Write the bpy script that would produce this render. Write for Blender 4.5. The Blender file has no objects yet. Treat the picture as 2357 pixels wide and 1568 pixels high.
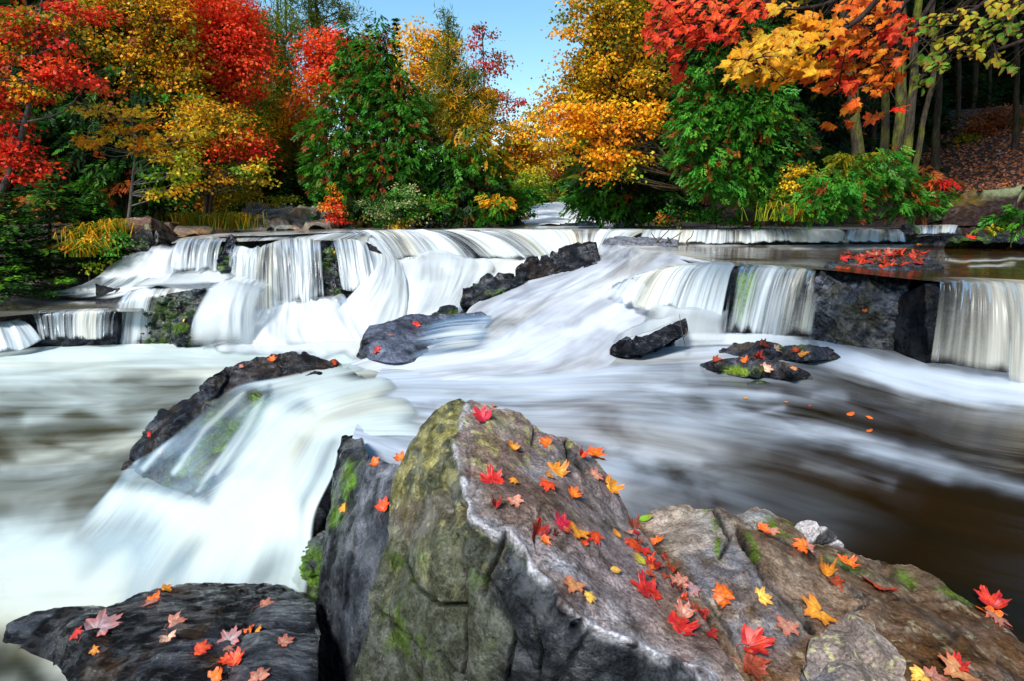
import bpy, math, random
import numpy as np
from mathutils import Vector, Matrix
from mathutils.bvhtree import BVHTree

# ------------------------------------------------------------------ camera, world, sun
S = bpy.context.scene
COL = S.collection
FPX = 1309.0                       # focal length in the units of a 2356 x 1568 picture
PITCH = math.atan((784 - 483) / FPX)
cam_d = bpy.data.cameras.new('camera')
cam = bpy.data.objects.new('camera', cam_d); COL.objects.link(cam)
cam.location = (0, 0, 0); cam.rotation_euler = (math.pi / 2 - PITCH, 0, 0)
cam_d.sensor_width = 36; cam_d.lens = 36 * FPX / 2356; cam_d.clip_start = 0.05; cam_d.clip_end = 3000
S.camera = cam

SUN_EL, SUN_AZ = math.radians(48), math.radians(212)     # azimuth clockwise from +Y: behind the camera, to its left
w = bpy.data.worlds.new('World'); S.world = w; w.use_nodes = True
nt = w.node_tree; nt.nodes.clear()
wo = nt.nodes.new('ShaderNodeOutputWorld'); bg = nt.nodes.new('ShaderNodeBackground')
sky = nt.nodes.new('ShaderNodeTexSky'); sky.sky_type = 'NISHITA'; sky.sun_disc = False
sky.sun_elevation = SUN_EL; sky.sun_rotation = SUN_AZ
sky.air_density = 1.3; sky.dust_density = 0.6; sky.ozone_density = 2.5
hs = nt.nodes.new('ShaderNodeHueSaturation'); hs.inputs['Saturation'].default_value = 1.2; hs.inputs['Hue'].default_value = 0.488
bg.inputs['Strength'].default_value = 0.125
nt.links.new(sky.outputs[0], hs.inputs['Color']); nt.links.new(hs.outputs[0], bg.inputs[0]); nt.links.new(bg.outputs[0], wo.inputs[0])

sd = bpy.data.lights.new('sun', 'SUN'); sd.energy = 4.2; sd.angle = math.radians(14); sd.color = (1.0, 0.95, 0.88)
sun = bpy.data.objects.new('sun', sd); COL.objects.link(sun)
sdir = Vector((math.sin(SUN_AZ) * math.cos(SUN_EL), math.cos(SUN_AZ) * math.cos(SUN_EL), math.sin(SUN_EL)))
sun.rotation_euler = sdir.to_track_quat('Z', 'Y').to_euler()
sun.location = (0, 0, 30)
S.view_settings.view_transform = 'Standard'; S.view_settings.look = 'None'
S.view_settings.gamma = 1; S.view_settings.use_curve_mapping = False
S.view_settings.exposure = 0.72

rng = np.random.default_rng(7)
random.seed(7)

# ------------------------------------------------------------------ geometry helpers
SP, CP = math.sin(PITCH), math.cos(PITCH)
def ray(x, y):
    dx = (np.asarray(x, float) - 1178) / FPX; dy = -(np.asarray(y, float) - 784) / FPX
    return np.stack([dx, CP + dy * SP, -SP + dy * CP], -1)
def at(x, y, v):
    """world point seen at (x, y): v above 0.9 is a distance along +Y, otherwise a height"""
    r = ray(x, y)
    t = v / r[..., 1] if v > 0.9 else v / r[..., 2]
    return r * np.asarray(t)[..., None]
def proj(P):
    P = np.asarray(P, float)
    fw = P[..., 1] * CP - P[..., 2] * SP
    up = P[..., 1] * SP + P[..., 2] * CP
    fw = np.where(fw < 1e-3, 1e-3, fw)
    return 1178 + FPX * P[..., 0] / fw, 784 - FPX * up / fw

def _h(ix, iy, iz, s):
    n = (ix.astype(np.int64) * 374761393 + iy.astype(np.int64) * 668265263 + iz.astype(np.int64) * 2147483647 + s * 1274126177) & 0xffffffff
    n = ((n ^ (n >> 13)) * 1274126177) & 0xffffffff
    n = ((n ^ (n >> 16)) * 2246822519) & 0xffffffff
    return ((n ^ (n >> 15)) & 0xffffff) / float(0xffffff)
def vnoise(P, s=0):
    P = np.asarray(P, float); i = np.floor(P).astype(np.int64); f = P - i; f = f * f * (3 - 2 * f)
    r = 0
    for a in (0, 1):
        for b in (0, 1):
            for c in (0, 1):
                wgt = (f[..., 0] if a else 1 - f[..., 0]) * (f[..., 1] if b else 1 - f[..., 1]) * (f[..., 2] if c else 1 - f[..., 2])
                r = r + wgt * _h(i[..., 0] + a, i[..., 1] + b, i[..., 2] + c, s)
    return r * 2 - 1
def fbm(P, o=4, s=0, g=0.5):
    r = 0; a = 1; t = 0; P = np.asarray(P, float)
    for k in range(o):
        r = r + a * vnoise(P, s + k * 17); t += a; a *= g; P = P * 2.03 + 11.3
    return r / t
def ridge(P, o=4, s=0):
    r = 0; a = 1; t = 0; P = np.asarray(P, float)
    for k in range(o):
        r = r + a * (1 - np.abs(vnoise(P, s + k * 13)) * 2); t += a; a *= 0.5; P = P * 2.1 + 5.7
    return r / t
def voro(P, s=0):
    """F1, F2 and cell id of jittered cells"""
    P = np.asarray(P, float); i = np.floor(P).astype(np.int64)
    f1 = np.full(P.shape[:-1], 9.0); f2 = f1.copy(); cid = np.zeros(P.shape[:-1])
    for a in (-1, 0, 1):
        for b in (-1, 0, 1):
            for c in (-1, 0, 1):
                q = i + np.array([a, b, c]); hx = _h(q[..., 0], q[..., 1], q[..., 2], s); hy = _h(q[..., 0], q[..., 1], q[..., 2], s + 1); hz = _h(q[..., 0], q[..., 1], q[..., 2], s + 2)
                d = np.sqrt((q[..., 0] + hx - P[..., 0]) ** 2 + (q[..., 1] + hy - P[..., 1]) ** 2 + (q[..., 2] + hz - P[..., 2]) ** 2)
                m = d < f1
                f2 = np.where(m, f1, np.minimum(f2, d)); cid = np.where(m, hx, cid); f1 = np.where(m, d, f1)
    return f1, f2, cid
def sstep(a, b, x):
    t = np.clip((np.asarray(x, float) - a) / (b - a), 0, 1); return t * t * (3 - 2 * t)
def pdist(x, y, poly):
    """distance from points to a polyline in picture units"""
    d = np.full(np.shape(x), 1e9)
    for (ax, ay), (bx, by) in zip(poly[:-1], poly[1:]):
        vx, vy = bx - ax, by - ay; L = vx * vx + vy * vy + 1e-9
        t = np.clip(((x - ax) * vx + (y - ay) * vy) / L, 0, 1)
        d = np.minimum(d, np.hypot(x - ax - t * vx, y - ay - t * vy))
    return d
def inpoly(x, y, poly):
    r = np.zeros(np.shape(x), bool); n = len(poly)
    for i in range(n):
        ax, ay = poly[i]; bx, by = poly[(i + 1) % n]
        c = ((ay > y) != (by > y)) & (x < (bx - ax) * (y - ay) / (by - ay + 1e-12) + ax)
        r ^= c
    return r
def softpoly(x, y, poly, soft):
    d = pdist(x, y, poly + [poly[0]]); s = np.where(inpoly(x, y, poly), d, -d)
    return sstep(-soft, soft, s)

def newmesh(name, V, F, mat=None, smooth=True, uv=None, attrs=None, fcol=None, keep=False):
    """F: (n,3) or (n,4) array"""
    V = np.ascontiguousarray(V, np.float32); F = np.ascontiguousarray(F, np.int32)
    me = bpy.data.meshes.new(name); k = F.shape[1]
    me.vertices.add(len(V)); me.vertices.foreach_set('co', V.ravel())
    me.loops.add(F.size); me.loops.foreach_set('vertex_index', F.ravel())
    me.polygons.add(len(F)); me.polygons.foreach_set('loop_start', np.arange(0, F.size, k, dtype=np.int32))
    me.polygons.foreach_set('loop_total', np.full(len(F), k, np.int32))
    me.update(calc_edges=True)
    if smooth: me.polygons.foreach_set('use_smooth', np.ones(len(F), bool))
    if uv is not None:
        l = me.uv_layers.new(name='flow'); l.data.foreach_set('uv', np.ascontiguousarray(uv[F.ravel()], np.float32).ravel())
    for nme, arr in (attrs or {}).items():
        arr = np.ascontiguousarray(arr, np.float32)
        if arr.ndim == 1:
            a = me.attributes.new(nme, 'FLOAT', 'POINT'); a.data.foreach_set('value', arr)
        else:
            a = me.attributes.new(nme, 'FLOAT_COLOR', 'POINT')
            a.data.foreach_set('color', np.concatenate([arr[:, :3], np.ones((len(arr), 1), np.float32)], 1).ravel())
    if fcol is not None:
        a = me.attributes.new('tone', 'FLOAT_COLOR', 'FACE')
        a.data.foreach_set('color', np.concatenate([fcol, np.ones((len(fcol), 1))], 1).astype(np.float32).ravel())
    if mat: me.materials.append(mat)
    return me
def link(name, me, parent=None, **props):
    o = bpy.data.objects.new(name, me); COL.objects.link(o)
    if parent is not None: o.parent = parent
    for k, v in props.items():
        if v is not None: o[k] = v
    return o
def root(name, loc, label, cat, group=None):
    o = bpy.data.objects.new(name, None); COL.objects.link(o); o.location = loc; o.empty_display_size = 0.1
    o['label'] = label; o['category'] = cat
    if group: o['group'] = group
    return o
def part(name, me, r, **props):
    """mesh in world coordinates put under root r, whose only transform is a location"""
    o = link(name, me, r, **props); o.matrix_parent_inverse = Matrix.Translation(-r.location); return o

def cr(P, n):
    """Catmull-Rom resampling of rows P (k, d) to n points, evenly in chord length"""
    P = np.asarray(P, float); k = len(P)
    if k == 2: return P[0] + (P[1] - P[0]) * np.linspace(0, 1, n)[:, None]
    t = np.linspace(0, k - 1, n); i = np.minimum(t.astype(int), k - 2); f = (t - i)[:, None]
    p0 = P[np.maximum(i - 1, 0)]; p1 = P[i]; p2 = P[i + 1]; p3 = P[np.minimum(i + 2, k - 1)]
    return 0.5 * (2 * p1 + (p2 - p0) * f + (2 * p0 - 5 * p1 + 4 * p2 - p3) * f ** 2 + (3 * p1 - p0 - 3 * p2 + p3) * f ** 3)
def crx(P, nx):
    """Catmull-Rom of a list of arrays along axis 0"""
    sh = np.asarray(P).shape; return cr(np.asarray(P).reshape(sh[0], -1), nx).reshape((nx,) + sh[1:])
def gridF(n, m, off=0):
    a = (np.arange(n - 1)[:, None] * m + np.arange(m - 1)[None, :]).ravel() + off
    return np.stack([a, a + 1, a + m + 1, a + m], 1)
def gnormal(G):
    du = np.gradient(G, axis=0); dv = np.gradient(G, axis=1); n = np.cross(du, dv)
    n /= np.linalg.norm(n, axis=-1, keepdims=True) + 1e-12
    s = np.sign(np.sum(n * G, -1, keepdims=True)); s[s == 0] = 1
    return -n * s                                           # faces the camera side
def rbf(ctrl, x, y):
    """disparity (1/Y) over the picture, affine plus linear radial basis; exact for planes"""
    C = np.array([(c[0], c[1], 1.0 / at(c[0], c[1], c[2])[1]) for c in ctrl]); n = len(C)
    X = C[:, :2] / 300.0
    K = np.hypot(X[:, None, 0] - X[None, :, 0], X[:, None, 1] - X[None, :, 1])
    Pm = np.concatenate([np.ones((n, 1)), X], 1)
    A = np.zeros((n + 3, n + 3)); A[:n, :n] = K - 1e-4 * np.eye(n); A[:n, n:] = Pm; A[n:, :n] = Pm.T
    A[n:, n:] = -1e-9 * np.eye(3)
    sol = np.linalg.lstsq(A, np.concatenate([C[:, 2], np.zeros(3)]), rcond=None)[0]
    q = np.stack([x.ravel(), y.ravel()], 1) / 300.0
    out = sol[n] + q @ sol[n + 1:]
    for i in range(n): out = out + sol[i] * np.hypot(q[:, 0] - X[i, 0], q[:, 1] - X[i, 1])
    lo, hi = C[:, 2].min() * 0.85, C[:, 2].max() * 1.15
    return np.clip(out, lo, hi).reshape(x.shape)
def interp1(xs, P):
    P = sorted(P); a = np.array(P, float)
    return np.interp(xs, a[:, 0], a[:, 1])

SURF = []          # (BVH) surfaces that fallen leaves may lie on
def add_surf(V, F): SURF.append(BVHTree.FromPolygons([tuple(v) for v in V], [tuple(f) for f in F]))
def hit(x, y):
    r = Vector(ray(x, y)).normalized(); best = None
    for b in SURF:
        h = b.ray_cast(Vector((0, 0, 0)), r)
        if h[0] is not None and (best is None or h[3] < best[3]): best = h
    return best

def relief(top, bot, ctrl, step=5.0, disp=None, back=0.4, drop=0.25, paint=None, wob=0.0, seed=0, ystep=None, surf=False, jag=0.0):
    """closed rock body: front surface between a top and a bottom outline, its depth from control points, then a back"""
    x0 = max(min(p[0] for p in top), min(p[0] for p in bot)); x1 = min(max(p[0] for p in top), max(p[0] for p in bot))
    n = max(6, int((x1 - x0) / step)); xs = np.linspace(x0, x1, n)
    yt = interp1(xs, top); yb = interp1(xs, bot); yb = np.maximum(yb, yt + 0.5)
    if jag:
        e = np.sin(np.pi * np.linspace(0, 1, n)) ** 0.3
        yt = yt + jag * fbm(np.stack([xs / 18, xs * 0 + seed, xs * 0], -1), 3, seed) * e
        yb = np.maximum(yb, yt + 0.5)
    m = max(5, int((yb - yt).max() / (ystep or step)))
    t = np.linspace(0, 1, m)
    X = np.repeat(xs[:, None], m, 1); Y = yt[:, None] + (yb - yt)[:, None] * t[None]
    D = rbf(ctrl, X, Y)
    R = ray(X, Y); G = R / R[..., 1:2] / D[..., None]
    N = gnormal(G)
    if disp is not None:
        G = G + N * disp(G, X, Y, N)[..., None]
    V = G.reshape(-1, 3); F = gridF(n, m)
    col = paint(G, X, Y, N).reshape(-1, 3) if paint is not None else None
    # perimeter -> rings behind -> closed
    per = np.concatenate([np.arange(n) * m, (n - 1) * m + np.arange(1, m), (np.arange(n - 2, -1, -1)) * m + m - 1, np.arange(m - 2, 0, -1)])
    c = V[per].mean(0); Vs = [V]; Fs = [F]; prev = per; L = len(per); off = len(V); cols = [col] if col is not None else None
    for a, sh, dr in ((0.35, 0.02, 0.25), (1.0, 0.22, 1.0)):
        q = V[per] + (c - V[per]) * sh + np.array([0, back * a, -drop * dr])
        q = q + 0.04 * back * a * np.stack([vnoise(q * 6 + k * 9, seed) for k in range(3)], -1)
        Vs.append(q); cur = off + np.arange(L); off += L
        Fs.append(np.stack([prev, cur, np.roll(cur, -1), np.roll(prev, -1)], 1)); prev = cur
        if cols is not None: cols.append(col[per])
    Vs.append((c + np.array([0, back, -drop]))[None]); ci = off
    Fs.append(np.stack([prev, np.full(L, ci), np.full(L, ci), np.roll(prev, -1)], 1)[:, [0, 1, 3, 3]])
    if cols is not None: cols.append(col[:1])
    V = np.concatenate(Vs); F = np.concatenate(Fs)
    cap = F[-L:, :3]; body = F[:-L]
    if surf: add_surf(G.reshape(-1, 3), gridF(n, m))
    F3 = np.concatenate([body[:, [0, 1, 2]], body[:, [0, 2, 3]], cap])
    return V, F3, (np.concatenate(cols) if cols is not None else None)

def loft(rows, nu, nv, foam=0.8, disp=None, foamfn=None, su=1.0):
    """rows: list (along the flow) of lists of (x, y, v); returns grid [nv, nu] of world points, flow uv and foam"""
    R = []
    for r in rows:
        P = np.array([at(p[0], p[1], p[2]) for p in r]); R.append(cr(P, nu))
    G = crx(R, nv)
    du = np.linalg.norm(np.diff(G, axis=1), axis=-1); dv = np.linalg.norm(np.diff(G, axis=0), axis=-1)
    u = np.concatenate([[0], np.cumsum(du.mean(0))]); v = np.concatenate([[0], np.cumsum(dv.mean(1))])
    U = np.repeat(u[None], nv, 0); Vv = np.repeat(v[:, None], nu, 1)
    N = gnormal(G)
    if disp is not None: G = G + N * disp(G, U, Vv, N)[..., None]
    x, y = proj(G)
    fo = foamfn(x, y, G, U, Vv) if foamfn is not None else np.full(x.shape, foam)
    return G, np.stack([U, Vv], -1), fo
def loft_obj(name, G, UV, fo, mat, surf=False, tint=None, **props):
    nv, nu = G.shape[:2]; F = gridF(nv, nu)
    at_ = {'foam': fo.ravel()}
    if tint is not None: at_['tint'] = tint.ravel()
    me = newmesh(name, G.reshape(-1, 3), F, mat, uv=UV.reshape(-1, 2), attrs=at_)
    if surf: add_surf(G.reshape(-1, 3), F)
    return link(name, me, **props)

# ------------------------------------------------------------------ materials
class NB:
    def __init__(s, name):
        s.m = bpy.data.materials.new(name); s.m.use_nodes = True; s.t = s.m.node_tree; s.t.nodes.clear()
        s.out = s.n('ShaderNodeOutputMaterial')
    def n(s, typ, **kw):
        nd = s.t.nodes.new(typ)
        for k, v in kw.items():
            if k.startswith('i_'):
                nd.inputs[k[2:].replace('_', ' ')].default_value = v
            else: setattr(nd, k, v)
        return nd
    def l(s, a, b): s.t.links.new(a, b)
    def put(s, sock, v):
        if hasattr(v, 'is_output'): s.l(v, sock)
        else: sock.default_value = v
    def math(s, op, a, b=0.0, clamp=False):
        nd = s.n('ShaderNodeMath', operation=op); nd.use_clamp = clamp
        s.put(nd.inputs[0], a); s.put(nd.inputs[1], b); return nd.outputs[0]
    def mix(s, f, a, b, mode='MIX'):
        nd = s.n('ShaderNodeMix', data_type='RGBA', blend_type=mode); s.put(nd.inputs[0], f)
        for sk, v in ((nd.inputs[6], a), (nd.inputs[7], b)):
            if hasattr(v, 'is_output'): s.l(v, sk)
            else: sk.default_value = (*v, 1)
        return nd.outputs[2]
    def noise(s, vec, scale, detail=4, rough=0.55, dist=0.0):
        nd = s.n('ShaderNodeTexNoise'); nd.inputs['Scale'].default_value = scale; nd.inputs['Detail'].default_value = detail
        nd.inputs['Roughness'].default_value = rough; nd.inputs['Distortion'].default_value = dist
        if vec is not None: s.l(vec, nd.inputs['Vector'])
        return nd.outputs['Fac']
    def mapr(s, v, a, b, c=0.0, d=1.0):
        nd = s.n('ShaderNodeMapRange'); s.l(v, nd.inputs[0])
        for k, q in zip((1, 2, 3, 4), (a, b, c, d)): nd.inputs[k].default_value = q
        return nd.outputs[0]
    def vmap(s, vec, scale=(1, 1, 1), rot=(0, 0, 0)):
        nd = s.n('ShaderNodeMapping'); nd.inputs['Scale'].default_value = scale; nd.inputs['Rotation'].default_value = rot
        s.l(vec, nd.inputs['Vector']); return nd.outputs[0]

def rock_mat(name, base=None, rough=(0.25, 0.6), spec=0.5, scale=1.0, bump=0.5, vary=0.5, coat=0.0, specks=0.25, aniso=None):
    b = NB(name); tc = b.n('ShaderNodeTexCoord'); geo = b.n('ShaderNodeNewGeometry'); pos = geo.outputs['Position']
    if aniso: pos = b.vmap(pos, *aniso)
    if base is None:
        a = b.n('ShaderNodeAttribute', attribute_name='col'); c0 = a.outputs['Color']
    else:
        rgb = b.n('ShaderNodeRGB'); rgb.outputs[0].default_value = (*base, 1); c0 = rgb.outputs[0]
    n1 = b.noise(pos, 9 * scale, 8, 0.65); n2 = b.noise(pos, 55 * scale, 6, 0.7); n3 = b.noise(pos, 2.3 * scale, 5, 0.6)
    f1 = b.mapr(n1, 0.3, 0.7, 1 - vary, 1 + vary * 0.8); f2 = b.mapr(n2, 0.32, 0.68, 1 - specks * 2.4, 1 + specks * 2.4); f3 = b.mapr(n3, 0.3, 0.7, 0.8, 1.2)
    m = b.math('MULTIPLY', b.math('MULTIPLY', f1, f2), f3)
    vm = b.n('ShaderNodeVectorMath', operation='SCALE'); b.l(c0, vm.inputs[0]); b.l(m, vm.inputs['Scale'])
    p = b.n('ShaderNodeBsdfPrincipled'); b.l(vm.outputs[0], p.inputs['Base Color'])
    b.l(b.mapr(n1, 0.35, 0.65, rough[0], rough[1]), p.inputs['Roughness'])
    nsp = b.noise(pos, 4.5 * scale, 6, 0.7); b.l(b.mapr(nsp, 0.47, 0.60, spec * 0.12, spec * 1.1), p.inputs['Specular IOR Level'])
    if coat: b.l(b.mapr(nsp, 0.46, 0.58, 0.0, coat), p.inputs['Coat Weight']); p.inputs['Coat Roughness'].default_value = 0.10; p.inputs['Coat IOR'].default_value = 1.4
    h = b.math('ADD', b.math('MULTIPLY', n1, 0.7), b.math('MULTIPLY', n2, 0.22))
    bp = b.n('ShaderNodeBump'); bp.inputs['Strength'].default_value = bump; bp.inputs['Distance'].default_value = 0.05 / scale
    b.l(h, bp.inputs['Height']); b.l(bp.outputs[0], p.inputs['Normal']); b.l(bp.outputs[0], p.inputs['Coat Normal'])
    b.l(p.outputs[0], b.out.inputs[0]); return b.m

def leaf_mat(name, obj_color=False, trans=0.4, veins=False):
    b = NB(name)
    if obj_color:
        oi = b.n('ShaderNodeObjectInfo'); c = oi.outputs['Color']
        geo = b.n('ShaderNodeTexCoord'); n = b.noise(geo.outputs['Object'], 3.2, 6, 0.7)
        hv = b.n('ShaderNodeHueSaturation'); b.l(c, hv.inputs['Color'])
        b.l(b.mapr(n, 0.3, 0.7, 0.485, 0.515), hv.inputs['Hue']); b.l(b.mapr(n, 0.35, 0.65, 0.5, 1.3), hv.inputs['Value']); c = hv.outputs[0]
        if veins:
            vv = b.n('ShaderNodeAttribute', attribute_name='vein')
            c = b.mix(b.math('MULTIPLY', vv.outputs['Fac'], 0.45), c, (0.35, 0.06, 0.02))
            ao = b.n('ShaderNodeAttribute', attribute_name='edge')
            c = b.mix(b.math('MULTIPLY', ao.outputs['Fac'], b.mapr(n, 0.4, 0.6, 0, 0.75)), c, (0.5, 0.03, 0.01))  # reddens the blade towards its edge
    else:
        a = b.n('ShaderNodeAttribute', attribute_name='tone'); c = a.outputs['Color']
    d = b.n('ShaderNodeBsdfPrincipled'); b.l(c, d.inputs['Base Color']); d.inputs['Roughness'].default_value = 0.45
    d.inputs['Specular IOR Level'].default_value = (0.4 if veins and trans < 0.2 else 0.12) if obj_color else 0.15
    t = b.n('ShaderNodeBsdfTranslucent'); b.l(c, t.inputs['Color'])
    ms = b.n('ShaderNodeMixShader'); ms.inputs[0].default_value = trans
    b.l(d.outputs[0], ms.inputs[1]); b.l(t.outputs[0], ms.inputs[2]); b.l(ms.outputs[0], b.out.inputs[0]); return b.m

def water_mat(name, su=30.0, sv=0.6, contrast=0.9, falls=True, foamcol=(0.78, 0.80, 0.80), foamcol2=(0.72, 0.68, 0.56), dark=(0.018, 0.014, 0.006), film=0.25, rough=0.22, fine=1.0, bump=0.3, dark2=None):
    b = NB(name); uv = b.n('ShaderNodeUVMap', uv_map='flow').outputs[0]
    a = b.n('ShaderNodeAttribute', attribute_name='foam'); foam = a.outputs['Fac']
    n1 = b.noise(b.vmap(uv, (su, sv, 1)), 1.0, 3, 0.5, 0.0)
    n2 = b.noise(b.vmap(uv, (su * 3.3 * fine, sv * 0.8, 1)), 1.0, 2, 0.5)
    n3 = b.noise(b.vmap(uv, (su * (0.28 if falls else 0.38), sv * (1.3 if falls else 2.2), 1)), 1.0, 3, 0.5, 0.3 if falls else 1.0)
    w1, w2, w3 = (0.36, 0.18, 0.46) if falls else (0.34, 0.07, 0.59)
    s = b.math('ADD', b.math('ADD', b.math('MULTIPLY', n1, w1), b.math('MULTIPLY', n2, w2)), b.math('MULTIPLY', n3, w3))
    s = b.math('MULTIPLY', b.math('SUBTRACT', s, 0.5), 2.6 * contrast)
    win = b.math('MULTIPLY', b.math('MULTIPLY', foam, b.math('SUBTRACT', 1.08, foam)), 4.0)
    d = b.math('ADD', foam, b.math('MULTIPLY', s, win), clamp=True)
    tn = b.noise(b.vmap(uv, (su * 0.12 + 0.4, sv * 0.5, 1)), 1.0, 2, 0.5)
    fc = b.mix(b.mapr(tn, 0.48, 0.68), foamcol, foamcol2)
    fd = b.n('ShaderNodeBsdfPrincipled'); b.l(fc, fd.inputs['Base Color']); fd.inputs['Roughness'].default_value = 0.45; fd.inputs['Specular IOR Level'].default_value = 0.4
    bp = b.n('ShaderNodeBump'); bp.inputs['Strength'].default_value = bump; bp.inputs['Distance'].default_value = 0.03
    b.l(s, bp.inputs['Height']); b.l(bp.outputs[0], fd.inputs['Normal'])
    if falls:
        tr = b.n('ShaderNodeBsdfTranslucent'); b.l(fc, tr.inputs['Color'])
        mx = b.n('ShaderNodeMixShader'); mx.inputs[0].default_value = 0.15; b.l(fd.outputs[0], mx.inputs[1]); b.l(tr.outputs[0], mx.inputs[2])
        tp = b.n('ShaderNodeBsdfTransparent'); gl = b.n('ShaderNodeBsdfGlossy'); gl.inputs['Roughness'].default_value = 0.25; gl.inputs['Color'].default_value = (0.7, 0.75, 0.8, 1)
        fr = b.n('ShaderNodeFresnel'); fr.inputs['IOR'].default_value = 1.33
        m2 = b.n('ShaderNodeMixShader'); b.l(b.math('MULTIPLY', b.math('MULTIPLY', fr.outputs[0], film * 3, clamp=True), b.mapr(foam, 0.02, 0.2)), m2.inputs[0]); b.l(tp.outputs[0], m2.inputs[1]); b.l(gl.outputs[0], m2.inputs[2])
        base = m2.outputs[0]; fo = mx.outputs[0]
    else:
        wp = b.n('ShaderNodeBsdfPrincipled'); wp.inputs['Roughness'].default_value = rough; wp.inputs['IOR'].default_value = 1.33; wp.inputs['Specular IOR Level'].default_value = 0.3
        wn = b.noise(b.vmap(uv, (su * 0.2 + 0.6, sv * 0.8, 1)), 1.0, 3, 0.5)
        b.l(b.mix(b.mapr(wn, 0.35, 0.65), dark, dark2 or tuple(q * 1.7 for q in dark)), wp.inputs['Base Color'])
        b2 = b.n('ShaderNodeBump'); b2.inputs['Strength'].default_value = 0.25; b2.inputs['Distance'].default_value = 0.02; b.l(s, b2.inputs['Height']); b.l(b2.outputs[0], wp.inputs['Normal'])
        base = wp.outputs[0]; fo = fd.outputs[0]
    ms = b.n('ShaderNodeMixShader'); b.l(d, ms.inputs[0]); b.l(base, ms.inputs[1]); b.l(fo, ms.inputs[2]); b.l(ms.outputs[0], b.out.inputs[0])
    return b.m
def plain(name, c, rough=0.7):
    b = NB(name); g = b.n('ShaderNodeNewGeometry'); n = b.noise(g.outputs['Position'], 25, 5, 0.6)
    p = b.n('ShaderNodeBsdfPrincipled'); b.l(b.mix(b.mapr(n, 0.3, 0.7), tuple(q * 0.55 for q in c), tuple(q * 1.4 for q in c)), p.inputs['Base Color']); p.inputs['Roughness'].default_value = rough
    bp = b.n('ShaderNodeBump'); bp.inputs['Strength'].default_value = 0.5; bp.inputs['Distance'].default_value = 0.02; b.l(n, bp.inputs['Height']); b.l(bp.outputs[0], p.inputs['Normal'])
    b.l(p.outputs[0], b.out.inputs[0]); return b.m
# ------------------------------------------------------------------ terrain
def ground_h(X, Y):
    n = 0.25 * fbm(np.stack([X / 3, Y / 3, X * 0], -1), 4, 3)
    far = sstep(10.4, 12.0, Y)
    bank = -0.42 + 0.03 * (Y - 12) * sstep(12, 40, Y)
    left = sstep(-5.3, -6.2, X + 0.10 * (Y - 8)) * sstep(8.3, 9.4, Y) + sstep(-11, -13, X)
    left = np.minimum(left, 1)
    right = sstep(7.0, 8.2, X - 0.1 * (Y - 9)) * sstep(6, 9.5, Y) + sstep(9, 12, X); right = np.minimum(right, 1)
    hill = 3.0 * sstep(0, 1, np.clip((X - 7.4) * 0.10 + (Y - 10.5) * 0.10, 0, 1)) * sstep(6.6, 9.0, X) * sstep(9.5, 11, Y)
    chan = sstep(1.9, 0.8, np.abs(X - 1.2 - 0.02 * (Y - 12))) * sstep(60, 40, Y)
    up = np.maximum(far, np.maximum(left, right))
    h = -2.6 + (bank + 2.6) * up + hill + n * 0.6 * up
    return np.where(Y > 11, h * (1 - chan) + (-0.85 + np.clip((Y - 13) * 0.05, 0, 1.0)) * chan, h)
def make_ground():
    # fine near, coarse far: spacing grows with distance
    ys = np.concatenate([np.linspace(-8, 22, 110), np.linspace(22.4, 70, 40)[1:], np.geomspace(72, 1500, 30)])
    xs = np.concatenate([-np.geomspace(1400, 26, 26), np.linspace(-25, 25, 130), np.geomspace(26, 1400, 26)])
    Y, X = np.meshgrid(ys, xs, indexing='ij'); Z = ground_h(X, Y)
    V = np.stack([X, Y, Z], -1).reshape(-1, 3)
    b = NB('forest_soil'); g = b.n('ShaderNodeNewGeometry').outputs['Position']
    n1 = b.noise(g, 2.0, 6, 0.6); n2 = b.noise(g, 22, 6, 0.7)
    c = b.mix(b.mapr(n1, 0.4, 0.6), (0.014, 0.010, 0.010), (0.035, 0.02, 0.016))
    c = b.mix(b.mapr(n2, 0.55, 0.68), c, (0.20, 0.075, 0.02))
    p = b.n('ShaderNodeBsdfPrincipled'); b.l(c, p.inputs['Base Color']); p.inputs['Roughness'].default_value = 0.9
    bp = b.n('ShaderNodeBump'); bp.inputs['Distance'].default_value = 0.05; b.l(n2, bp.inputs['Height']); b.l(bp.outputs[0], p.inputs['Normal']); b.l(p.outputs[0], b.out.inputs[0])
    link('ground', newmesh('ground', V, gridF(len(ys), len(xs)), b.m), kind='structure')
    return V, gridF(len(ys), len(xs))
GV, GF = make_ground()
GROUND = BVHTree.FromPolygons([tuple(v) for v in GV], [tuple(f) for f in GF])

# ------------------------------------------------------------------ materials of the river
M_FALL = water_mat('silk_veil', 15, 0.5, 1.5, True, foamcol=(0.522, 0.574, 0.600), foamcol2=(0.505, 0.479, 0.365))
M_FALLSOFT = water_mat('soft_veil', 2.2, 0.5, 0.45, True, foamcol=(0.548, 0.592, 0.609), foamcol2=(0.539, 0.522, 0.435))
M_POOL = water_mat('streaked_pool_water', 3.6, 0.4, 0.85, False, foamcol=(0.470, 0.557, 0.548), foamcol2=(0.479, 0.479, 0.374), dark=(0.022, 0.023, 0.014), dark2=(0.04, 0.040, 0.022), rough=0.25)
M_MID = water_mat('streaked_mid_water', 7.5, 0.5, 0.7, False, foamcol=(0.44, 0.51, 0.60), foamcol2=(0.461, 0.461, 0.435), dark=(0.005, 0.004, 0.002), dark2=(0.014, 0.007, 0.002), rough=0.16)  # dark2 is an amber tint standing in for the reflected trees
M_UP = water_mat('calm_upper_water', 5, 0.6, 0.5, False, foamcol=(0.479, 0.505, 0.505), foamcol2=(0.392, 0.365, 0.261), dark=(0.018, 0.015, 0.004), rough=0.12)
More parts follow.
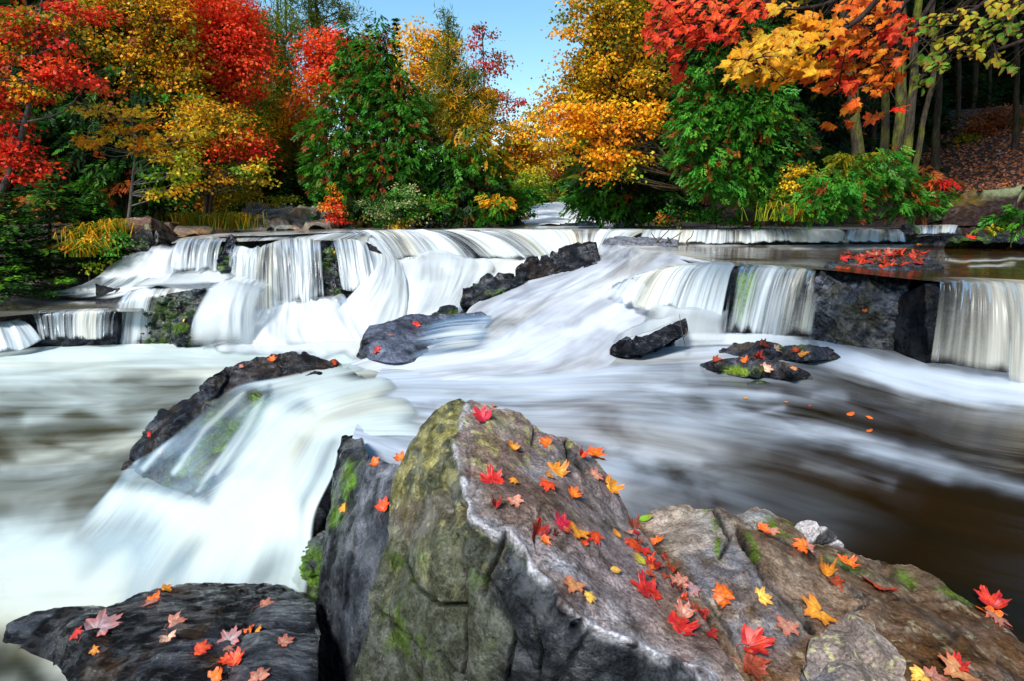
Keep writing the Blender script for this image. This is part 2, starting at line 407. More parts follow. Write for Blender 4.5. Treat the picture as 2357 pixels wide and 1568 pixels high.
M_ROCK = rock_mat('wet_dark_rock', None, (0.08, 0.4), 0.5, 1.2, 1.0, 0.75, coat=0.5, specks=0.25)
M_ROCKFAR = rock_mat('wet_ledge_rock', None, (0.2, 0.55), 0.5, 0.7, 0.8, 0.6)
M_SCHIST = rock_mat('layered_wet_rock', None, (0.06, 0.3), 0.7, 1.3, 1.0, 0.8, coat=0.9, aniso=((1.0, 3.2, 2.2), (0.0, 0, 0.5)))
M_FORE = rock_mat('foreground_rock', None, (0.14, 0.5), 0.5, 2.2, 1.0, 0.6, coat=0.7, specks=0.30)
M_DRY = rock_mat('dry_boulder', None, (0.45, 0.8), 0.4, 2.0, 0.7, 0.3, specks=0.3)

BLACK = np.array([0.004, 0.0045, 0.006]); SLATE = np.array([0.024, 0.028, 0.040]); MOSS = np.array([0.055, 0.105, 0.012]); BROWN = np.array([0.030, 0.017, 0.008])
def colmix(c, t, m): return c + (t - c) * np.asarray(m)[..., None]
def dark_paint(moss=0.25, slate=0.4, seed=0, sc=3.0, mosspoly=None):
    def f(G, X, Y, N):
        n = fbm(G * sc, 4, seed); n2 = fbm(G * sc * 2.3, 4, seed + 5)
        c = np.broadcast_to(BLACK, G.shape).copy()
        c = colmix(c, SLATE, np.clip(slate + n * 0.8, 0, 1) * 0.9)
        c = colmix(c, BROWN, sstep(0.15, 0.4, n2) * 0.5)
        mm = sstep(0.5 - moss, 0.75 - moss, n2 * 0.5 + 0.5 - 0.25 + 0.25 * n) * (moss > 0)
        if mosspoly is not None: mm = mm * softpoly(X, Y, mosspoly, 18)
        return colmix(c, MOSS * 0.8, mm)
    return f
def chunk(amp=0.05, sc=3.0, seed=0, fine=0.012, aniso=(1, 1, 1.6)):
    def f(G, X, Y, N):
        P = G * np.array(aniso) * sc
        P = P + 0.35 * fbm(P * 0.9, 2, seed + 3)[..., None]
        f1, f2, cid = voro(P, seed)
        e = sstep(0.0, 0.16, f2 - f1)
        return amp * (cid - 0.5) * e * 1.1 - amp * 0.5 * (1 - e) + amp * 0.6 * fbm(G * sc * 0.6, 3, seed) + fine * fbm(G * sc * 5, 4, seed + 9) * 1.5
    return f
def rock(name, label, top, bot, ctrl, mat=None, cat='rock', step=4.0, disp=None, paint=None, back=0.4, drop=0.3, seed=0, surf=True, jag=3.0, group=None, kind=None):
    V, F, c = relief(top, bot, ctrl, step, disp if disp is not None else chunk(0.05, 3, seed), back, drop, paint if paint is not None else dark_paint(seed=seed), seed=seed, surf=surf, jag=jag)
    me = newmesh(name, V, F, mat or M_ROCK, attrs={'col': c})
    o = link(name, me, label=label, category=cat)
    if kind: o['kind'] = kind; del o['category']; del o['label']
    if group: o['group'] = group
    return o

# ------------------------------------------------------------------ bedrock behind the falls
rock('bedrock', '', [(215, 640), (300, 588), (380, 562), (430, 556), (480, 552), (530, 545), (700, 541), (800, 541), (870, 568), (900, 605), (1000, 592), (1130, 605), (1190, 645)],
     [(215, 812), (600, 815), (900, 830), (1190, 800)],
     [(220, 640, 8.0), (300, 590, 8.4), (430, 556, 8.65), (620, 548, 8.9), (800, 541, 9.3), (880, 570, 9.2), (430, 625, 8.3), (600, 600, 8.65), (760, 580, 8.9), (700, 700, 8.4), (600, 720, 8.25),
      (790, 690, 8.45), (450, 650, 8.1), (330, 672, 7.75), (470, 672, 7.8), (320, 790, 7.55), (600, 790, 7.7), (860, 790, 7.8), (1000, 720, 8.2), (1000, 605, 9.2), (1130, 610, 9.3), (1130, 720, 8.4), (450, 795, 7.6)],
     M_ROCKFAR, kind='structure', disp=chunk(0.13, 2.2, 4, 0.02, (1, 1, 0.7)), paint=dark_paint(0.22, 0.35, 4), back=1.5, drop=0.6, seed=4, jag=5)
rock('bedrock', '', [(780, 536), (1000, 534), (1350, 534), (1600, 533), (1940, 532), (2075, 528), (2210, 524)], [(780, 612), (1000, 612), (1380, 600), (1400, 572), (1800, 566), (2210, 562)],
     [(780, 536, 9.85), (1350, 534, 9.95), (1940, 532, 10.1), (2200, 524, 10.2), (780, 612, 9.75), (1380, 600, 9.8), (2200, 560, 10.0)], M_ROCKFAR, kind='structure', disp=chunk(0.05, 3.0, 8), paint=dark_paint(0.1, 0.25, 8), back=1.2, drop=0.6, seed=8, jag=1.5, surf=False)
rock('bedrock', '', [(1370, 680), (1440, 642), (1500, 626), (1560, 616), (1640, 612), (1700, 613), (1800, 616), (1900, 622)], [(1370, 720), (1500, 760), (1700, 790), (1900, 800)],
     [(1370, 680, 6.7), (1500, 630, 6.15), (1700, 613, 6.05), (1900, 622, 5.9), (1500, 700, 6.1), (1700, 780, 5.85), (1900, 790, 5.75)], M_ROCKFAR, kind='structure', disp=chunk(0.07, 3.0, 9), paint=lambda G, X, Y, N: colmix(dark_paint(0.12, 0.15, 9)(G, X, Y, N), np.array([0.22, 0.42, 0.01]), softpoly(X + 8 * fbm(G * 9, 3, 2), Y, [(1700, 630), (1742, 625), (1732, 690), (1716, 745), (1694, 740)], 9)), back=0.8, drop=0.5, seed=9, jag=3, surf=False)
rock('bedrock', '', [(2130, 652), (2200, 650), (2420, 660)], [(2130, 850), (2420, 890)], [(2130, 652, 4.85), (2420, 660, 4.7), (2130, 850, 4.75), (2420, 890, 4.6)],
     M_ROCKFAR, kind='structure', disp=chunk(0.05, 3.0, 10), paint=dark_paint(0, 0.25, 10), back=0.8, drop=0.5, seed=10, jag=2, surf=False)
rock('bedrock', '', [(-40, 745), (40, 738), (80, 722), (270, 718)], [(-40, 830), (270, 800)], [(-40, 745, 7.2), (270, 718, 7.35), (-40, 830, 7.0), (270, 800, 7.3)],
     M_ROCKFAR, kind='structure', disp=chunk(0.05, 3.0, 11), paint=dark_paint(0, 0.2, 11), back=0.8, drop=0.5, seed=11, jag=2, surf=False)

# ------------------------------------------------------------------ water: pools
def strokes(base, L):
    def f(x, y, G, U, V):
        j = 14 * fbm(np.stack([x / 60, y / 40, x * 0], -1), 3, 2); j2 = 10 * fbm(np.stack([x / 60, y / 30, x * 0 + 7], -1), 3, 5)
        b = base(x, y) if callable(base) else np.full(x.shape, float(base))
        for poly, wd, val, a in L:
            d = pdist(x + j, y + j2, poly); wgt = np.exp(-(d / wd) ** 2) * a; b = b * (1 - wgt) + val * wgt
        return np.clip(b, 0, 1)
    return f
def undul(a, sc=2.0, seed=0):
    return lambda G, U, V, N: a * fbm(np.stack([U * sc * 1.6, V * sc * 0.5, U * 0], -1), 3, seed)

ZU, ZS, ZM, ZL, ZP = -0.36, -0.58, -1.3, -1.75, -1.27
# upper pool: from the far bank to the lip
ul = [(395, 560, 8.55), (430, 552, 8.5), (480, 548, 8.55), (530, 543, 8.6), (620, 541, 8.75), (700, 537, 8.9), (790, 533, 9.3), (850, 531, 9.6), (1000, 530, 9.75), (1350, 529, 9.85), (1500, 530, 9.9), (1930, 528, 9.95), (2200, 519, 10.3), (2420, 517, 10.3)]
G, UV, fo = loft([[(350, 519, ZU), (1000, 519, ZU), (1600, 519, ZU), (2450, 516, ZU)], [(380, 527, ZU), (1000, 524, ZU), (1600, 524, ZU), (2450, 517, ZU)], ul], 260, 40, disp=undul(0.006),
    foamfn=strokes(lambda x, y: 0.10 + 0.35 * sstep(527, 531, y) * (x < 1500) + 0.1 * (x > 1500), [([(400, 545), (780, 535)], 14, 0.5, 1), ([(560, 530), (760, 527)], 5, 0.02, 0.8), ([(900, 531), (1500, 530)], 3, 0.9, 1), ([(1240, 521), (1400, 521)], 3, 0.8, 0.8)]))
UV = UV[..., ::1]
loft_obj('river_water', G, UV, fo, M_UP, kind='structure')
# far upstream cascade
G, UV, fo = loft([[(1238, 466, 27.0), (1312, 466, 27.0)], [(1225, 478, 24.0), (1325, 478, 24)], [(1205, 495, 19.5), (1345, 497, 19.0)], [(1175, 513, 15.5), (1395, 511, 15.2)], [(1150, 522, 14.0), (1420, 522, 14.0)]], 60, 90,
    disp=lambda G, U, V, N: 0.10 * ridge(np.stack([U * 0.5, V * 2.0, U * 0], -1), 3, 5) + 0.05 * fbm(np.stack([U * 2, V * 1.2, U * 0], -1), 3, 6), foamfn=lambda x, y, G, U, V: 0.92 + 0.25 * fbm(np.stack([U * 1.5, V * 3, U * 0], -1), 3, 8))
loft_obj('river_water', G, UV, fo, water_mat('distant_white_water', 2.2, 1.6, 0.6, False, foamcol=(0.679, 0.696, 0.713), foamcol2=(0.609, 0.626, 0.652), dark=(0.05, 0.045, 0.04)), kind='structure')
# shelf pool on the right
G, UV, fo = loft([[(2480, 556, ZS), (2470, 600, ZS), (2430, 655, ZS - 0.01)], [(2200, 557, ZS), (2170, 600, ZS), (2150, 647, ZS - 0.01)], [(1930, 558, ZS), (1900, 590, ZS), (1890, 620, ZS - 0.01)],
    [(1700, 558, ZS), (1680, 585, ZS), (1680, 611, ZS - 0.01)], [(1400, 557, 9.65), (1500, 579, ZS), (1610, 607, ZS - 0.006)]], 60, 260, disp=undul(0.006),
    foamfn=strokes(0.0, [([(1360, 566), (1560, 560), (1960, 559)], 7, 1.0, 1.0), ([(1960, 559), (2100, 560)], 9, 0.7, 1.0), ([(1400, 570), (1500, 580), (1620, 603)], 16, 0.55, 1.0), ([(1560, 605), (1900, 612)], 8, 0.15, 1), ([(2180, 597), (2356, 598)], 3, 0.6, 1), ([(2230, 612), (2330, 609)], 3, 0.6, 0.8), ([(2080, 556), (2180, 556)], 5, 0.6, 0.8)]))
loft_obj('river_water', G, UV, fo, water_mat('shelf_water', 14, 0.5, 0.7, False, foamcol=(0.479, 0.505, 0.522), foamcol2=(0.435, 0.392, 0.261), dark=(0.016, 0.013, 0.003), dark2=(0.045, 0.016, 0.003), rough=0.1), surf=True, kind='structure')
# sloping stream in the middle
def slope_disp(G, U, V, N):
    return sstep(0, 0.22, 1 - np.linspace(0, 1, U.shape[1])[None]) * sstep(0, 0.12, 1 - np.linspace(0, 1, U.shape[0])[:, None]) * (0.035 * fbm(np.stack([U * 1.3, V * 0.8, U * 0], -1), 3, 21) + 0.018 * ridge(np.stack([U * 4.5, V * 0.9, U * 0 + 3], -1), 3, 22))
G, UV, fo = loft([[(1385, 556, 9.7), (1500, 578, -0.57), (1650, 604, -0.575)], [(1365, 590, -0.66), (1440, 625, -0.70), (1560, 660, -0.80)], [(1280, 628, -0.80), (1380, 665, -0.88), (1560, 730, -1.12)],
    [(1190, 652, -0.92), (1310, 705, -1.02), (1480, 790, -1.30)], [(1090, 700, -1.06), (1220, 765, -1.16), (1390, 850, -1.306)], [(1030, 770, -1.19), (1120, 815, -1.25), (1250, 880, -1.312)], [(800, 838, -1.29), (880, 860, -1.312), (1000, 900, -1.32)]], 110, 220, disp=slope_disp,
    foamfn=strokes(0.66, [([(1400, 560), (1500, 580), (1640, 606)], 12, 0.5, 0.9), ([(1290, 650), (1130, 730)], 28, 0.42, 0.9), ([(1400, 600), (1560, 600)], 22, 0.48, 0.9), ([(1640, 640), (1500, 690), (1400, 740), (1250, 770), (1100, 810), (900, 850)], 34, 0.95, 0.95), ([(1480, 650), (1560, 655)], 20, 0.85, 0.8), ([(1350, 830), (1480, 800)], 24, 0.75, 0.8), ([(1100, 790), (860, 840)], 20, 0.9, 0.8), ([(1210, 760), (1330, 740)], 12, 0.6, 0.7), ([(1380, 640), (1200, 690)], 8, 0.85, 0.6), ([(1480, 800), (1390, 850), (1250, 878), (1000, 898), (880, 865), (810, 845)], 26, 0.80, 0.95)]))
loft_obj('river_water', G, UV, fo, water_mat('sloping_stream_water', 8, 0.45, 0.8, False, foamcol=(0.470, 0.513, 0.583), foamcol2=(0.522, 0.522, 0.487), dark=(0.05, 0.055, 0.065), rough=0.2), surf=True, kind='structure')
# middle pool
mp = strokes(lambda x, y: np.interp(x + 0.35 * (y - 1000), [900, 1250, 1600, 1850, 2200], [0.72, 0.62, 0.36, 0.10, 0.0]) * np.interp(y, [900, 1050, 1200, 1300], [1, 0.85, 0.35, 0.0]), [
    ([(2450, 900), (2250, 885), (2050, 855), (1900, 815), (1800, 790), (1650, 795)], 34, 1.0, 1.0), ([(2450, 930), (2250, 915), (2080, 885)], 30, 0.95, 0.9),
    ([(2380, 975), (2150, 955), (1950, 940)], 22, 0.12, 0.9), ([(1800, 830), (1600, 815), (1450, 835)], 22, 0.72, 0.9), ([(1950, 960), (2300, 1060)], 45, 0.03, 0.85), ([(1600, 905), (1850, 905)], 24, 0.22, 0.8),
    ([(1560, 950), (1700, 960), (1800, 975), (1960, 1015), (2080, 1050), (2180, 1085)], 20, 0.50, 0.9), ([(1500, 950), (1620, 960)], 20, 0.4, 0.7), ([(2080, 1060), (2250, 1100), (2600, 1190)], 16, 0.26, 0.8), ([(1850, 1070), (2050, 1115)], 14, 0.26, 0.8), ([(1660, 965), (1800, 945)], 8, 0.65, 0.7),
    ([(1640, 890), (1780, 908)], 14, 0.5, 0.7), ([(1870, 912), (1940, 914)], 10, 0.4, 0.7),
    ([(1240, 950), (1420, 1020), (1500, 1060)], 22, 0.68, 0.8), ([(1330, 1000), (1600, 1060)], 16, 0.6, 0.6), ([(1480, 1120), (1700, 1180)], 40, 0.14, 0.8), ([(1700, 1050), (1900, 1200)], 50, 0.06, 0.6),
    ([(830, 900), (1000, 870), (1300, 860)], 24, 0.72, 0.7), ([(1000, 940), (860, 975)], 12, 0.32, 0.8), ([(1150, 900), (1000, 925)], 7, 0.35, 0.7), ([(1040, 910), (1300, 900)], 12, 0.66, 0.7), ([(1480, 800), (1390, 850), (1250, 878), (1000, 898), (880, 865), (810, 845)], 26, 0.80, 0.95)])
G, UV, fo = loft([[(2700, 870, ZM), (2700, 1050, ZM), (2700, 1300, ZM), (2700, 1750, ZM)], [(2250, 850, ZM), (2230, 1000, ZM), (2200, 1180, ZM), (2100, 1700, ZM)], [(1850, 760, ZM), (1840, 900, ZM), (1780, 1060, ZM), (1650, 1450, ZM)],
    [(1500, 780, ZM), (1480, 880, ZM), (1440, 1000, ZM), (1350, 1300, ZM)], [(1200, 810, ZM), (1150, 890, ZM), (1120, 980, ZM), (1050, 1150, ZM)], [(980, 838, ZM), (950, 890, ZM), (930, 960, ZM), (880, 1080, ZM)], [(880, 848, ZM), (850, 890, ZM), (830, 950, ZM), (800, 1040, ZM)]], 190, 250, disp=undul(0.008, 1.5), foamfn=mp)
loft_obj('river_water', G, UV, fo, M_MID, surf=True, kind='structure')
# left pool
lp = strokes(lambda x, y: np.interp(y + 0.12 * (x - 300), [790, 850, 900, 960, 1060, 1150, 1230, 1330], [0.95, 0.66, 0.34, 0.08, 0.16, 0.08, 0.66, 0.97]), [
    ([(0, 820), (300, 800), (850, 815)], 24, 1.0, 1.0), ([(850, 830), (640, 850), (480, 880)], 26, 0.95, 0.9), ([(0, 850), (250, 870)], 16, 0.75, 0.8), ([(0, 905), (160, 890), (330, 880)], 14, 0.30, 0.9), ([(330, 905), (420, 925)], 22, 0.22, 0.85),
    ([(60, 960), (180, 935), (260, 950)], 16, 0.68, 0.9), ([(270, 960), (430, 975), (350, 1000)], 22, 0.25, 0.8), ([(60, 1060), (250, 1020), (420, 960), (560, 900)], 20, 0.72, 0.85), ([(0, 1080), (150, 1075), (300, 1010)], 14, 0.62, 0.7),
    ([(0, 1130), (200, 1120), (330, 1110)], 26, 0.16, 0.8), ([(40, 1170), (180, 1180)], 20, 0.25, 0.7), ([(300, 1095), (430, 1135), (520, 1180)], 16, 0.8, 0.7), ([(720, 1150), (560, 1230), (380, 1290), (100, 1330)], 60, 1.0, 0.95), ([(330, 1180), (450, 1165)], 14, 0.35, 0.8),
    ([(0, 1300), (300, 1260), (600, 1280)], 70, 1.0, 0.9), ([(0, 1400), (300, 1360)], 25, 0.85, 0.8), ([(-60, 1540), (40, 1530), (150, 1640)], 75, 0.0, 1.0)])
G, UV, fo = loft([[(980, 788, ZL), (800, 1000, ZL), (760, 1250, ZL), (800, 1700, ZL)], [(600, 788, ZL), (500, 950, ZL), (440, 1130, ZL), (420, 1700, ZL)], [(250, 786, ZL), (190, 960, ZL), (130, 1150, ZL), (0, 1700, ZL)], [(-200, 786, ZL), (-240, 960, ZL), (-340, 1200, ZL), (-600, 1700, ZL)]], 180, 180, disp=undul(0.012, 1.5, 3), foamfn=lp)
loft_obj('river_water', G, UV, fo, M_POOL, kind='structure')
# small pool above the little ledge at the left
G, UV, fo = loft([[(330, 655, ZP), (330, 700, ZP), (320, 716, ZP)], [(150, 650, ZP), (150, 690, ZP), (130, 718, ZP)], [(-150, 650, ZP), (-150, 700, ZP), (-150, 742, ZP)]], 60, 100, disp=undul(0.005),
    foamfn=strokes(0.1, [([(-50, 665), (120, 660), (330, 655)], 10, 1.0, 1.0), ([(0, 697), (160, 690), (300, 686)], 5, 0.75, 0.9), ([(-20, 715), (150, 712)], 4, 0.05, 1)]))
loft_obj('river_water', G, UV, fo, M_UP, kind='structure')

# ------------------------------------------------------------------ water: veils and foam
def veil(tops, bots, nu, nv=34, bow=1.0, foam=0.7, rib=0.02, su=9.0, mat=None, seed=0, fade=0.25, fn=None, over=0.12, name='waterfall'):
    T = cr(np.array([at(*p) for p in tops]), nu); B = cr(np.array([at(*p) for p in bots]), nu)
    rows = [T + np.array([0, over * 1.0, 0.01]), T + np.array([0, over * 0.5, 0.008])]
    for k in range(nv):
        tau = k / (nv - 1); h = tau ** bow; v = tau ** 1.75
        P = T.copy(); P[:, :2] += (B - T)[:, :2] * h; P[:, 2] += (B - T)[:, 2] * v; rows.append(P)
    G = np.array(rows); du = np.linalg.norm(np.diff(G[2], axis=0), axis=-1); u = np.concatenate([[0], np.cumsum(du)])
    U = np.repeat(u[None], len(rows), 0); V = np.concatenate([[0], np.cumsum(np.linalg.norm(np.diff(G, axis=0), axis=-1).mean(1))])[:, None] * np.ones((1, nu))
    N = gnormal(G); t = np.linspace(0, 1, len(rows))[:, None]
    d = rib * ridge(np.stack([U * su, V * 0.5, U * 0 + seed], -1) + 0.5 * fbm(np.stack([U * 1.2, V * 1.5, U * 0], -1), 2, seed)[..., None], 3, seed) + rib * 0.8 * fbm(np.stack([U * su * 3, V * 0.7, U * 0], -1), 2, seed + 2) + rib * 1.5 * fbm(np.stack([U * su * 0.2, V * 0.4, U * 0], -1), 2, seed + 4)
    G = G + N * (d * sstep(0, 0.15, t))[..., None]
    x, y = proj(G); f = foam - 0.06 + 0 * x + fade * 0.7 * sstep(0.4, 1.0, t) - 0.10 * (1 - sstep(0, 0.12, t)) + 0.75 * fbm(np.stack([U * su * 0.3, V * 0.35, U * 0 + 3], -1), 3, seed + 6)
    if fn is not None: f = fn(f, x, y, t)
    edge = np.minimum(np.arange(nu), nu - 1 - np.arange(nu)) / 5.0; f = f * sstep(0, 1, np.clip(edge, 0, 1)[None] + 0.4 * vnoise(np.stack([U * su, V * 2, U * 0 + 8], -1), seed) * (edge < 3)[None])
    f = f * sstep(1.0, 0.93, t + 0.06 * vnoise(np.stack([U * su * 1.2, V * 0, U * 0], -1), seed + 8))
    o = loft_obj(name, G, np.stack([U, V], -1), np.clip(f, 0, 1), mat or M_FALL, kind='structure'); return o
def mound(rows, nu, nv, foam, disp=0.03, mat=None, seed=0, fn=None, soft=True, name='waterfall', edge=None, taper=True):
    if edge is None: edge = (0.20 * nu, 0.20 * nu, 0.16 * nv, 0.22 * nv)
    tap = sstep(0, 0.3, 1 - np.linspace(0, 1, nv))[:, None] if taper else 1.0
    G, UV, fo = loft(rows, nu, nv, foam, disp=lambda G, U, V, N: tap * disp * fbm(np.stack([U * 2.2, V * 1.2, U * 0 + seed], -1), 3, seed) + tap * disp * 0.35 * ridge(np.stack([U * 7, V * 0.8, U * 0], -1), 3, seed + 1))
    x, y = proj(G); f = foam + 0.42 * fbm(np.stack([UV[..., 0] * 3, UV[..., 1] * 0.8, x * 0 + seed], -1), 3, seed + 9)
    if fn is not None: f = fn(f, x, y)
    f = np.minimum(f, 1.0)
    a, b, c, d = edge; i = np.arange(nu); j = np.arange(nv)
    e = np.clip(i / max(a, 1e-3), 0, 1) * np.clip((nu - 1 - i) / max(b, 1e-3), 0, 1); e2 = np.clip(j / max(c, 1e-3), 0, 1) * np.clip((nv - 1 - j) / max(d, 1e-3), 0, 1)
    wn = 0.45 * vnoise(np.stack([UV[..., 0] * 7, UV[..., 1] * 1.2, x * 0 + 4], -1), seed + 5)
    f = f * sstep(0, 1, e[None] + wn * (4 * e * (1 - e))[None]) * sstep(0, 1, e2[:, None] + wn * (4 * e2 * (1 - e2))[:, None])
    for ax, k in ((0, 0), (0, -1), (1, 0), (1, -1)):
        if ax == 0: f[k] = 0
        else: f[:, k] = 0
    return loft_obj(name, G, UV, np.clip(f, 0, 1), mat or M_FALLSOFT, kind='structure')

# long straight ledge
def ledgefn(f, x, y, t): return f - 0.10 * sstep(1330, 1200, x) * sstep(1050, 1250, x)
veil([(785, 533, 9.35), (850, 531, 9.6), (1000, 530, 9.75), (1350, 529, 9.8), (1500, 531, 9.8)], [(850, 606, 9.3), (900, 596, 9.4), (1000, 600, 9.45), (1250, 592, 9.5), (1370, 578, 9.5), (1440, 560, 9.55)], 420, 26, 0.8, 0.66, 0.025, 9, seed=1, fn=ledgefn)
veil([(1480, 531, 9.85), (1700, 529, 9.9), (1935, 528, 9.95)], [(1470, 561, 9.6), (1700, 559, 9.65), (1960, 558, 9.7)], 300, 20, 0.8, 0.60, 0.02, 9, seed=2)
veil([(1945, 530, 9.95), (2075, 528, 10.0)], [(1930, 558, 9.6), (2085, 556, 9.6)], 90, 16, 0.8, 0.72, 0.02, 6, seed=3)
veil([(2085, 520, 10.1), (2210, 518, 10.3)], [(2090, 540, 9.8), (2200, 536, 10.0)], 90, 12, 0.8, 0.55, 0.02, 8, seed=4)
mound([[(1990, 545, 9.8), (2120, 540, 9.9), (2230, 536, 10.0)], [(1960, 558, -0.57), (2090, 556, -0.57), (2240, 548, -0.57)]], 70, 12, 0.6, 0.02, seed=31)
# three upper veils on the left
veil([(428, 553, 8.5), (455, 551, 8.5), (482, 553, 8.5)], [(392, 630, 8.0), (430, 628, 8.0), (468, 624, 8.05)], 90, 34, 0.6, 0.62, 0.03, 8, seed=5, fade=0.35)
veil([(484, 552, 8.5), (527, 548, 8.55)], [(448, 626, 8.0), (500, 624, 8.1)], 70, 34, 0.6, 0.74, 0.03, 7, seed=6)
veil([(532, 560, 8.45), (562, 573, 8.3), (600, 571, 8.3), (628, 560, 8.5), (652, 551, 8.65), (700, 548, 8.75), (738, 556, 8.75)], [(520, 645, 8.1), (550, 700, 7.95), (600, 720, 7.85), (650, 710, 7.95), (700, 705, 8.0), (748, 695, 8.1)], 260, 48, 0.75, 0.60, 0.035, 8, seed=7, fade=0.2)
veil([(760, 556, 8.8), (800, 552, 8.9), (835, 556, 9.0)], [(788, 665, 8.2), (820, 672, 8.15), (868, 668, 8.2)], 110, 40, 0.6, 0.48, 0.03, 8, seed=8)
# the sheet rounding over the lip
mound([[(420, 546, 8.62), (540, 540, 8.8), (700, 535, 9.1), (800, 532, 9.4), (860, 535, 9.6)], [(428, 552, 8.5), (540, 556, 8.5), (640, 552, 8.66), (740, 553, 8.77), (840, 556, 9.0)]], 160, 14, 0.42, 0.02, M_FALL, 12, edge=(3, 3, 3, 0.1))
# left spill and the tier below it
mound([[(290, 590, 8.35), (350, 566, 8.45), (432, 552, 8.5)], [(250, 606, 8.15), (330, 596, 8.2), (410, 590, 8.2)], [(215, 640, 7.9), (300, 635, 7.9), (400, 630, 7.95)], [(150, 664, 8.15), (240, 668, 8.0), (360, 660, 7.85)], [(0, 676, 8.3), (120, 682, 8.1), (260, 690, 7.7)]], 110, 60, 0.88, 0.04, seed=13)
mound([[(370, 622, 8.1), (530, 618, 8.2)], [(330, 640, 7.9), (560, 634, 8.0)], [(290, 662, 7.7), (420, 655, 7.75), (560, 648, 7.8)]], 90, 24, 0.85, 0.03, seed=14)
mound([[(300, 660, 7.72), (345, 664, 7.62), (480, 662, 7.66)], [(265, 700, 7.5), (330, 690, 7.5), (465, 680, 7.6)], [(245, 750, 7.4), (320, 745, 7.45), (440, 740, 7.5)], [(228, 800, 7.3), (318, 800, 7.36), (440, 800, 7.42)]], 110, 50, 0.5, 0.03, M_FALL, 15, fn=lambda f, x, y: f + 0.12 - 0.60 * sstep(325, 352, x) * sstep(672, 690, y))
mound([[(500, 640, 7.9), (560, 636, 7.95), (625, 650, 7.95)], [(470, 675, 7.55), (540, 655, 7.5), (610, 670, 7.6)], [(440, 735, 7.25), (520, 715, 7.15), (600, 730, 7.35)], [(425, 802, 7.1), (520, 802, 7.1), (600, 802, 7.3)]], 90, 60, 0.66, 0.04, M_FALLSOFT, 16)
mound([[(590, 700, 8.0), (680, 695, 8.05), (780, 680, 8.2)], [(560, 745, 7.7), (680, 725, 7.7), (800, 690, 7.9)], [(540, 775, 7.4), (680, 765, 7.4), (830, 760, 7.5)], [(520, 812, 7.2), (700, 815, 7.15), (880, 815, 7.3)]], 120, 50, 0.80, 0.08, seed=17)
mound([[(815, 541, 9.35), (860, 548, 9.3), (893, 575, 9.3)], [(850, 580, 8.9), (890, 590, 8.9), (925, 610, 9.0)], [(835, 640, 8.2), (885, 640, 8.3), (935, 650, 8.5)], [(770, 720, 7.75), (850, 715, 7.8), (935, 720, 8.0)], [(700, 815, 7.2), (800, 825, 7.1), (900, 815, 7.3)]], 90, 80, 0.97, 0.05, seed=18, edge=(6, 6, 3, 10))
mound([[(840, 602, 9.35), (1000, 596, 9.5), (1200, 592, 9.5), (1420, 570, 9.55)], [(880, 622, 9.2), (1000, 600, 9.3), (1190, 625, 9.1), (1360, 590, 9.0)], [(900, 640, 9.0), (1100, 640, 9.0), (1200, 655, 8.6), (1260, 640, 8.6)]], 150, 30, 0.93, 0.03, seed=19)
mound([[(905, 600, 9.2), (1020, 577, 9.3), (1135, 605, 9.25)], [(912, 620, 8.9), (1020, 596, 8.9), (1140, 632, 8.9)], [(895, 680, 8.4), (1010, 665, 8.4), (1090, 680, 8.5)], [(860, 760, 7.8), (960, 745, 7.8), (1060, 725, 8.0)], [(800, 835, 7.2), (880, 830, 7.3), (960, 790, 7.6)]], 120, 80, 0.86, 0.05, seed=20, fn=lambda f, x, y: f - 0.28 * np.exp(-((x - 985) / 40) ** 2) * sstep(600, 640, y) * sstep(745, 700, y) + 0.2 * sstep(690, 760, y))
mound([[(480, 790, 7.5), (700, 785, 7.5), (1000, 760, 7.7)], [(460, 810, -1.71), (700, 825, -1.71), (960, 830, -1.71)]], 80, 14, 1.0, 0.03, seed=23, edge=(14, 8, 4, 6))
mound([[(560, 690, 8.25), (760, 680, 8.35), (1000, 640, 8.8), (1140, 620, 9.1)], [(540, 740, 7.9), (760, 730, 8.0), (960, 720, 8.2), (1110, 700, 8.4)], [(470, 815, 7.3), (700, 815, 7.35), (880, 825, 7.4), (1000, 800, 7.7)]], 140, 60, 0.86, 0.03, seed=22)
mound([[(300, 640, 7.9), (450, 632, 8.1), (620, 640, 8.1)], [(420, 690, 7.75), (520, 690, 7.8), (640, 700, 8.0)], [(430, 800, 7.4), (520, 800, 7.45), (640, 800, 7.6)]], 90, 50, 0.6, 0.03, seed=37)
# little ledge at the far left
veil([(72, 720, 7.15), (150, 716, 7.15), (272, 714, 7.2)], [(88, 782, 7.05), (150, 781, 7.05), (262, 779, 7.1)], 170, 22, 0.8, 0.50, 0.02, 10, seed=24)
veil([(-60, 744, 7.0), (0, 744, 7.0), (42, 734, 7.1)], [(-60, 820, 6.6), (30, 812, 6.7), (98, 785, 7.0)], 100, 26, 0.7, 0.66, 0.02, 8, seed=25)
